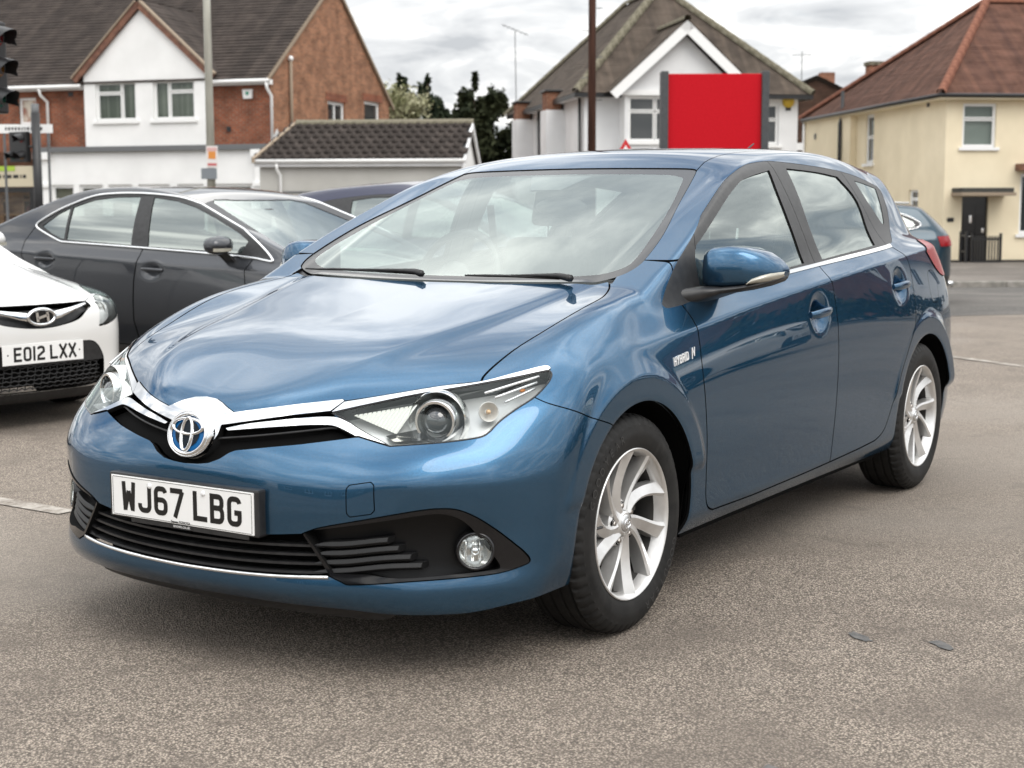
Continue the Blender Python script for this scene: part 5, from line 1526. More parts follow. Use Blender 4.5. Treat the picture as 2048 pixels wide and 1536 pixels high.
for i in range(60):
    l0 = -30+i*1.0
    a = [GP(27.20, l0+.004, -.05), GP(27.20, l0+.996, -.05), GP(27.34, l0+.996, -.05), GP(27.34, l0+.004, -.05)]
    kerb.hexa(a+[p+np.array([0, 0, .165]) for p in a])
tag(kerb.build('kerb', M_KERB, bevel=.012, seg=1), kind='structure')

M_LINE = mat('worn_white_line', (.5, .48, .44), rough=.9)
N_, L_, b_ = nodes_of(M_LINE)
t_ = N_.new('ShaderNodeTexCoord'); n_ = N_.new('ShaderNodeTexNoise'); n_.inputs['Scale'].default_value = 9; n_.inputs['Detail'].default_value = 9; n_.inputs['Roughness'].default_value = .75
L_.new(t_.outputs['Object'], n_.inputs['Vector'])
r_ = N_.new('ShaderNodeValToRGB'); r_.color_ramp.elements[0].position = .42; r_.color_ramp.elements[0].color = (.19, .165, .14, 1); r_.color_ramp.elements[1].position = .62; r_.color_ramp.elements[1].color = (.42, .39, .35, 1)
L_.new(n_.outputs['Fac'], r_.inputs['Fac']); L_.new(r_.outputs['Color'], b_.inputs['Base Color'])
for (x0, y0, x1, y1, w) in ((-.37, -6.9, -.27, -1.85, .095), (-3.17, -7.6, -3.10, -2.2, .095), (-5.80, -7.4, -5.72, -2.0, .095)):
    d = np.array([x1-x0, y1-y0]); d /= np.linalg.norm(d); q = np.array([-d[1], d[0]])*w/2
    tag(MB().add([(x0+q[0], y0+q[1], .004), (x1+q[0], y1+q[1], .004), (x1-q[0], y1-q[1], .004), (x0-q[0], y0-q[1], .004)], [(0, 1, 2, 3)]).build('bay_marking', M_LINE), kind='structure')
l = [GP(s, 2.9+.0*s, .004) for s in (13.0,)]
P = [[GP(s, ll, .004) for ll in (3.6, 4.4, 5.4, 6.6)] for s in (12.42, 12.52)]
P = [[np.array([-8.75, -.95, float(fall(12.3))+.006]), np.array([-7.3, .95, float(fall(10.8))+.006])], [np.array([-8.67, -1.01, float(fall(12.3))+.006]), np.array([-7.22, .89, float(fall(10.8))+.006])]]
tag(MB().grid(P).build('bay_marking', M_LINE), kind='structure')
# bitumen spots and a hairline crack in the yard
rnd_ = random.Random(8)
M_TAR = noise_col(mat('bitumen_spot', (.10, .10, .10), rough=.8), (.085, .085, .085), (.14, .135, .13), 30, bump=.4, bscale=160)
for cx, cy, a, b, th in ((-.296, 1.434, .05, .022, .9), (-.34, 1.657, .055, .022, .9), (.78, 1.62, .03, .018, .2), (1.45, -.62, .05, .03, 1.0), (-2.9, 2.1, .09, .04, .3)):
    pts = []
    for k in range(14):
        t = 2*math.pi*k/14; r = rnd_.uniform(.75, 1.2); x, y = a*r*math.cos(t), b*r*math.sin(t)
        pts.append((cx+x*math.cos(th)-y*math.sin(th), cy+x*math.sin(th)+y*math.cos(th), .003))
    tag(MB().add(pts, [tuple(range(14))]).build('bitumen_patch', M_TAR), kind='structure')

# ------------------------------------------------------------------ building kit (local axes: x along the front, y out towards the street, z up)
M_UPVC = mat('white_upvc', (.85, .85, .84), rough=.35)
M_PANE = mat('window_pane', (.035, .04, .042), rough=.04, spec=.6, coat=.6)
M_CURT = noise_col(mat('curtain', (.45, .43, .37), rough=.9), (.33, .32, .27), (.5, .48, .42), 3, stretch=(30, 1, 1))
M_WREND = noise_col(mat('white_render', (.84, .84, .83), rough=.85), (.79, .79, .78), (.86, .86, .85), 1.3, bump=.25, bscale=60, bdist=.01)
M_GREND = noise_col(mat('pale_grey_render', (.76, .765, .77), rough=.85), (.71, .715, .72), (.79, .795, .80), 1.1, bump=.25, bscale=70, bdist=.01)
M_CREAM = noise_col(mat('cream_render', (.80, .70, .51), rough=.88), (.75, .655, .475), (.83, .73, .54), 1.0, bump=.35, bscale=80, bdist=.01)
M_LEAD = mat('grey_flashing', (.13, .135, .14), rough=.6)
M_BLKP = mat('black_pipe', (.012, .012, .013), rough=.4)
M_BARGE = noise_col(mat('brown_bargeboard', (.16, .065, .04), rough=.6), (.11, .045, .03), (.22, .10, .06), 5)
M_MORT = mat('verge_mortar', (.30, .24, .18), rough=.9)
def brick_mat(name, c1, c2, mort, ax='x', bw=.225, bh=.075, rough=.88, ms=.012, off=.5, bias=0.0, noise=None, bump=.4):
    m = mat(name, c1, rough=rough); N, L, b = nodes_of(m)
    tc = N.new('ShaderNodeTexCoord'); sp = N.new('ShaderNodeSeparateXYZ'); cb = N.new('ShaderNodeCombineXYZ')
    L.new(tc.outputs['Object'], sp.inputs[0]); L.new(sp.outputs['X' if ax == 'x' else 'Y'], cb.inputs[0]); L.new(sp.outputs['Z'], cb.inputs[1])
    t = N.new('ShaderNodeTexBrick'); L.new(cb.outputs[0], t.inputs['Vector'])
    t.inputs['Scale'].default_value = 1.0; t.inputs['Brick Width'].default_value = bw; t.inputs['Row Height'].default_value = bh
    t.inputs['Mortar Size'].default_value = ms; t.inputs['Color1'].default_value = (*c1, 1); t.inputs['Color2'].default_value = (*c2, 1); t.inputs['Mortar'].default_value = (*mort, 1)
    t.inputs['Bias'].default_value = bias; t.offset = off
    n = N.new('ShaderNodeTexNoise'); n.inputs['Scale'].default_value = 2.2; n.inputs['Detail'].default_value = 6; L.new(tc.outputs['Object'], n.inputs['Vector'])
    mr = N.new('ShaderNodeMapRange'); mr.inputs['From Min'].default_value = .3; mr.inputs['From Max'].default_value = .7; mr.inputs['To Min'].default_value = .66; mr.inputs['To Max'].default_value = 1.25
    L.new(n.outputs['Fac'], mr.inputs['Value'])
    mu = N.new('ShaderNodeMixRGB'); mu.blend_type = 'MULTIPLY'; mu.inputs['Fac'].default_value = 1; L.new(t.outputs['Color'], mu.inputs['Color1']); L.new(mr.outputs[0], mu.inputs['Color2'])
    L.new(mu.outputs[0], b.inputs['Base Color'])
    bp = N.new('ShaderNodeBump'); bp.inputs['Strength'].default_value = bump; bp.inputs['Distance'].default_value = .01; bp.invert = True
    L.new(t.outputs['Fac'], bp.inputs['Height']); L.new(bp.outputs[0], b.inputs['Normal'])
    return m
M_RBRICK = brick_mat('red_brick', (.30, .085, .042), (.20, .058, .033), (.20, .15, .11), 'x')
M_BBRICK = brick_mat('brown_brick', (.36, .155, .085), (.21, .085, .05), (.30, .21, .14), 'y')
M_BBRICKX = brick_mat('chimney_brick', (.30, .12, .07), (.20, .075, .045), (.24, .17, .12), 'x')
M_DBRICK = brick_mat('dark_brick', (.09, .045, .03), (.06, .03, .022), (.08, .06, .045), 'x')
def tile_mat(name, a, b_, ax, tw=.30, rough=.9):
    return brick_mat(name, a, b_, tuple(c*.7 for c in a), ax, tw, 10.0, rough, .006, .37, bump=.1)
M_TILE_L = tile_mat('dark_brown_tiles', (.060, .048, .042), (.043, .035, .031), 'x')
M_TILE_LS = tile_mat('dark_brown_tiles_side', (.060, .048, .042), (.043, .035, .031), 'y')
M_TILE_W = tile_mat('weathered_tiles', (.105, .083, .066), (.070, .056, .046), 'x', .17)
M_TILE_WS = tile_mat('weathered_tiles_side', (.105, .083, .066), (.072, .058, .047), 'y', .17)
M_TILE_C = tile_mat('red_brown_tiles', (.135, .068, .048), (.090, .047, .036), 'x', .17)
M_TILE_CS = tile_mat('red_brown_tiles_side', (.130, .068, .048), (.088, .047, .036), 'y', .17)
M_RIDGE = noise_col(mat('terracotta_ridge', (.20, .085, .055), rough=.9), (.15, .062, .042), (.25, .11, .07), 6)
M_RIDGE_W = noise_col(mat('mossy_ridge', (.16, .14, .10), rough=.95), (.11, .10, .07), (.22, .20, .15), 7)

def wall(name, m, parent, poly, holes=(), y=0.0, t=.25, axis='x', flip=1):
    """upright wall: outline poly of (a, z); rectangular holes with reveals. axis 'x': face at y; axis 'y': face at x"""
    pt = (lambda a, z, d: (a, y-d, z)) if axis == 'x' else (lambda a, z, d: (y-d*flip, a, z))
    mb = MB()
    xs = sorted({p[0] for p in poly} | {h[0] for h in holes} | {h[1] for h in holes})
    # vertical strips between all break points, each a polygon cut by the holes
    def zrange(a):
        zs = []
        n = len(poly)
        for i in range(n):
            (a0, z0), (a1, z1) = poly[i], poly[(i+1) % n]
            if abs(a1-a0) > 1e-9 and min(a0, a1)-1e-9 <= a <= max(a0, a1)+1e-9: zs.append(z0+(z1-z0)*(a-a0)/(a1-a0))
        return min(zs), max(zs)
    e = 1e-6
    for a0, a1 in zip(xs[:-1], xs[1:]):
        l0, h0 = zrange(a0+e); l1, h1 = zrange(a1-e)
        cuts = sorted([(h[2], h[3]) for h in holes if h[0] <= a0+e and h[1] >= a1-e])
        cur0, cur1 = l0, l1
        for c0, c1 in cuts:
            mb.add([pt(a0, cur0, 0), pt(a1, cur1, 0), pt(a1, c0, 0), pt(a0, c0, 0)], [(0, 1, 2, 3)]); cur0 = cur1 = c1
        mb.add([pt(a0, cur0, 0), pt(a1, cur1, 0), pt(a1, h1, 0), pt(a0, h0, 0)], [(0, 1, 2, 3)])
    for x0, x1, z0, z1 in holes:
        c = [(x0, z0), (x1, z0), (x1, z1), (x0, z1)]
        for i in range(4):
            p, q = c[i], c[(i+1) % 4]; mb.add([pt(*p, 0), pt(*q, 0), pt(*q, t), pt(*p, t)], [(0, 1, 2, 3)])
    return mb.build(name, m, parent, fix=False)

def window(parent, x0, x1, z0, z1, y, panes, fm=None, rec=.10, sill=True, back=None, axis='x', flip=1, fw=.055, pane=None, label=None):
    """frame with each opening as (a0,a1,b0,b1) fractions; panes and sill are its pieces"""
    fm = fm or M_UPVC
    def P(a, d, z): return (a, y-d, z) if axis == 'x' else (y-d*flip, a, z)
    def bx(mb, a0, a1, z0_, z1_, d0, d1):
        mb.hexa([P(a0, d1, z0_), P(a1, d1, z0_), P(a1, d0, z0_), P(a0, d0, z0_), P(a0, d1, z1_), P(a1, d1, z1_), P(a1, d0, z1_), P(a0, d0, z1_)])
    mb = MB(); W, H = x1-x0, z1-z0
    bx(mb, x0, x1, z0, z0+fw, rec-.035, rec+.05); bx(mb, x0, x1, z1-fw, z1, rec-.035, rec+.05)
    bx(mb, x0, x0+fw, z0+fw, z1-fw, rec-.035, rec+.05); bx(mb, x1-fw, x1, z0+fw, z1-fw, rec-.035, rec+.05)
    rects = []
    for a0, a1, b0, b1 in panes:
        ra = (x0+W*a0, x0+W*a1, z0+H*b0, z0+H*b1); rects.append(ra)
        f = fw*.75
        for q in ((ra[0]-.001, ra[1]+.001, ra[2], ra[2]+f), (ra[0]-.001, ra[1]+.001, ra[3]-f, ra[3]), (ra[0], ra[0]+f, ra[2]+f, ra[3]-f), (ra[1]-f, ra[1], ra[2]+f, ra[3]-f)):
            bx(mb, *q, rec-.022, rec+.04)
    w = mb.build('window', fm, parent)
    if label: w['label'] = label
    for ra in rects:
        m2 = MB(); bx(m2, ra[0]+.01, ra[1]-.01, ra[2]+.01, ra[3]-.01, rec+.008, rec+.02); m2.build('pane', pane or M_PANE, w)
    if back:
        m2 = MB(); bx(m2, x0+.02, x1-.02, z0+.02, z1-.02, rec+.10, rec+.12); m2.build('blind', back, w)
    if sill:
        m2 = MB(); bx(m2, x0-.10, x1+.10, z0-.09, z0-.0, -.07, rec+.04); m2.build('sill', fm, w)
    return w

def courses(name, m, parent, poly, gauge=.18, lift=.014, kind='stuff'):
    """a roof slope laid in courses: poly = planar 3D outline, first edge is the eave"""
    P = A3(poly); u = P[1]-P[0]; u /= np.linalg.norm(u); n = np.cross(u, P[2]-P[0]); n /= np.linalg.norm(n)
    if n[2] < 0: n = -n
    v = np.cross(n, u)
    if v[2] < 0: v = -v
    Q = np.stack([(P-P[0])@u, (P-P[0])@v], 1); vmax = Q[:, 1].max()
    def ext(t):
        a = []
        for i in range(len(Q)):
            p, q = Q[i], Q[(i+1) % len(Q)]
            if abs(q[1]-p[1]) < 1e-9:
                if abs(p[1]-t) < 1e-6: a += [p[0], q[0]]
            elif min(p[1], q[1])-1e-9 <= t <= max(p[1], q[1])+1e-9: a.append(p[0]+(q[0]-p[0])*(t-p[1])/(q[1]-p[1]))
        return min(a), max(a)
    k = max(1, int(round(vmax/gauge))); mb = MB(); rnd = random.Random(len(name)+k)
    W = lambda a, t, h: P[0]+u*a+v*t+n*h
    for i in range(k):
        t0, t1 = vmax*i/k, vmax*(i+1)/k
        a0, b0 = ext(t0+1e-4); a1, b1 = ext(t1-1e-4)
        # each course is broken into lengths that sit a little unevenly
        m_ = max(1, int((b0-a0)/1.1)); 
        for j in range(m_):
            f0, f1 = j/m_, (j+1)/m_; d = rnd.uniform(-.004, .005)
            A0, B0, A1, B1 = a0+(b0-a0)*f0, a0+(b0-a0)*f1, a1+(b1-a1)*f0, a1+(b1-a1)*f1
            mb.add([W(A0, t0, lift+d), W(B0, t0, lift+d), W(B1, t1+.02, .003), W(A1, t1+.02, .003), W(A0, t0, -.01), W(B0, t0, -.01)], [(0, 1, 2, 3), (4, 5, 1, 0)])
    o = mb.build(name, m, parent, fix=False)
    o['kind'] = kind
    return o
def ridge_tiles(parent, a, b, r, m, n=None, name='ridge_tile'):
    a, b = A3(a), A3(b); L = np.linalg.norm(b-a); n = n or max(2, int(L/.45)); o0 = None
    d = (b-a)/n
    for i in range(n):
        if o0 is None:
            mb = MB(); side = np.cross(d, [0, 0, 1.0]); side /= np.linalg.norm(side); up = np.cross(side, d); up /= np.linalg.norm(up)
            Pp = [[np.array(d)*t+side*r*math.cos(th)*(1.04-.06*t)+up*r*math.sin(th)*(1.04-.06*t) for th in np.linspace(-.3, math.pi+.3, 7)] for t in (0.0, 1.03)]
            o0 = mb.grid(Pp).build(name, m, parent, smooth=True); o0.location = a
        else:
            c = o0.copy(); COL.objects.link(c); c.parent = parent; c.location = a+d*i

def face_street(root):
    """the kit is drawn with y towards the street; turn it into the right-handed frame of the scene"""
    done = set()
    def rec(o):
        for c in [q for q in COL.objects if q.parent == o]:
            if c.type == 'MESH' and c.data.name not in done:
                done.add(c.data.name); c.data.transform(Matrix.Diagonal((1, -1, 1, 1))); c.data.flip_normals()
            l = c.location; c.location = (l[0], -l[1], l[2])
            r = c.rotation_euler; c.rotation_euler = (-r[0], r[1], -r[2])
            rec(c)
    rec(root)
    return root
def bars(parent, name, m, boxes, bevel=.0):
    first = None
    for b in boxes:
        o = MB().box(*b).build(name, m, parent, bevel=bevel); first = first or o
    if first is None:
        first = bpy.data.objects.new(name, None); link(first, parent)
    return first

# ------------------------------------------------------------------ brick shop with white gabled bay
Z0 = -.62
def shop():
    t = thing('shop_building', 'red brick shop with dark tiled roof, white gabled bay and white shopfront', 'building', (-30.18, -27.61, Z0), 1.8312)
    EZ = 5.52; RY, RZ = -4.55, 9.0
    # front, first floor and end wall
    wall('front_wall', M_RBRICK, t, [(-17, 3.55), (0, 3.55), (0, EZ+.1), (-17, EZ+.1)], [(-8.78, -8.15, 4.40, 5.22)], 0)
    wall('end_wall', M_BBRICK, t, [(-9.1, 0), (0, 0), (0, EZ), (RY, RZ), (-9.1, EZ)], [(-5.33, -4.0, 3.3, 5.20), (-8.28, -6.92, 3.5, 5.38)], 0, axis='y')
    wall('back_wall', M_BBRICKX, t, [(-17, 0), (0, 0), (0, EZ), (-17, EZ)], (), -9.1)
    window(t, -5.33, -4.0, 3.3, 5.20, 0, [(.04, .5, .03, .97), (.5, .96, .03, .97)], axis='y', back=M_CURT, sill=False)
    window(t, -8.28, -6.92, 3.5, 5.38, 0, [(.04, .96, .05, .97)], axis='y', sill=True)
    bars(t, 'lintel', M_RBRICK, [(-.01, .015, -5.5, -3.85, 5.20, 5.45)]); bars(t, 'lintel', M_RBRICK, [(-.01, .015, -8.45, -6.75, 5.38, 5.63)])
    # main roof
    courses('roof_slope', M_TILE_L, t, [(-17, .32, EZ+.05), (.06, .32, EZ+.05), (.06, RY, RZ+.08), (-17, RY, RZ+.08)], .185, .032)
    courses('roof_slope', M_TILE_L, t, [(.06, -9.4, EZ-.2), (-17, -9.4, EZ-.2), (-17, RY, RZ+.08), (.06, RY, RZ+.08)], .3)
    ridge_tiles(t, (-17, RY, RZ+.08), (.06, RY, RZ+.08), .12, M_RIDGE_W)
    mb = MB()
    for y0, z0, y1, z1 in ((.30, EZ-.02, RY, RZ+.02), (-9.4, EZ-.28, RY, RZ+.02)):
        mb.hexa([(.005, y0, z0-.06), (.09, y0, z0-.06), (.09, y1, z1-.06), (.005, y1, z1-.06), (.005, y0, z0+.06), (.09, y0, z0+.06), (.09, y1, z1+.06), (.005, y1, z1+.06)])
    mb.build('verge', M_MORT, t)
    # eaves gutter and fascia on both sides of the bay
    for x0, x1 in ((-17, -6.3), (-1.9, .10)):
        bars(t, 'fascia', M_UPVC, [(x0, x1, .02, .22, EZ-.12, EZ+.02)])
        MB().tube([(x0, .33, EZ-.02), (x1, .33, EZ-.02)], .06, 8).build('gutter', M_UPVC, t, smooth=True)
    for x in (-7.78, .04):
        MB().tube([(x, .33, EZ-.06), (x, .28, EZ-.25), (x+(.10 if x < -1 else .03), .07, EZ-.45), (x+(.10 if x < -1 else .03), .07, 3.7)], .045, 8).build('downpipe', M_UPVC, t, smooth=True)
    # gabled bay
    BX0, BX1, AX_, AZ = -6.20, -1.98, -4.17, 7.82
    wall('bay_wall', M_WREND, t, [(BX0, 3.62), (BX1, 3.62), (BX1, 5.86), (AX_, AZ-.12), (BX0, 5.86)], [(-5.80, -4.38, 4.43, 5.60), (-3.79, -2.37, 4.43, 5.60)], .28)
    bars(t, 'bay_cheek', M_WREND, [(BX0, BX0+.02, -.2, .275, 3.62, 5.9), (BX1-.02, BX1, -.2, .275, 3.62, 5.9)])
    blindm = noise_col(mat('vertical_blind', (.30, .30, .25), rough=.9), (.16, .165, .13), (.34, .34, .29), 1, lo=.42, hi=.58, stretch=(14, .1, .1))
    clearp = glass_mat('clear_pane', (.75, .78, .76), ior=1.5)
    window(t, -5.80, -4.38, 4.43, 5.60, .28, [(.03, .62, .72, .97), (.03, .62, .03, .70), (.64, .97, .03, .97)], back=blindm, pane=clearp)
    window(t, -3.79, -2.37, 4.43, 5.60, .28, [(.03, .36, .03, .97), (.38, .97, .72, .97), (.38, .97, .03, .70)], back=blindm, pane=clearp)
    for sx, x0 in ((-1, BX0-.28), (1, BX1+.28)):
        zf = 5.66
        d = np.array([AX_-x0, 0, AZ+.06-zf]); d /= np.linalg.norm(d); n = np.array([-d[2], 0, d[0]])*sx*-1
        n = n if n[2] > 0 else -n
        a = np.array([x0, 0, zf]); b = np.array([AX_, 0, AZ+.06])
        mb = MB(); P = [a-n*.10, b-n*.10, b+n*.08, a+n*.08]
        mb.hexa([p+np.array([0, .30, 0]) for p in P]+[p+np.array([0, .40, 0]) for p in P]).build('bargeboard', M_BARGE, t)
        mb = MB(); P = [a+n*.08, b+n*.08, b+n*.13, a+n*.13]
        mb.hexa([p+np.array([0, .26, 0]) for p in P]+[p+np.array([0, .44, 0]) for p in P]).build('verge', M_MORT, t)
        slope = (AZ-zf)/abs(AX_-x0)
        courses('bay_roof_slope', M_TILE_LS, t, [(x0, .38, zf+.14), (x0, -.15, zf+.14), (AX_, -3.25, AZ+.18), (AX_, .38, AZ+.18)], .185)
    # band and shopfront
    bars(t, 'band', M_LEAD, [(-8.05, .02, .0, .34, 3.50, 3.66)], .01)
    shopp = [(-8.0, 0), (-.02, 0), (-.02, 3.52), (-8.0, 3.52)]
    wins = [(-7.55, -6.75, .7, 2.50), (-6.55, -5.70, .1, 2.50), (-5.5, -4.65, .7, 2.50), (-4.45, -3.35, .7, 2.50), (-3.1, -2.2, .7, 2.50), (-1.95, -.55, .7, 2.50)]
    wall('shopfront', M_WREND, t, shopp, wins, .20)
    beige = mat('shop_blind', (.33, .27, .19), rough=.9)
    for w in wins:
        window(t, *w, .20, [(.04, .96, .74, .97), (.04, .96, .02, .72)], back=beige, sill=w[2] > .3, pane=clearp)
    for x in (-8.0, -.42):
        bars(t, 'pilaster', M_UPVC, [(x, x+.40, .202, .30, 0, 3.45), (x-.05, x+.45, .205, .36, 2.42, 2.55), (x-.08, x+.48, .206, .40, 3.28, 3.50)], .01)
    # wood-lined shop at the far end
    bars(t, 'shop_sign', mat('sign_cream', (.55, .49, .36), rough=.5), [(-16.5, -8.22, .02, .16, 2.45, 3.10)], .01)
    for x0, w_ in ((-9.55, .12), (-9.36, .05), (-9.26, .22), (-8.98, .20), (-8.72, .05), (-8.62, .12), (-10.1, .3)):
        bars(t, 'sign_mark', M_BLKP, [(x0, x0+w_, .158, .164, 2.72, 2.83)])
    bars(t, 'sign_accent', mat('sign_lime', (.35, .50, .05), rough=.5), [(-16.5, -8.9, .165, .175, 2.95, 3.10)])
    bars(t, 'shop_frame', M_BLKP, [(-16.5, -8.1, .0, .14, 2.28, 2.44), (-8.4, -8.1, .0, .14, 0, 2.28)])
    wood = noise_col(mat('shop_wood', (.33, .17, .06), rough=.6), (.22, .10, .035), (.42, .24, .10), 2, stretch=(1, 1, 6))
    bars(t, 'shop_shelving', wood, [(-16.4, -8.4, -.6, -.55, 0, 2.28)] + [(-9.8+.0*k, -8.5, -.5, -.3, 2.0-.45*k, 2.05-.45*k) for k in range(4)] + [(-9.05, -8.95, -.5, -.3, 0, 2.2), (-9.85, -9.75, -.5, -.3, 0, 2.2)])
    bars(t, 'shop_goods', mat('shop_red', (.16, .03, .02), rough=.6), [(-9.7+.2*k, -9.58+.2*k, -.45, -.35, 1.15, 1.5+.05*(k % 2)) for k in range(3)]+[(-8.9+.14*k, -8.80+.14*k, -.45, -.35, 1.6, 1.85) for k in range(2)])
    bars(t, 'shop_glass', glass_mat('shop_glass', (.8, .8, .8)), [(-16.4, -8.4, .05, .06, .02, 2.28)])
    # poster window, alarm box, vents, flue
    window(t, -8.78, -8.15, 4.40, 5.22, 0, [(.05, .95, .04, .96)], sill=False, pane=noise_col(mat('poster', (.55, .47, .38), rough=.5), (.30, .12, .08), (.62, .56, .47), 3.2, lo=.38, hi=.5))
    MB().prism([(-.86, .0, 5.0), (-.58, .0, 5.0), (-.55, .0, 5.28), (-.89, .0, 5.28)], (0, .09, 0)).build('alarm_box', M_UPVC, t, bevel=.02)
    MB().lathe([(0, .10), (.05, .098), (.06, .09)], c=(-.72, 0, 5.16), axis='y', n=12).build('alarm_lamp', mat('alarm_green', (.05, .3, .2), rough=.3), t)
    bars(t, 'air_brick', M_BLKP, [(-6.95, -6.78, .0, .02, 5.22, 5.36), (-1.47, -1.33, .0, .02, 4.05, 4.2)])
    MB().tube([(.07, -1.26, 3.2), (.07, -1.26, 6.2)], .05, 8).build('flue_pipe', M_MORT, t, smooth=True)
    MB().ball((.07, -1.26, 6.27), .085, 10, 8).build('flue_cowl', M_UPVC, t, smooth=True)
    for y_, z_ in ((-3.4, 7.7), (-5.2, 7.1), (-3.9, 6.9)):
        pass
    return t
face_street(shop())

# ------------------------------------------------------------------ low outbuilding with single tiles
def outbuilding():
    gz_ = float(fall(40.0))
    t = thing('outbuilding', 'low pale outbuilding with tiled roof joined to the brick gable', 'building', (-26.2, -24.56, gz_), 2.0755)
    e = 2.42-gz_; r = 3.46-gz_
    wall('front_wall', noise_col(mat('stone_render', (.50, .49, .46), rough=.9), (.45, .44, .41), (.54, .53, .50), .8, bump=.2, bscale=50), t, [(.05, 0), (5.45, 0), (5.45, e-.05), (.05, e-.05)], (), -.10)
    bars(t, 'plinth_band', M_LEAD, [(.3, 1.5, -.10, -.08, 1.55-gz_, 1.60-gz_), (3.0, 4.7, -.10, -.07, 1.70-gz_, 1.78-gz_)])
    wall('end_wall', M_WREND, t, [(-4.4, 0), (-.10, 0), (-.10, e-.05), (-2.25, r-.1), (-4.4, e-.05)], (), 5.42, axis='y')
    wall('end_wall', M_WREND, t, [(-4.4, 0), (-.10, 0), (-.10, e-.05), (-2.25, r-.1), (-4.4, e-.05)], (), .05, axis='y', flip=-1)
    bars(t, 'fascia', M_GREND, [(-.05, 5.55, .0, .05, e-.18, e-.02)])
    MB().tube([(-.08, .10, e-.03), (5.58, .10, e-.03)], .055, 8).build('gutter', M_UPVC, t, smooth=True)
    MB().tube([(.55, .10, e-.1), (.55, .06, e-.25), (.62, -.03, e-.4), (.62, -.03, .1)], .04, 8).build('downpipe', M_UPVC, t, smooth=True)
    # roof: rows of interlocking tiles, each its own piece
    slope = MB().hexa([(.0, .10, e-.03), (5.5, .10, e-.03), (5.5, -2.22, r-.03), (.6, -2.22, r-.03), (.0, .10, e-.01), (5.5, .10, e-.01), (5.5, -2.22, r-.01), (.6, -2.22, r-.01)]).build('roof_deck', M_BLKP, t)
    rows, pitch = 7, .255
    v = np.array([0, -2.35, r-e+.02]); vl = np.linalg.norm(v); v /= vl; n = np.array([0, v[2], -v[1]])
    gauge = vl/rows
    mbt = MB()
    prof = [(-.128, .012), (-.10, .034), (-.06, .038), (-.02, .014), (.03, .004), (.08, .004), (.115, .010), (.128, .016)]
    V = []
    for t_, h in ((0, .018), (gauge+.03, .0)):
        V.append([np.array([a, 0, 0])+v*t_+n*(b_+h) for a, b_ in prof])
    V.insert(0, [np.array([a, 0, 0])+n*(b_-.006) for a, b_ in prof])
    mbt.grid(V)
    mats = [noise_col(mat('garage_tile_%s' % c, (.06, .05, .045), rough=.92), tuple(k*f for k in (.026, .021, .019)), tuple(k*f for k in (.052, .043, .038)), 7, lo=.35, hi=.7) for c, f in (('plain', 1.0), ('pale', 1.3), ('dark', .86))]
    protos = []
    rnd = random.Random(4)
    deck = slope
    for i in range(rows):
        inset = .62*i/rows if True else 0
        x = .02+inset
        while x < 5.50:
            k = rnd.choices((0, 1, 2), (8, 1, 4))[0]
            if len(protos) <= 2 and all(p[0] != k for p in protos):
                o = mbt.build('roof_tile', mats[k], deck, smooth=True, fix=False); protos.append((k, o))
            else:
                src = [p[1] for p in protos if p[0] == k]
                if not src:
                    o = mbt.build('roof_tile', mats[k], deck, smooth=True, fix=False); protos.append((k, o))
                else:
                    o = src[0].copy(); COL.objects.link(o); o.parent = deck
            o.location = Vector(np.array([x, .12, e+.0])+v*gauge*i+n*rnd.uniform(0, .006)); o.rotation_euler = (0, rnd.uniform(-.012, .012), rnd.uniform(-.01, .01))
            x += pitch
    courses('back_slope', M_TILE_L, t, [(5.6, -4.6, e), (0, -4.6, e), (.62, -2.25, r+.02), (5.55, -2.25, r+.02)], .3)
    ridge_tiles(t, (.60, -2.23, r+.03), (5.55, -2.23, r+.03), .10, M_RIDGE_W, 11)
    for z0, z1, y0, y1 in ((e-.06, r, .12, -2.23), (e-.06, r, -4.6, -2.23)):
        mb = MB(); mb.hexa([(5.50, y0, z0-.16), (5.56, y0, z0-.16), (5.56, y1, z1-.14), (5.50, y1, z1-.14), (5.50, y0, z0+.02), (5.56, y0, z0+.02), (5.56, y1, z1+.04), (5.50, y1, z1+.04)]).build('bargeboard', M_GREND, t)
    mb = MB(); mb.hexa([(-.10, .16, e-.08), (-.02, .16, e-.08), (.62, -2.23, r-.06), (.54, -2.23, r-.06), (-.10, .16, e+.05), (-.02, .16, e+.05), (.62, -2.23, r+.07), (.54, -2.23, r+.07)]).build('flashing', M_MORT, t)
    return t
face_street(outbuilding())

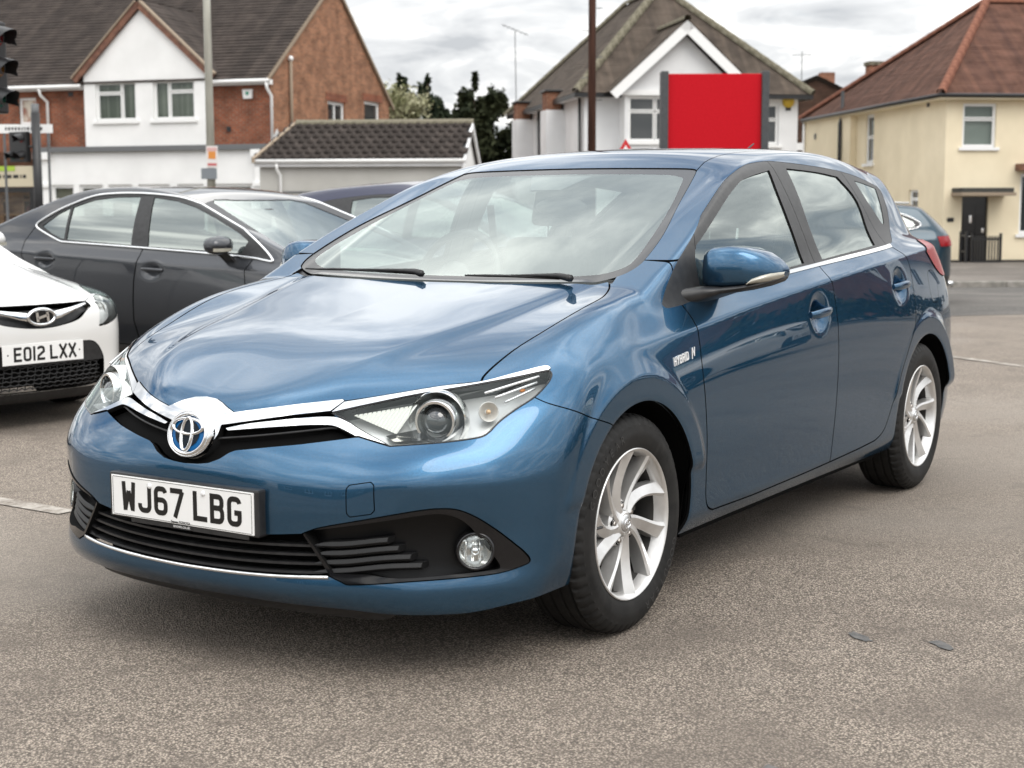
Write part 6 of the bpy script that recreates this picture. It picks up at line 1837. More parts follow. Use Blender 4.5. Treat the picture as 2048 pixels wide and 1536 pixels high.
# ------------------------------------------------------------------ pale grey hipped house with white gable
def white_house():
    t = thing('house', 'pale grey rendered house with hipped roof and white gable behind the red sign', 'house', (-36.97, -20.80, Z0-.03), 2.3198)
    e = 5.32; ap = 9.05; X1 = 6.95; Yb = -12.0
    wall('front_wall', M_GREND, t, [(0, 0), (X1, 0), (X1, e), (0, e)], [(5.86, 6.32, 3.75, 5.05)], 0)
    wall('side_wall', M_GREND, t, [(Yb, 0), (0, 0), (0, e), (Yb, e)], [(-6.6, -5.9, 3.3, 5.0), (-8.0, -7.5, 3.3, 5.0)], 0, axis='y', flip=-1)
    wall('side_wall', M_GREND, t, [(Yb, 0), (0, 0), (0, e), (Yb, e)], (), X1, axis='y')
    wall('back_wall', M_GREND, t, [(0, 0), (X1, 0), (X1, e), (0, e)], (), Yb)
    window(t, 5.86, 6.32, 3.75, 5.05, 0, [(.08, .92, .62, .96), (.08, .92, .04, .60)])
    window(t, -6.6, -5.9, 3.3, 5.0, 0, [(.06, .94, .04, .96)], axis='y', flip=-1)
    window(t, -8.0, -7.5, 3.3, 5.0, 0, [(.06, .94, .04, .96)], axis='y', flip=-1)
    o = .35; E = e-.02
    xm = X1/2-.1; yf, yb = -3.6, -8.2
    courses('roof_slope', M_TILE_W, t, [(-o, o, E), (X1+o, o, E), (xm, yf, ap)], .12)
    courses('roof_slope', M_TILE_WS, t, [(-o, Yb-o, E), (-o, o, E), (xm, yf, ap), (xm, yb, ap)], .12)
    courses('roof_slope', M_TILE_WS, t, [(X1+o, o, E), (X1+o, Yb-o, E), (xm, yb, ap), (xm, yf, ap)], .2)
    courses('roof_slope', M_TILE_W, t, [(X1+o, Yb-o, E), (-o, Yb-o, E), (xm, yb, ap)], .2)
    for a, b in (((-o, o, E+.03), (xm, yf, ap+.03)), ((X1+o, o, E+.03), (xm, yf, ap+.03)), ((xm, yf, ap+.03), (xm, yb, ap+.03)), ((-o, Yb-o, E+.03), (xm, yb, ap+.03))):
        ridge_tiles(t, a, b, .13, M_RIDGE_W)
    bars(t, 'eaves_board', M_BLKP, [(-o, X1+o, o-.02, o+.03, E-.14, E-.01), (-o-.03, -o+.02, Yb, o, E-.14, E-.01), (X1+o-.02, X1+o+.03, Yb, o, E-.14, E-.01)])
    bars(t, 'soffit', M_GREND, [(-o, X1+o, 0.003, o-.025, E-.12, E-.09), (-o+.03, -.003, Yb, 0, E-.12, E-.09)])
    # bay with white gable
    b0, b1, by = 1.10, 4.80, .75; ax_, az = 2.95, 7.32
    wall('bay_wall', M_GREND, t, [(b0, 0), (b1, 0), (b1, e+.02), (ax_, az-.25), (b0, e+.02)], [(1.22, 4.68, 3.80, 5.18)], by)
    bars(t, 'bay_cheek', M_GREND, [(b0, b0+.02, .005, by-.004, 0, e), (b1-.02, b1, .005, by-.004, 0, e)])
    window(t, 1.22, 4.68, 3.80, 5.18, by, [(.01, .24, .68, .97), (.01, .24, .03, .66), (.25, .36, .68, .97), (.25, .36, .03, .66), (.37, .63, .68, .97), (.37, .63, .03, .66), (.64, .75, .03, .97), (.76, .99, .68, .97), (.76, .99, .03, .66)], sill=True)
    bars(t, 'bay_head', M_UPVC, [(b0-.1, b1+.1, by+.002, by+.10, 5.20, 5.36)])
    for s_, x0 in ((-1, b0-.55), (1, b1+.55)):
        zf = e-.05; a = np.array([x0, 0, zf]); b = np.array([ax_, 0, az+.12]); d = (b-a)/np.linalg.norm(b-a); n = np.array([-d[2], 0, d[0]]); n = n if n[2] > 0 else -n
        P = [a-n*.30, b-n*.30, b, a]; P[0][2] = max(P[0][2], zf-.20)
        mb = MB(); mb.hexa([p+np.array([0, by+.30, 0]) for p in P]+[p+np.array([0, by+.38, 0]) for p in P]).build('bargeboard', M_UPVC, t)
        courses('bay_roof_slope', M_TILE_WS, t, [(x0, by+.40, zf+.02), (x0, -.02, zf+.02), (ax_, -2.1, az+.14), (ax_, by+.40, az+.14)], .12)
    ridge_tiles(t, (ax_, by+.4, az+.17), (ax_, -2.0, az+.17), .11, M_RIDGE_W)
    # brick-topped piers on the side
    for y0 in (-3.9, -9.4):
        bars(t, 'chimney_breast', M_GREND, [(-.62, -.003, y0, y0+1.0, 0, e-.35)])
        bars(t, 'chimney_stack', M_BBRICKX, [(-.58, -.10, y0+.12, y0+.88, e-.35, e+.24)])
        bars(t, 'chimney_cap', M_BLKP, [(-.66, -.02, y0+.04, y0+.96, e+.24, e+.31)], .02)
    for p in ([(-.10, -.25, e-.1), (-.06, -.25, .1)], [(-.10, -6.9, e-.1), (-.06, -6.9, .1)]):
        MB().tube(p, .05, 8).build('downpipe', M_BLKP, t, smooth=True)
    MB().lathe([(0, .12), (.15, .11), (.19, .06), (.19, 0)], c=(6.62, 0, 5.10), axis='y', n=20).build('alarm_box', mat('alarm_yellow', (.62, .42, .04), rough=.4), t, smooth=True)
    bars(t, 'alarm_base', M_BLKP, [(6.54, 6.70, 0.0, .05, 4.83, 4.93)])
    # aerial beyond the far eave
    mb = MB(); mb.tube([(-.2, -10.8, 5.0), (-.25, -10.8, 8.4)], .018, 6); mb.tube([(-.75, -10.8, 8.62), (.25, -10.8, 8.25)], .014, 6)
    for k in range(6): mb.tube([(-.65+.16*k, -11.05, 8.58-.06*k), (-.65+.16*k, -10.55, 8.58-.06*k)], .01, 5)
    mb.build('aerial', M_LEAD, t)
    return t
face_street(white_house())

# ------------------------------------------------------------------ cream corner house
def cream_house():
    t = thing('house', 'cream rendered corner house with brown tiled hipped roof and black front door', 'house', (-40.09, -10.47, Z0), 2.257)
    e = 5.0; X1, Yb = 9.0, -12.8; ax_, ay, az = 2.85, -4.0, 8.15
    door = (.56, 1.37, 0.04, 2.05)
    wall('front_wall', M_CREAM, t, [(0, 0), (X1, 0), (X1, e), (0, e)], [(.50, 1.52, 3.48, 4.74), door, (2.32, 4.6, .95, 2.72)], 0)
    wall('side_wall', M_CREAM, t, [(Yb, 0), (0, 0), (0, e), (Yb, e)], [(-6.80, -6.0, 3.18, 4.80), (-9.2, -8.55, 3.95, 4.78), (-2.75, -1.98, 1.66, 2.27)], 0, axis='y', flip=-1)
    wall('side_wall', M_CREAM, t, [(Yb, 0), (0, 0), (0, e), (Yb, e)], (), X1, axis='y')
    bars(t, 'plinth', M_BLKP, [(-.03, .56, -.02, .03, 0, .20), (1.37, X1, -.02, .03, 0, .20), (-.03, .02, Yb, -.025, 0, .20)])
    bars(t, 'wall_step', M_CREAM, [(-.22, -.004, Yb, -7.7, 0, e-.02)])
    window(t, .50, 1.52, 3.48, 4.74, 0, [(.04, .96, .66, .97), (.04, .96, .03, .64)], back=mat('net_curtain', (.55, .56, .55), rough=.9), pane=glass_mat('clear_pane', (.8, .8, .8)))
    window(t, 2.32, 4.6, .95, 2.72, 0, [(.02, .33, .03, .97), (.34, .66, .03, .97), (.67, .98, .03, .97)], back=M_CURT)
    bars(t, 'window_hood', M_BARGE, [(2.15, 4.8, .002, .45, 2.80, 3.0)])
    for a, b, c, d in ((-6.80, -6.0, 3.18, 4.80), (-9.2, -8.55, 3.95, 4.78), (-2.75, -1.98, 1.66, 2.27)):
        window(t, a, b, c, d, 0, [(.06, .94, .55, .96), (.06, .94, .04, .53)], axis='y', flip=-1)
    # door, canopy, gate, number plate
    dr = bars(t, 'front_door', M_GBLK, [(.56, 1.37, -.14, -.10, .04, 2.05)])
    bars(dr, 'door_panel', M_GBLK, [(.64, .90, -.10, -.085, .95, 1.80), (1.02, 1.28, -.10, -.085, .95, 1.80), (.64, .90, -.10, -.085, .18, .78), (1.02, 1.28, -.10, -.085, .18, .78)], .004)
    bars(dr, 'knocker', M_CHROME, [(.82, .90, -.09, -.06, 1.28, 1.50)], .01)
    bars(dr, 'door_handle', M_CHROME, [(1.20, 1.28, -.09, -.05, 1.0, 1.12)], .01)
    bars(dr, 'letter_plate', M_CHROME, [(.70, .98, -.10, -.08, .84, .90)], .004)
    bars(t, 'door_canopy', mat('canopy_felt', (.06, .06, .055), rough=.9), [(.24, 1.80, .002, .75, 2.17, 2.30)], .01)
    bars(t, 'canopy_edge', M_MORT, [(.22, 1.85, .001, .80, 2.07, 2.168)], .01)
    bars(t, 'number_plate', M_BLKP, [(.12, .32, .0, .02, 1.32, 1.44)])
    bars(t, 'air_brick', M_BLKP, [(-.02, 0, -1.46, -1.28, 4.72, 4.88), (-.24, -.22, -11.6, -11.4, 4.2, 4.4)])
    g = bars(t, 'gate', M_BLKP, [(.50, .55, .85, .90, 0, 1.0)]); bars(g, 'gate_post', M_BLKP, [(1.35, 1.42, .85, .90, 0, 1.0)])
    for k in range(9):
        bars(g, 'gate_bar', M_BLKP, [(.60+.085*k, .64+.085*k, .86, .89, .12, .92)])
    bars(g, 'gate_rail', M_BLKP, [(.55, 1.35, .855, .885, .80, .86), (.55, 1.35, .855, .885, .16, .22)])
    bars(t, 'front_step', M_WREND, [(.50, 1.42, .01, .30, 0, .12)])
    bars(t, 'railing_post', M_BLKP, [(.30, .36, .5, .56, 0, 1.05), (.30, .36, .9, .96, 0, 1.05)])
    bars(t, 'railing_rail', M_BLKP, [(.31, .35, .56, .90, .9, .96), (.31, .35, .56, .90, .45, .5)])
    o = .30; E = e-.02
    courses('roof_slope', M_TILE_C, t, [(-o, o, E), (X1+o, o, E), (X1+o, ay, az), (ax_, ay, az)], .11)
    courses('roof_slope', M_TILE_CS, t, [(-o, Yb-o, E), (-o, o, E), (ax_, ay, az)], .11)
    courses('roof_slope', M_TILE_C, t, [(X1+o, Yb-o, E), (-o, Yb-o, E), (ax_, ay, az), (X1+o, ay, az)], .3)
    for a, b in (((-o, o, E+.04), (ax_, ay, az+.04)), ((ax_, ay, az+.04), (X1+o, ay, az+.04)), ((-o, Yb-o, E+.04), (ax_, ay, az+.04))):
        ridge_tiles(t, a, b, .13, M_RIDGE)
    MB().tube([(-o-.05, Yb, E-.03), (-o-.05, o+.05, E-.03), (X1, o+.05, E-.03)], .06, 8).build('gutter', M_BLKP, t, smooth=True)
    bars(t, 'fascia', M_CREAM, [(-o, X1, .003, o, E-.14, E-.03), (-o, -.003, Yb, 0, E-.14, E-.03)])
    MB().tube([(-.12, -8.85, 5.75), (-.12, -8.85, 4.9), (-.30, -8.55, 4.6), (-.30, -8.55, .1)], .065, 8).build('soil_pipe', M_BLKP, t, smooth=True)
    MB().tube([(-.28, Yb+.1, e-.1), (-.28, Yb+.1, .1)], .05, 8).build('downpipe', M_UPVC, t, smooth=True)
    bars(t, 'chimney', M_BBRICKX, [(3.9, 4.9, -5.0, -4.2, 7.2, 9.5)])
    bars(t, 'chimney', M_BBRICKX, [(1.25, 1.75, -10.5, -10.0, 5.6, 6.75)])
    bars(t, 'chimney_cap', M_RIDGE_W, [(1.2, 1.8, -10.55, -9.95, 6.75, 6.88)])
    return t
face_street(cream_house())

def brown_house():
    t = thing('house', 'dark brown brick house end glimpsed between the grey and cream houses', 'house', (-55.4, -21.6, -.9), 2.15)
    wall('front_wall', M_DBRICK, t, [(-2, 0), (4, 0), (4, 6.0), (1.0, 7.2), (-2, 6.0)], (), 0)
    bars(t, 'white_band', M_UPVC, [(-2, 4, .002, .05, 4.35, 4.65)])
    courses('roof_slope', M_TILE_LS, t, [(-2.2, .2, 5.9), (-2.2, -7, 5.9), (1.0, -7, 7.4), (1.0, .2, 7.4)], .25)
    courses('roof_slope', M_TILE_LS, t, [(4.2, -7, 5.9), (4.2, .2, 5.9), (1.0, .2, 7.4), (1.0, -7, 7.4)], .25)
    bars(t, 'chimney', M_BBRICKX, [(1.6, 2.2, -2.5, -1.9, 6.6, 7.7)])
    mb = MB(); mb.tube([(.6, -1, 7.2), (.6, -1, 8.5)], .02, 5); mb.tube([(.2, -1, 8.35), (1.0, -1, 8.35)], .015, 5); mb.build('aerial', M_LEAD, t)
    return t
face_street(brown_house())

# ------------------------------------------------------------------ street furniture
def red_sign():
    t = thing('sign', 'plain red sign panel between dark grey posts on a white base by the road', 'sign', tuple(GP(25.0, 3.34)), math.atan2(ER[1], ER[0]))
    red = noise_col(mat('sign_red', (.52, .006, .014), rough=.5, spec=.12), (.49, .005, .012), (.55, .008, .018), 40)
    g = noise_col(mat('sign_grey', (.055, .058, .062), rough=.5), (.05, .052, .056), (.065, .068, .072), 20)
    z1 = 3.36-float(fall(25.0))
    MB().box(-.77, .77, -.10, .10, .75, z1-.01).build('panel', red, t, bevel=.01)
    for s in (-1, 1):
        MB().box(min(s*.765, s*.885), max(s*.765, s*.885), -.16, .14, 0, z1+.03).build('post', g, t, bevel=.012)
    MB().box(-.70, .70, -.06, .06, 0, .70).build('base', M_WREND, t, bevel=.01)
red_sign()

def pole(name, label, loc, h, r0, r1, m, cat):
    t = thing(name, label, cat, loc)
    MB().tube([(0, 0, -.1), (0, 0, h*.5), (0, 0, h)], [r0, (r0+r1)/2, r1], 14).build('shaft', m, t, smooth=True)
    return t
M_TIMB = noise_col(mat('creosoted_timber', (.045, .020, .014), rough=.85), (.03, .013, .009), (.06, .027, .018), 3, stretch=(6, 6, .4), bump=.3, bscale=12)
p = pole('telegraph_pole', 'tall dark brown timber telegraph pole in front of the grey house', tuple(GP(38.0, 2.02)), 9.0, .115, .085, M_TIMB, 'pole')
for k, (z, s) in enumerate(((6.55, 1), (6.0, -1), (5.35, 1), (4.85, -1), (4.3, 1))):
    MB().tube([(0, 0, z), (ER[0]*.26*s, ER[1]*.26*s, z+.01)], .011, 6).build('step_iron', M_LEAD, p)
M_GALV = noise_col(mat('galvanised_column', (.34, .33, .28), rough=.55, metal=.2), (.27, .26, .22), (.39, .38, .33), 2, stretch=(4, 4, .5))
p = pole('lamp_column', 'slim grey-green lamp column with small street signs in front of the white shopfront', tuple(GP(31.0, -6.17)), 8.2, .095, .065, M_GALV, 'lamp post')
MB().tube([(0, 0, -.1), (0, 0, 1.2)], .10, 12).build('base_door', M_GALV, p, smooth=True)
def plate_on(parent, name, m, w, h, z, off=.11, dx=0.0, t=.012):
    c = -EF*off+ER*dx
    mb = MB(); a, b = ER*w/2, np.array([0, 0, h/2])
    P = [c-a-b, c+a-b, c+a+b, c-a+b]
    mb.prism([q+np.array([0, 0, z]) for q in P], -EF*t)
    return mb.build(name, m, parent), c-EF*t
f_ = float(fall(31.0))
o1, c1 = plate_on(p, 'notice_plate', mat('notice_white', (.70, .66, .64), rough=.5), .235, .44, 2.215-f_, dx=.05)
for nm, m_, w_, h_, z_ in (('notice_heading', mat('notice_pink', (.62, .38, .36), rough=.5), .20, .07, 2.37), ('notice_emblem', mat('notice_orange', (.65, .25, .05), rough=.5), .15, .15, 2.25), ('notice_line', mat('notice_red', (.50, .12, .12), rough=.5), .18, .05, 2.06)):
    mb = MB(); a, b = ER*w_/2, np.array([0, 0, h_/2]); c = c1-EF*.0015+ER*0
    mb.prism([q+np.array([0, 0, z_-f_]) for q in (c-a-b, c+a-b, c+a+b, c-a+b)], -EF*.003); mb.build(nm, m_, o1)
plate_on(p, 'grey_plate', mat('plate_grey', (.19, .21, .23), rough=.5), .32, .22, 1.875-f_, dx=-.02)

def signal_head(parent, z, dx, off, lamps, s=1.0, face=None):
    """backing, housings, hoods and lenses; lamps: (x, z, colour)"""
    face = -EF if face is None else face; right = np.cross(face, [0, 0, 1.0])*-1
    def W(a, d, zz): return right*(dx+a)+face*(off+d)+np.array([0, 0, z+zz])
    xs = [l[0] for l in lamps]; zs = [l[1] for l in lamps]
    x0, x1, z0, z1 = min(xs)-.15*s, max(xs)+.15*s, min(zs)-.15*s, max(zs)+.15*s
    P = [W(x0, 0, z0), W(x1, 0, z0), W(x1, 0, z1), W(x0, 0, z1)]
    MB().prism(P, face*.14).build('signal_case', M_BLKP, parent, bevel=.02)
    for a, b, colr in lamps:
        th = np.linspace(0, 2*np.pi, 25)
        MB().grid([[W(a+r*math.cos(t_)*s, .142+d, b+r*math.sin(t_)*s) for r, d in ((.001, .02), (.06, .016), (.10, .004))] for t_ in th]).build('signal_lens', mat('lens_'+colr, dict(red=(.16, .01, .012), amber=(.14, .06, .008), green=(.008, .07, .05))[colr], rough=.2, coat=.5), parent, smooth=True)
        th = np.linspace(math.radians(-25), math.radians(205), 17)
        MB().grid([[W(a+.112*math.cos(t_)*s, d, b+.112*math.sin(t_)*s-.25*max(0, d-.15)) for d in (.142, .36-.09*(1-abs(math.sin(t_))))] for t_ in th]).build('signal_hood', M_BLKP, parent, smooth=True)

t = thing('traffic_signal', 'black traffic signal on a dark pole beside the white shopfront', 'traffic light', tuple(GP(34.0, -10.68)))
f_ = float(fall(34.0))
MB().tube([(0, 0, -.1), (0, 0, 3.30-f_)], .10, 12).build('pole', M_BLKP, t, smooth=True)
MB().tube([(0, 0, 3.18-f_), (0, 0, 3.50-f_)], .085, 12).build('pole_cap', M_LEAD, t, smooth=True)
signal_head(t, 2.36-f_, -.27, .06, [(0, .38, 'red'), (0, .0, 'amber'), (-.32, 0, 'green')], 1.0, face=-EF*.8-ER*.6)
MB().tube([(0, 0, 2.55-f_), tuple(ER*-.3+np.array([0, 0, 2.55-f_]))], .03, 6).build('bracket', M_BLKP, t)
sgn = thing('street_name_sign', 'long white street name sign with dark lettering strip behind the signal', 'sign', tuple(GP(34.6, -11.1)))
f2 = float(fall(34.6))
mb = MB(); c = np.array([0, 0, 2.98-f2]); a, b = ER*.62, np.array([0, 0, .10])
mb.prism([c-a-b, c+a-b, c+a+b, c-a+b], -EF*.02).build('plate', M_WREND, sgn)
mb = MB(); rnd = random.Random(3); xx = -.46
while xx < .40:
    w_ = rnd.uniform(.03, .06); q = ER*xx+c-EF*.021
    mb.prism([q-np.array([0, 0, .035]), q+ER*w_-np.array([0, 0, .035]), q+ER*w_+np.array([0, 0, .035]), q+np.array([0, 0, .035])], -EF*.002); xx += w_+.03
mb.build('plate_marks', M_BLKP, sgn)
for s in (-.5, .5):
    MB().tube([tuple(ER*s+np.array([0, 0, -.05])+EF*.02), tuple(ER*s+np.array([0, 0, 3.0-f2])+EF*.02)], .03, 8).build('post', M_LEAD, sgn)

t = thing('traffic_signal', 'large dark traffic signal head with three hoods standing behind the grey saloon', 'traffic light', tuple(GP(15.0, -5.22)))
f_ = float(fall(15.0))
MB().tube([(0, 0, -.1), (0, 0, 3.4-f_)], .057, 12).build('pole', M_BLKP, t, smooth=True)
signal_head(t, 2.58-f_, .0, .05, [(0, .295, 'red'), (0, 0, 'amber'), (0, -.295, 'green')], 1.0, face=ER*.93-EF*.37)

t = thing('warning_sign', 'red-edged triangular warning sign in front of the grey house window', 'sign', tuple(GP(33.0, 2.49)))
f_ = float(fall(33.0))
def tri(sc, z, off):
    return [ER*(-.33*sc)+np.array([0, 0, z-.19*sc])-EF*off, ER*(.33*sc)+np.array([0, 0, z-.19*sc])-EF*off, np.array([0, 0, z+.38*sc])-EF*off]
MB().prism(tri(1.0, 2.27-f_, .05), -EF*.01).build('border', mat('sign_border_red', (.55, .02, .025), rough=.4), t)
MB().prism(tri(.64, 2.27-f_, .062), -EF*.004).build('face', M_WREND, t)
MB().tube([(0, 0, -.1), (0, 0, 2.5-f_)], .038, 10).build('post', M_LEAD, t, smooth=True)

# ------------------------------------------------------------------ trees
def leaf_cloud(name, C, m, parent, size=.16, seed=0, down=0.0):
    """many small leaf-sized faces round the given centres"""
    rng = np.random.default_rng(seed); n = len(C)
    a = rng.normal(size=(n, 3)); a /= np.linalg.norm(a, axis=1)[:, None]
    b = np.cross(a, rng.normal(size=(n, 3))); b /= np.linalg.norm(b, axis=1)[:, None]
    s = size*rng.uniform(.5, 1.3, (n, 1))
    V = np.stack([C-a*s, C+b*s*.5, C+a*s-np.array([0, 0, 1])*down*s, C-b*s*.5], 1).reshape(-1, 3)
    F = np.arange(4*n).reshape(-1, 4)
    return mesh_obj(name, V, F.astype(np.int32), m, parent)
def leaf_mat(name, a, b):
    m = mat(name, a, rough=.75, spec=.2)
    return noise_col(m, a, b, 1.6, lo=.35, hi=.65)
M_CON = leaf_mat('conifer_needles', (.010, .018, .009), (.030, .042, .020))
M_CON2 = leaf_mat('conifer_needles_warm', (.014, .020, .008), (.040, .046, .020))
M_BLO = leaf_mat('pale_blossom', (.17, .18, .08), (.46, .44, .30))
M_BARK = noise_col(mat('bark', (.06, .045, .035), rough=.95), (.04, .03, .022), (.08, .06, .045), 8, bump=.5)
def conifer(label, loc, tips, r, base=1.0, n=5200, m=M_CON, seed=0):
    """tips: (x, y, height) of each leader"""
    t = thing('conifer_tree', label, 'tree', loc)
    rng = np.random.default_rng(seed); C = []
    for tx, ty, h in tips:
        MB().tube([(tx*.3, ty*.3, 0), (tx*.8, ty*.8, h*.5), (tx, ty, h*.97)], [.22, .13, .02], 8).build('trunk', M_BARK, t, smooth=True)
        k = n//len(tips); u = rng.uniform(0, 1, k)**.8
        z = base+(h-base)*u
        # boughs: clumps at whorls, so the edge is ragged
        nb = int((h-base)*7); bz = rng.uniform(0, 1, nb)**.9; ba = rng.uniform(0, 2*np.pi, nb); bl = rng.uniform(.65, 1.15, nb)
        j = rng.integers(0, nb, k); zz = base+(h-base)*bz[j]; prof = r*(1-bz[j])**.75*bl[j]+.12
        rad = prof*rng.uniform(.25, 1, k)**.6
        an = ba[j]+rng.normal(0, .28, k)
        C.append(np.stack([tx+rad*np.cos(an), ty+rad*np.sin(an), zz+rng.normal(0, .16, k)+.12*rad], 1))
    leaf_cloud('crown', np.concatenate(C), m, t, .17, seed, .4)
    return t
gz70 = -1.1
conifer('dark conifer with two pointed leaders rising behind the outbuilding ridge', tuple(GP(70, -4.4)), [(-.62*ER[0]*1.0, -.62*ER[1], 8.0), (.55*ER[0], .55*ER[1], 8.05), (-1.3*ER[0], -1.3*ER[1], 7.3), (1.1*ER[0], 1.1*ER[1], 6.6)], 2.3, .5, 15000, M_CON, 1)
conifer('short dark conifer between the two taller ones', tuple(GP(72, -2.85)), [(-.25*ER[0], -.25*ER[1], 6.6), (.35*ER[0], .35*ER[1], 6.75)], 1.7, .5, 7000, M_CON, 2)
conifer('broad dark conifer with a forked top beside the grey house', tuple(GP(60, -1.15)), [(-.35*ER[0], -.35*ER[1], 6.95), (.42*ER[0], .42*ER[1], 6.7), (-1.0*ER[0], -1.0*ER[1], 5.2), (1.15*ER[0], 1.15*ER[1], 5.0)], 2.1, .3, 16000, M_CON2, 3)
def blossom():
    t = thing('blossom_tree', 'pale cream blossoming tree at the corner of the brick gable', 'tree', tuple(GP(57.5, -4.35)))
    rng = np.random.default_rng(9); C = []
    MB().tube([(0, 0, 0), (.05, 0, 2), (0, .1, 4.6)], [.16, .11, .05], 8).build('trunk', M_BARK, t, smooth=True)
    for k in range(30):
        a = rng.uniform(0, 2*np.pi); e = rng.uniform(.1, 1.2); L = rng.uniform(.5, 1.15)
        tip = np.array([math.cos(a)*math.cos(e)*L*1.1, math.sin(a)*math.cos(e)*L*1.1, 5.0+math.sin(e)*L*1.25])
        MB().tube([(0, .05, 4.2), tuple(tip*.6+np.array([0, 0, 1.9])), tuple(tip)], [.03, .018, .006], 5).build('limb', M_BARK, t)
        n = 170; C.append(tip+rng.normal(0, 1, (n, 3))*np.array([.24, .24, .22]))
    leaf_cloud('crown', np.concatenate(C), M_BLO, t, .085, 5)
blossom()
def hedge(label, s, l0, l1, h, seed, d=.5):
    t = thing('hedge', label, 'hedge', tuple(GP(s, (l0+l1)/2)))
    rng = np.random.default_rng(seed); n = int((l1-l0)*h*260); w = (l1-l0)/2
    q = rng.uniform(-w, w, n); z = h*rng.uniform(0, 1, n)**.7; dd = rng.uniform(-d, d, n)
    z = z*(.92+.08*np.sin(q*3.1+1)+.05*np.sin(q*7.7))
    leaf_cloud('foliage', ER[None]*q[:, None]+EF[None]*dd[:, None]+np.stack([0*z, 0*z, z], 1), M_CON2, t, .11, seed)
    return t
hedge('clipped green hedge below the conifers beyond the outbuilding', 56, -4.0, 2.4, 3.2, 21)

# ------------------------------------------------------------------ the other side of the yard, added out of view for the car's paint and glass to mirror
def across(name, label, loc, rz, w, d, h, wallm, roofm, wins=True, pitch=.75):
    t = thing(name, label, 'house', loc, rz)
    hs = []
    n = max(2, int(w/3.2))
    if wins:
        for k in range(n):
            x = -w/2+w*(k+.5)/n
            for z0 in (1.0, 3.6):
                if z0+1.3 < h: hs.append((x-.6, x+.6, z0, z0+1.25))
    wall('front_wall', wallm, t, [(-w/2, 0), (w/2, 0), (w/2, h), (-w/2, h)], hs, 0)
    for q in hs: window(t, *q, 0, [(.03, .5, .03, .97), (.5, .97, .03, .97)])
    r = h+d/2*pitch
    for s in (-1, 1):
        wall('end_wall', wallm, t, [(-d, 0), (0, 0), (0, h), (-d/2, r), (-d, h)], (), s*w/2, axis='y', flip=s)
    courses('roof_slope', roofm, t, [(-w/2-.2, .35, h-.1), (w/2+.2, .35, h-.1), (w/2+.2, -d/2, r+.1), (-w/2-.2, -d/2, r+.1)], .3)
    courses('roof_slope', roofm, t, [(w/2+.2, -d-.3, h-.1), (-w/2-.2, -d-.3, h-.1), (-w/2-.2, -d/2, r+.1), (w/2+.2, -d/2, r+.1)], .4)
    wall('back_wall', wallm, t, [(-w/2, 0), (w/2, 0), (w/2, h), (-w/2, h)], (), -d)
    return t
across('house', 'brick terrace added out of view to be mirrored in the blue front doors', (-46, 23, -.3), -1.97, 18, 8, 5.2, M_RBRICK, M_TILE_L)
across('house', 'white rendered semi added out of view to be mirrored in the rear door of the blue hatchback', (-52, 7, -.3), -1.72, 11, 8, 5.2, M_WREND, M_TILE_C)
across('showroom', 'low dark showroom added out of view to be mirrored in the blue nose and number plate bumper', (27, 4, 0), math.pi*.5, 26, 10, 3.6, mat('showroom_clad', (.09, .095, .10), rough=.5), M_LEAD, pitch=.12)
def hedge_at(label, x0, y0, x1, y1, h, seed):  # hedges added for the paint to reflect, never in view
    t = thing('hedge', label, 'hedge', ((x0+x1)/2, (y0+y1)/2, 0))
    rng = np.random.default_rng(seed); L = math.hypot(x1-x0, y1-y0); n = int(L*h*120)
    u = rng.uniform(-.5, .5, n); z = h*rng.uniform(0, 1, n)**.7*(.85+.15*np.sin(u*L*.9+seed)+.12*np.sin(u*L*2.3))
    P = np.stack([(x1-x0)*u+rng.normal(0, .25, n), (y1-y0)*u+rng.normal(0, .25, n), z], 1)
    leaf_cloud('foliage', P, M_CON2, t, .22, seed)
hedge_at('hedge added out of view to be mirrored low in the flank of the blue hatchback', -36, 6, -20, 34, 1.8, 31)
hedge_at('tall evergreen screen added out of view to be mirrored in the nose of the blue hatchback', 22, -26, 24, -10, 4.0, 32)
hero, HB = hero_car()
for wx, sp in ((0.0, 0.0), (-2.6, math.radians(24))):
    for sd in (1, -1):
        wheel(hero, (wx, (.868-.1025)*sd, .316), sd, spin=sp if sd > 0 else 0, letters=(wx == 0.0 and sd > 0), kind='ten')

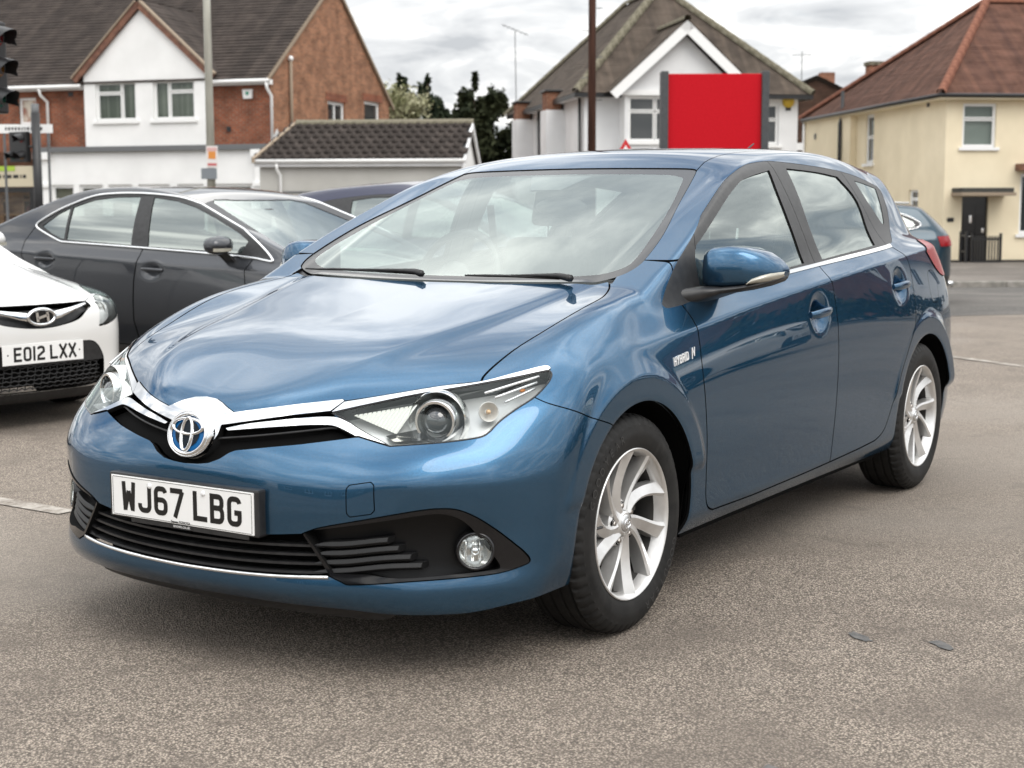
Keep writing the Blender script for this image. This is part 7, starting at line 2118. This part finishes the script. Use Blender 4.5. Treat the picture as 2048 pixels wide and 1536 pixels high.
def other_car(B, name, label, loc, rz, paint, dlo, glasses, ws, doors=(), h=.02, chrome=True, group=None, side=-1, wheel_kind='five'):
    """a parked car from a body: shell, doors, glass, trim, wheels"""
    q = B.q
    car = thing(name, label, 'car', loc, rz, group)
    S = B.mesh(q['x0']-.1, q['x1']+.1, 1.0, .10, q['h']+.06, h)
    K = Cutter(B, S)
    x, y, z = K.rest.P.T
    _, K.rest = K.rest.split(z-.20)
    for cx in (0.0, -q['wb']):
        t = np.linspace(0, 2*np.pi, 65)[:-1]
        K.take(np.stack([cx+q['arch']*np.cos(t), q['wr']+q['arch']*np.sin(t)], 1), AX_SIDE, lambda P: P[:, 1] > .4)
    out = {}
    w = K.take(np.concatenate([ws, ws[::-1]*[1, -1, 1]]), AX_WS, lambda P: (P[:, 0] < .3) & (P[:, 0] > -1.8), gap=.004)
    w.both().offset(-.004).obj('windscreen', M_WS, car, 0)
    D = smooth_poly(dlo, (), 4)
    d = K.take(D, AX_SIDE, LEFT)
    for g in glasses:
        gp, d = K.take(np.array(g, float), AX_SIDE, LEFT, part=d)
        for p in (gp, gp.mirrored()): p.offset(-.006).obj('side_glass', M_SIDE, car, 0)
    for p in (d, d.mirrored()): p.offset(-.001).obj('window_frame', M_BLK, car, .012)
    if chrome:
        for sg in (1, -1):
            pts = []
            for a, c in D[:, [0, 2]] if D.shape[1] == 3 else D:
                p = B.raycast(np.array([a, 2.0, c]), np.array([0, -1.0, 0]), .8, 1.7, 40)
                if p is not None: pts.append(p*np.array([1, sg, 1])+np.array([0, .004*sg, 0]))
            MB().tube(pts+pts[:1], .009, 6, caps=False).build('window_trim', M_CHROME, car, smooth=True)
    for nm, poly in doors:
        p = K.take(np.array(poly, float), AX_SIDE, LEFT, gap=.007)
        for pp in (p, p.mirrored()): pp.obj(nm, paint, car)
    if 'rear' in q:
        r = K.take(np.array([(-2.42, -.45), (-2.42, .45), (-3.05, .56), (-3.05, -.56)]), AX_TOP, lambda P: P[:, 2] > 1.0)
        r.both().offset(-.003).obj('rear_window', M_SIDE, car, 0)
    else:
        r = K.take(np.array([(-.55, 1.08), (.55, 1.08), (.45, 1.34), (-.45, 1.34)]), AX_FRONT, lambda P: P[:, 0] < -2.6)
        r.both().offset(-.003).obj('rear_window', M_SIDE, car, 0)
    # cabin and underside
    MB().box(-q['wb']-.3, .4, -.6, .6, .18, .30).build('underbody', M_DARK, car)
    MB().box(-q['wb']+.42, -.42, -q['hw']+.06, q['hw']-.06, .22, .72).build('cabin_floor', M_DARK, car)
    for yy in (-.37, .37):
        MB().box(-1.62, -1.48, yy-.24, yy+.24, .5, 1.02).build('seat_back', M_SEAT, car, smooth=True, bevel=.05, seg=3)
        MB().box(-1.66, -1.56, yy-.13, yy+.13, 1.05, 1.20).build('headrest', M_SEAT, car, smooth=True, bevel=.035, seg=3)
    MB().box(-2.55, -2.40, -.6, .6, .5, .98).build('rear_seat_back', M_SEAT, car, smooth=True, bevel=.05, seg=3)
    MB().box(-.95, -.40, -.70, .70, .70, .86).build('dashboard', M_TRIM, car, smooth=True, bevel=.06, seg=3)
    MB().tube([(-1.02-.05*math.sin(t), -.37+.17*math.cos(t), .90+.16*math.sin(t)) for t in np.linspace(0, 2*np.pi, 25)], .014, 6, caps=False).build('steering_wheel', M_BLK, car, smooth=True)
    for cx in (0.0, -q['wb']):
        for sg in (1, -1):
            a_ = np.linspace(math.radians(-20), math.radians(200), 17)
            P = [[(cx+r_*math.cos(t), yy*sg, q['wr']+r_*math.sin(t)) for yy, r_ in ((q['hw']-.015, q['arch']), (.62, q['arch']+.01), (.6, .05))] for t in a_]
            MB().grid(P).build('arch_liner', M_DARK, car, smooth=True)
            wheel(car, (cx, (q['hw']-.125)*sg, q['wr']), sg, R=q['wr'], rin=q['wr']-.11, kind=wheel_kind)
    return car, K

def simple_mirror(car, paint, sg, x, y, z, s=1.0, chrome=False):
    P = []
    for t, w, hh in ((0, .5, .55), (.15, .9, .9), (.5, 1, 1), (.85, .9, .85), (1, .45, .4)):
        P.append([(x-.02*0+(.075*w*math.cos(a))*s, (y+(-.10+.20*t)*s)*sg, z+.062*hh*math.sin(a)*s) for a in np.linspace(0, 2*np.pi, 17)[:-1]])
    m = MB().grid(P, False, True); m.f.append(tuple(range(16))); m.mi.append(0); m.f.append(tuple(64+k for k in range(16))); m.mi.append(0)
    m.build('door_mirror', paint, car, smooth=True, angle=70)
    MB().hexa([(x+.03, (y-.14)*sg, z-.13), (x+.03, (y-.05)*sg, z-.05), (x-.05, (y-.05)*sg, z-.05), (x-.05, (y-.14)*sg, z-.13), (x+.03, (y-.13)*sg, z-.09), (x+.03, (y-.02)*sg, z-.04), (x-.05, (y-.02)*sg, z-.04), (x-.05, (y-.13)*sg, z-.09)]).build('mirror_foot', M_BLK, car)
    P = [[(x+(.078*math.cos(a))*s, (y+(-.04+.135*t)*s)*sg, z+(-.018-.022*k)*s) for k in (0, 1)] for t, a in ((0, 0), (.5, 0), (.9, .5), (1.0, 1.0))]
    MB().grid(P).build('mirror_repeater', mat('repeater', (.72, .70, .62)), car)

def bar_handle(car, B, m, sg, hx, hz, ln=.10, base=None):
    P = []
    yy0 = base or B.raycast(np.array([hx+ln*1.15, 2.0, hz]), np.array([0, -1.0, 0]), .8, 1.7, 40)[1]
    for t in np.linspace(-1, 1, 9):
        xx = hx+t*ln; yy = yy0+.016-.014*abs(t)**3; w = .013-.004*t*t
        P.append([(xx, (yy+.007*math.cos(a))*sg, hz+.01*t*-.3+w*math.sin(a)) for a in np.linspace(0, 2*np.pi, 11)[:-1]])
    mb = MB().grid(P, False, True); mb.f.append(tuple(range(10))); mb.mi.append(0); mb.f.append(tuple(80+k for k in range(10))); mb.mi.append(0)
    mb.build('door_handle', m, car, smooth=True, angle=60)

# ---- dark grey saloon, parked side-on
GREY = car_paint('dark_grey_paint', (.034, .036, .041), metal=.55, rough=.35)
SB = gen_body(SALOON)
D_SAL = np.array([(-2.706, 1.079), (-2.676, 1.116), (-2.526, 1.191), (-2.40, 1.238), (-2.211, 1.294), (-2.006, 1.311), (-1.722, 1.309), (-1.412, 1.283), (-1.21, 1.235), (-1.017, 1.167), (-.774, 1.068), (-.597, .972), (-.462, .868), (-.52, .866), (-.607, .878), (-.962, .902), (-1.596, .934), (-2.371, .967), (-2.434, .974), (-2.619, 1.037)])
G_SAL = [[(-2.65, 1.079), (-2.52, 1.165), (-2.41, 1.212), (-2.40, .990), (-2.44, .995), (-2.56, 1.035)],
         [(-2.385, 1.216), (-2.2, 1.268), (-2.0, 1.287), (-1.765, 1.288), (-1.735, .953), (-2.375, .986)],
         [(-1.640, 1.283), (-1.42, 1.258), (-1.23, 1.212), (-1.04, 1.145), (-.80, 1.045), (-.70, .99), (-.74, .908), (-.962, .920), (-1.575, .945)]]
W_SAL = A3([(-1.33, 0, 1.27), (-1.32, .42, 1.262), (-1.25, .50, 1.245), (-.86, .60, 1.07), (-.55, .67, .94), (-.47, .66, .90), (-.40, .45, .885), (-.37, 0, .875)])
DF_SAL = [(-.62, .90), (-.66, .80), (-.645, .70), (-.66, .5), (-.69, .30), (-.75, .255), (-1.60, .265), (-1.648, .44), (-1.64, .72), (-1.612, .93), (-1.6, 1.0), (-.62, 1.0)]
DR_SAL = [(-1.612, .94), (-1.645, .72), (-1.652, .44), (-1.605, .265), (-2.25, .275), (-2.36, .40), (-2.62, .72), (-2.78, .86), (-2.80, .97), (-2.74, 1.05), (-2.70, 1.09), (-2.4, 1.1), (-1.62, 1.0)]
sal, KS = other_car(SB, 'saloon', 'dark grey four-door saloon with bright window surrounds, parked side-on behind the white hatchback', (-4.484, -3.334, 0), 1.604, GREY, D_SAL, G_SAL, W_SAL, [('front_door', DF_SAL), ('rear_door', DR_SAL)], h=.016)
KS.rest.both().obj('body_shell', GREY, sal)
for sg in (1, -1):
    simple_mirror(sal, GREY, sg, -.80, .965, .965)
    bar_handle(sal, SB, GREY, sg, -1.475, .790); bar_handle(sal, SB, GREY, sg, -2.535, .848)
MB().tube([(-.42, -.6, .90), (-.40, 0, .905)], .008, 6).build('wiper', M_BLK, sal)
MB().ball((-1.18, 0, 1.17), (.02, .11, .032), 14, 8).build('cabin_mirror', M_BLK, sal, smooth=True)
for sg in (1, -1):
    MB().ball((.62, .62*sg, .62), (.14, .14, .06), 14, 8).build('head_lamp', M_SILVER, sal, smooth=True)

# ---- white hatchback, nose towards the camera side
WHITEP = car_paint('white_paint', (.72, .715, .70), flake=0, metal=0.0, rough=.3)
WB_ = gen_body(WHITEH)
D_H = np.array([(-.62, .945), (-1.0, .965), (-1.6, .985), (-2.35, 1.035), (-2.55, 1.10), (-2.66, 1.22), (-2.58, 1.29), (-2.1, 1.345), (-1.7, 1.35), (-1.4, 1.31), (-1.1, 1.20), (-.80, 1.06)])
G_H = [[(-.72, .975), (-1.0, .985), (-1.55, 1.0), (-1.55, 1.325), (-1.4, 1.29), (-1.1, 1.175), (-.85, 1.055)], [(-1.64, 1.01), (-2.2, 1.045), (-2.25, 1.30), (-2.05, 1.325), (-1.64, 1.33)]]
W_H = A3([(-1.42, 0, 1.37), (-1.40, .46, 1.35), (-1.30, .53, 1.30), (-.80, .64, 1.08), (-.58, .66, .97), (-.52, .5, .955), (-.50, 0, .95)])
DF_H = [(-.60, .93), (-.66, .60), (-.70, .28), (-1.55, .28), (-1.60, .60), (-1.58, 1.1), (-.62, 1.1)]
DR_H = [(-1.585, 1.1), (-1.606, .60), (-1.556, .28), (-2.10, .29), (-2.36, .62), (-2.45, .80), (-2.43, 1.0), (-2.40, 1.1)]
wht, KW = other_car(WB_, 'hatchback', 'white hatchback with winged chrome grille and EO12 LXX number plate', (-1.861, -4.68, 0), 1.485, WHITEP, D_H, G_H, W_H, [('front_door', DF_H), ('rear_door', DR_H)], h=.0135, chrome=False)
def white_front():
    K = KW; car = wht; B = WB_
    bon = np.concatenate([smooth_poly(A3([(.85, 0, .70), (.83, .20, .688), (.80, .36, .688), (.70, .47, .705), (.573, .525, .748), (.30, .64, .80), (0, .68, .84), (-.42, .66, .91), (-.46, .5, .93), (-.46, 0, .935)]), (2, 7), 4, False)])
    bonnet = K.take(np.concatenate([bon, bon[::-1]*[1, -1, 1]]), AX_BON, lambda P: (P[:, 0] > -.5) & (P[:, 2] > .62), gap=.005)
    bonnet.both().obj('bonnet', WHITEP, car)
    lamp = K.take(smooth_poly(A3([(.862, .402, .540), (.842, .408, .60), (.81, .416, .672), (.573, .528, .738), (.30, .72, .778), (.42, .735, .72), (.60, .675, .65), (.75, .585, .585), (.84, .48, .55)]), (0, 2, 4), 4), AX_LAMP, lambda P: (P[:, 1] > .3) & (P[:, 0] > .1), gap=.004)
    for p in (lamp, lamp.mirrored()):
        p.obj('lamp_cover', M_LENS, car, 0)
        p.offset(-.05).obj('lamp_housing', mat('lamp_grey', (.3, .3, .3)), car, 0)
    for sg in (1, -1):
        for c, r in ((( .76, .455, .62), .055), ((.60, .575, .66), .045)):
            MB().lathe([(.0, -.04), (r*.6, -.03), (r*.9, -.005), (r, .012), (r*1.06, .012), (r*1.06, -.03)], c=(c[0], c[1]*sg, c[2]), axis='x', n=24).build('lamp_bowl', M_SILVER, car, smooth=True)
    gt = A3([(.84, 0, .680), (.831, .112, .681), (.805, .358, .681), (.83, .365, .655), (.855, .322, .633), (.875, .248, .587), (.888, .108, .560), (.891, 0, .553)])
    g = K.take(np.concatenate([smooth_poly(gt, (0, 2, 7), 4, False), smooth_poly(gt, (0, 2, 7), 4, False)[::-1]*[1, -1, 1]]), AX_FRONT, lambda P: P[:, 0] > .6, gap=.003)
    g.both().offset(-.035).obj('grille_back', M_BLK, car, 0)
    lw = A3([(.883, 0, .470), (.882, .255, .466), (.87, .354, .457), (.858, .413, .397), (.856, .429, .326), (.838, .385, .215), (.861, .056, .203), (.861, 0, .203)])
    l = K.take(np.concatenate([smooth_poly(lw, (0, 7), 4, False), smooth_poly(lw, (0, 7), 4, False)[::-1]*[1, -1, 1]]), AX_FRONT, lambda P: P[:, 0] > .5, gap=.003)
    l.both().offset(-.045).obj('lower_grille_back', M_DARK, car, 0)
    up, _ = l.split(.350-l.P[:, 2])
    up.both().offset(-.004).obj('plate_panel', M_BLK, car, .03)
    # honeycomb-like mesh of the lower grille
    def sx(yy, zz):
        p = B.raycast(np.array([2.0, abs(yy), zz]), np.array([-1.0, 0, 0]), .8, 2.0, 40); return p[0]
    for k, zz in enumerate(np.arange(.225, .345, .0235)):
        pts = [np.array([sx(yy, zz)-.014, yy, zz+.004*(1 if (i+k) % 2 else -1)]) for i, yy in enumerate(np.linspace(-.40, .40, 33))]
        MB().tube(pts, .004, 5).build('grille_bar', M_BLK, car, smooth=True)
    for k, yy in enumerate(np.linspace(-.38, .38, 17)):
        pts = [np.array([sx(yy, zz)-.018, yy+.008*math.sin(zz*260), zz]) for zz in np.linspace(.215, .345, 7)]
        MB().tube(pts, .003, 5).build('grille_bar', M_BLK, car, smooth=True)
    fog_n, K.rest = K.rest, K.rest
    _, top = K.rest.split(np.where(K.rest.P[:, 0] > .25, K.rest.P[:, 2]-(.60+.0*K.rest.P[:, 0]), 1.0))
    bumper, shell = K.rest.split(np.where(K.rest.P[:, 0] > .30, np.maximum(K.rest.P[:, 2]-.70, .33-K.rest.P[:, 0]), 1.0))
    bumper.both().obj('front_bumper', WHITEP, car); shell.both().obj('body_shell', WHITEP, car)
    # dark lip under the bumper
    P = [[(sx(yy, .205)-.01, yy, .205), (sx(yy, .205)-.03, yy, .145), (sx(yy, .205)-.10, yy, .135)] for yy in np.linspace(-.70, .70, 31)]
    MB().grid(P).build('valance', M_BLK, car, smooth=True)
    # winged badge
    ec = np.array([.893, 0, .617])
    P = []
    for k in range(40):
        th = 2*math.pi*k/40; c, s = math.cos(th), math.sin(th)
        P.append([(ec[0]+hh, (.085*c+d*c), ec[2]+.043*s+d*s) for d, hh in ((-.009, 0), (-.004, .008), (.004, .008), (.009, -.004))])
    MB().grid(P, True, False).build('badge_ring', M_CHROME, car, smooth=True)
    MB().grid([[(ec[0]+.0, r*.085*math.cos(t), ec[2]+r*.043*math.sin(t)) for r in (.001, 1)] for t in np.linspace(0, 2*np.pi, 33)]).build('badge_disc', M_GBLK, car)
    mb = MB()
    for pts, w in (([(-.030, -.026), (-.036, .026)], .016), ([(.036, -.026), (.030, .026)], .016), ([(-.034, -.008), (.034, .010)], .014)):
        l_, r_ = stroke_poly(pts, w); mb.prism([(ec[0]+.003, p[0], ec[2]+p[1]) for p in (l_[0], l_[1], r_[1], r_[0])], (.006, 0, 0))
    mb.build('badge_letter', M_CHROME, car)
    for sg in (1, -1):
        top_ = [(.080, .640), (.14, .648), (.22, .659), (.30, .672), (.335, .676)]; bot = [(.335, .668), (.29, .652), (.20, .628), (.13, .606), (.075, .594)]
        pl = [(sx(a, b_)+.002, a*sg, b_) for a, b_ in top_+bot]
        m = MB()
        n = len(top_)
        m.grid([[np.array(pl[i]), np.array(pl[i])*.5+np.array(pl[2*n-1-i])*.5+np.array([.012, 0, 0]), np.array(pl[2*n-1-i])] for i in range(n)])
        m.build('badge_wing', M_CHROME, car, smooth=True)
    plate = MB().box(.894, .898, -.26, .26, .3645, .4755).build('number_plate', M_PLATE, car, bevel=.0012)
    mb, wd = lettering('EO12 LXX', lambda a, b_, c_: (.8982+c_, a-.19, b_+.3805), .0005)
    mb.build('plate_characters', M_INK, plate, fix=False)
    for a in (-.226, .234):
        MB().lathe([(0, .002), (.004, .0018), (.005, 0)], c=(.898, a, .42), axis='x', n=10).build('plate_screw', M_INK, plate)
    for sg in (1, -1):
        simple_mirror(car, WHITEP, sg, -1.05, .96, 1.0)
        for k in range(3):
            MB().tube([(.70-.04*k, .60*sg+.05*k*sg, .505-.035*k), (.58-.02*k, .735*sg, .51-.035*k)], .008, 6).build('bumper_rib', WHITEP, car, smooth=True)
white_front()

# ---- dark blue hatchback beyond the saloon: only its roof shows
NAVY = car_paint('navy_paint', (.020, .022, .045), metal=.5, rough=.35)
navy, KN = other_car(gen_body(DARKH), 'hatchback', 'dark navy car with pale sky on its roof, just beyond the saloon windscreen', (-7.2, -3.15, -.035), 1.60, NAVY, D_H, G_H, W_H, [('front_door', DF_H), ('rear_door', DR_H)], h=.022, chrome=False)
KN.rest.both().obj('body_shell', NAVY, navy)

# ---- teal estate on the road beyond the blue hatchback's tail
TEAL = car_paint('teal_paint', (.012, .030, .045), metal=.5, rough=.35)
D_E = np.array([(-.55, .98), (-1.0, 1.0), (-1.6, 1.02), (-2.4, 1.05), (-2.85, 1.08), (-3.02, 1.13), (-2.98, 1.20), (-2.75, 1.30), (-2.3, 1.355), (-1.7, 1.365), (-1.35, 1.32), (-1.0, 1.20), (-.70, 1.06)])
G_E = [[(-.7, 1.01), (-1.0, 1.02), (-1.55, 1.04), (-1.55, 1.34), (-1.35, 1.30), (-1.05, 1.19)], [(-1.64, 1.04), (-2.3, 1.07), (-2.3, 1.33), (-1.64, 1.34)], [(-2.38, 1.07), (-2.84, 1.10), (-2.95, 1.14), (-2.92, 1.19), (-2.74, 1.275), (-2.38, 1.325)]]
W_E = A3([(-1.20, 0, 1.37), (-1.18, .5, 1.35), (-.9, .6, 1.22), (-.45, .70, 1.03), (-.36, .5, 1.02), (-.33, 0, 1.01)])
EB = gen_body(ESTATE)
est, KE = other_car(EB, 'estate_car', 'dark teal estate car with red tail lamps, showing past the blue hatchback', (-16.25, -6.80, -.215), math.atan2(-.839, .543), TEAL, D_E, G_E, W_E, [('front_door', DF_H)], h=.022)
tl = KE.take(np.array([(-3.25, .98), (-3.30, .84), (-3.75, .84), (-3.75, 1.0)]), AX_SIDE, lambda P: P[:, 1] > .45, gap=.004)
for p in (tl, tl.mirrored()): p.offset(.006).obj('tail_lamp', M_REDL, est, .02)
lowr, KE.rest = KE.rest.split(np.where(KE.rest.P[:, 0] < -3.0, KE.rest.P[:, 2]-.42, 1.0))
lowr.both().obj('rear_bumper', M_BLK, est)
KE.rest.both().obj('body_shell', TEAL, est)
for sg in (1, -1):
    MB().tube([(-1.0, .66*sg, 1.42), (-2.0, .66*sg, 1.485), (-2.9, .60*sg, 1.45)], .014, 6).build('roof_rail', M_CHROME, est, smooth=True)
    MB().tube([(-3.50, .45*sg, .30), (-3.60, .45*sg, .30)], .035, 10).build('exhaust', M_CHROME, est, smooth=True)

# ---- a row parked on the other side of the yard, added out of view for the blue flank to reflect
for src, loc, rz, lab in ((navy, (-5.6, 6.0, 0), -1.55, 'dark navy hatchback added out of view to be mirrored in the front door of the blue car'),
                          (sal, (-8.5, 6.3, 0), -1.60, 'dark grey saloon added out of view to be mirrored in the rear door of the blue car'),
                          (wht, (-11.4, 6.1, 0), -1.57, 'white hatchback added out of view to be mirrored low in the rear wing of the blue car')):
    o = copy_tree(src); o.location = loc; o.rotation_euler = (0, 0, rz); o['label'] = lab; o['group'] = 'cars added out of view for reflections'
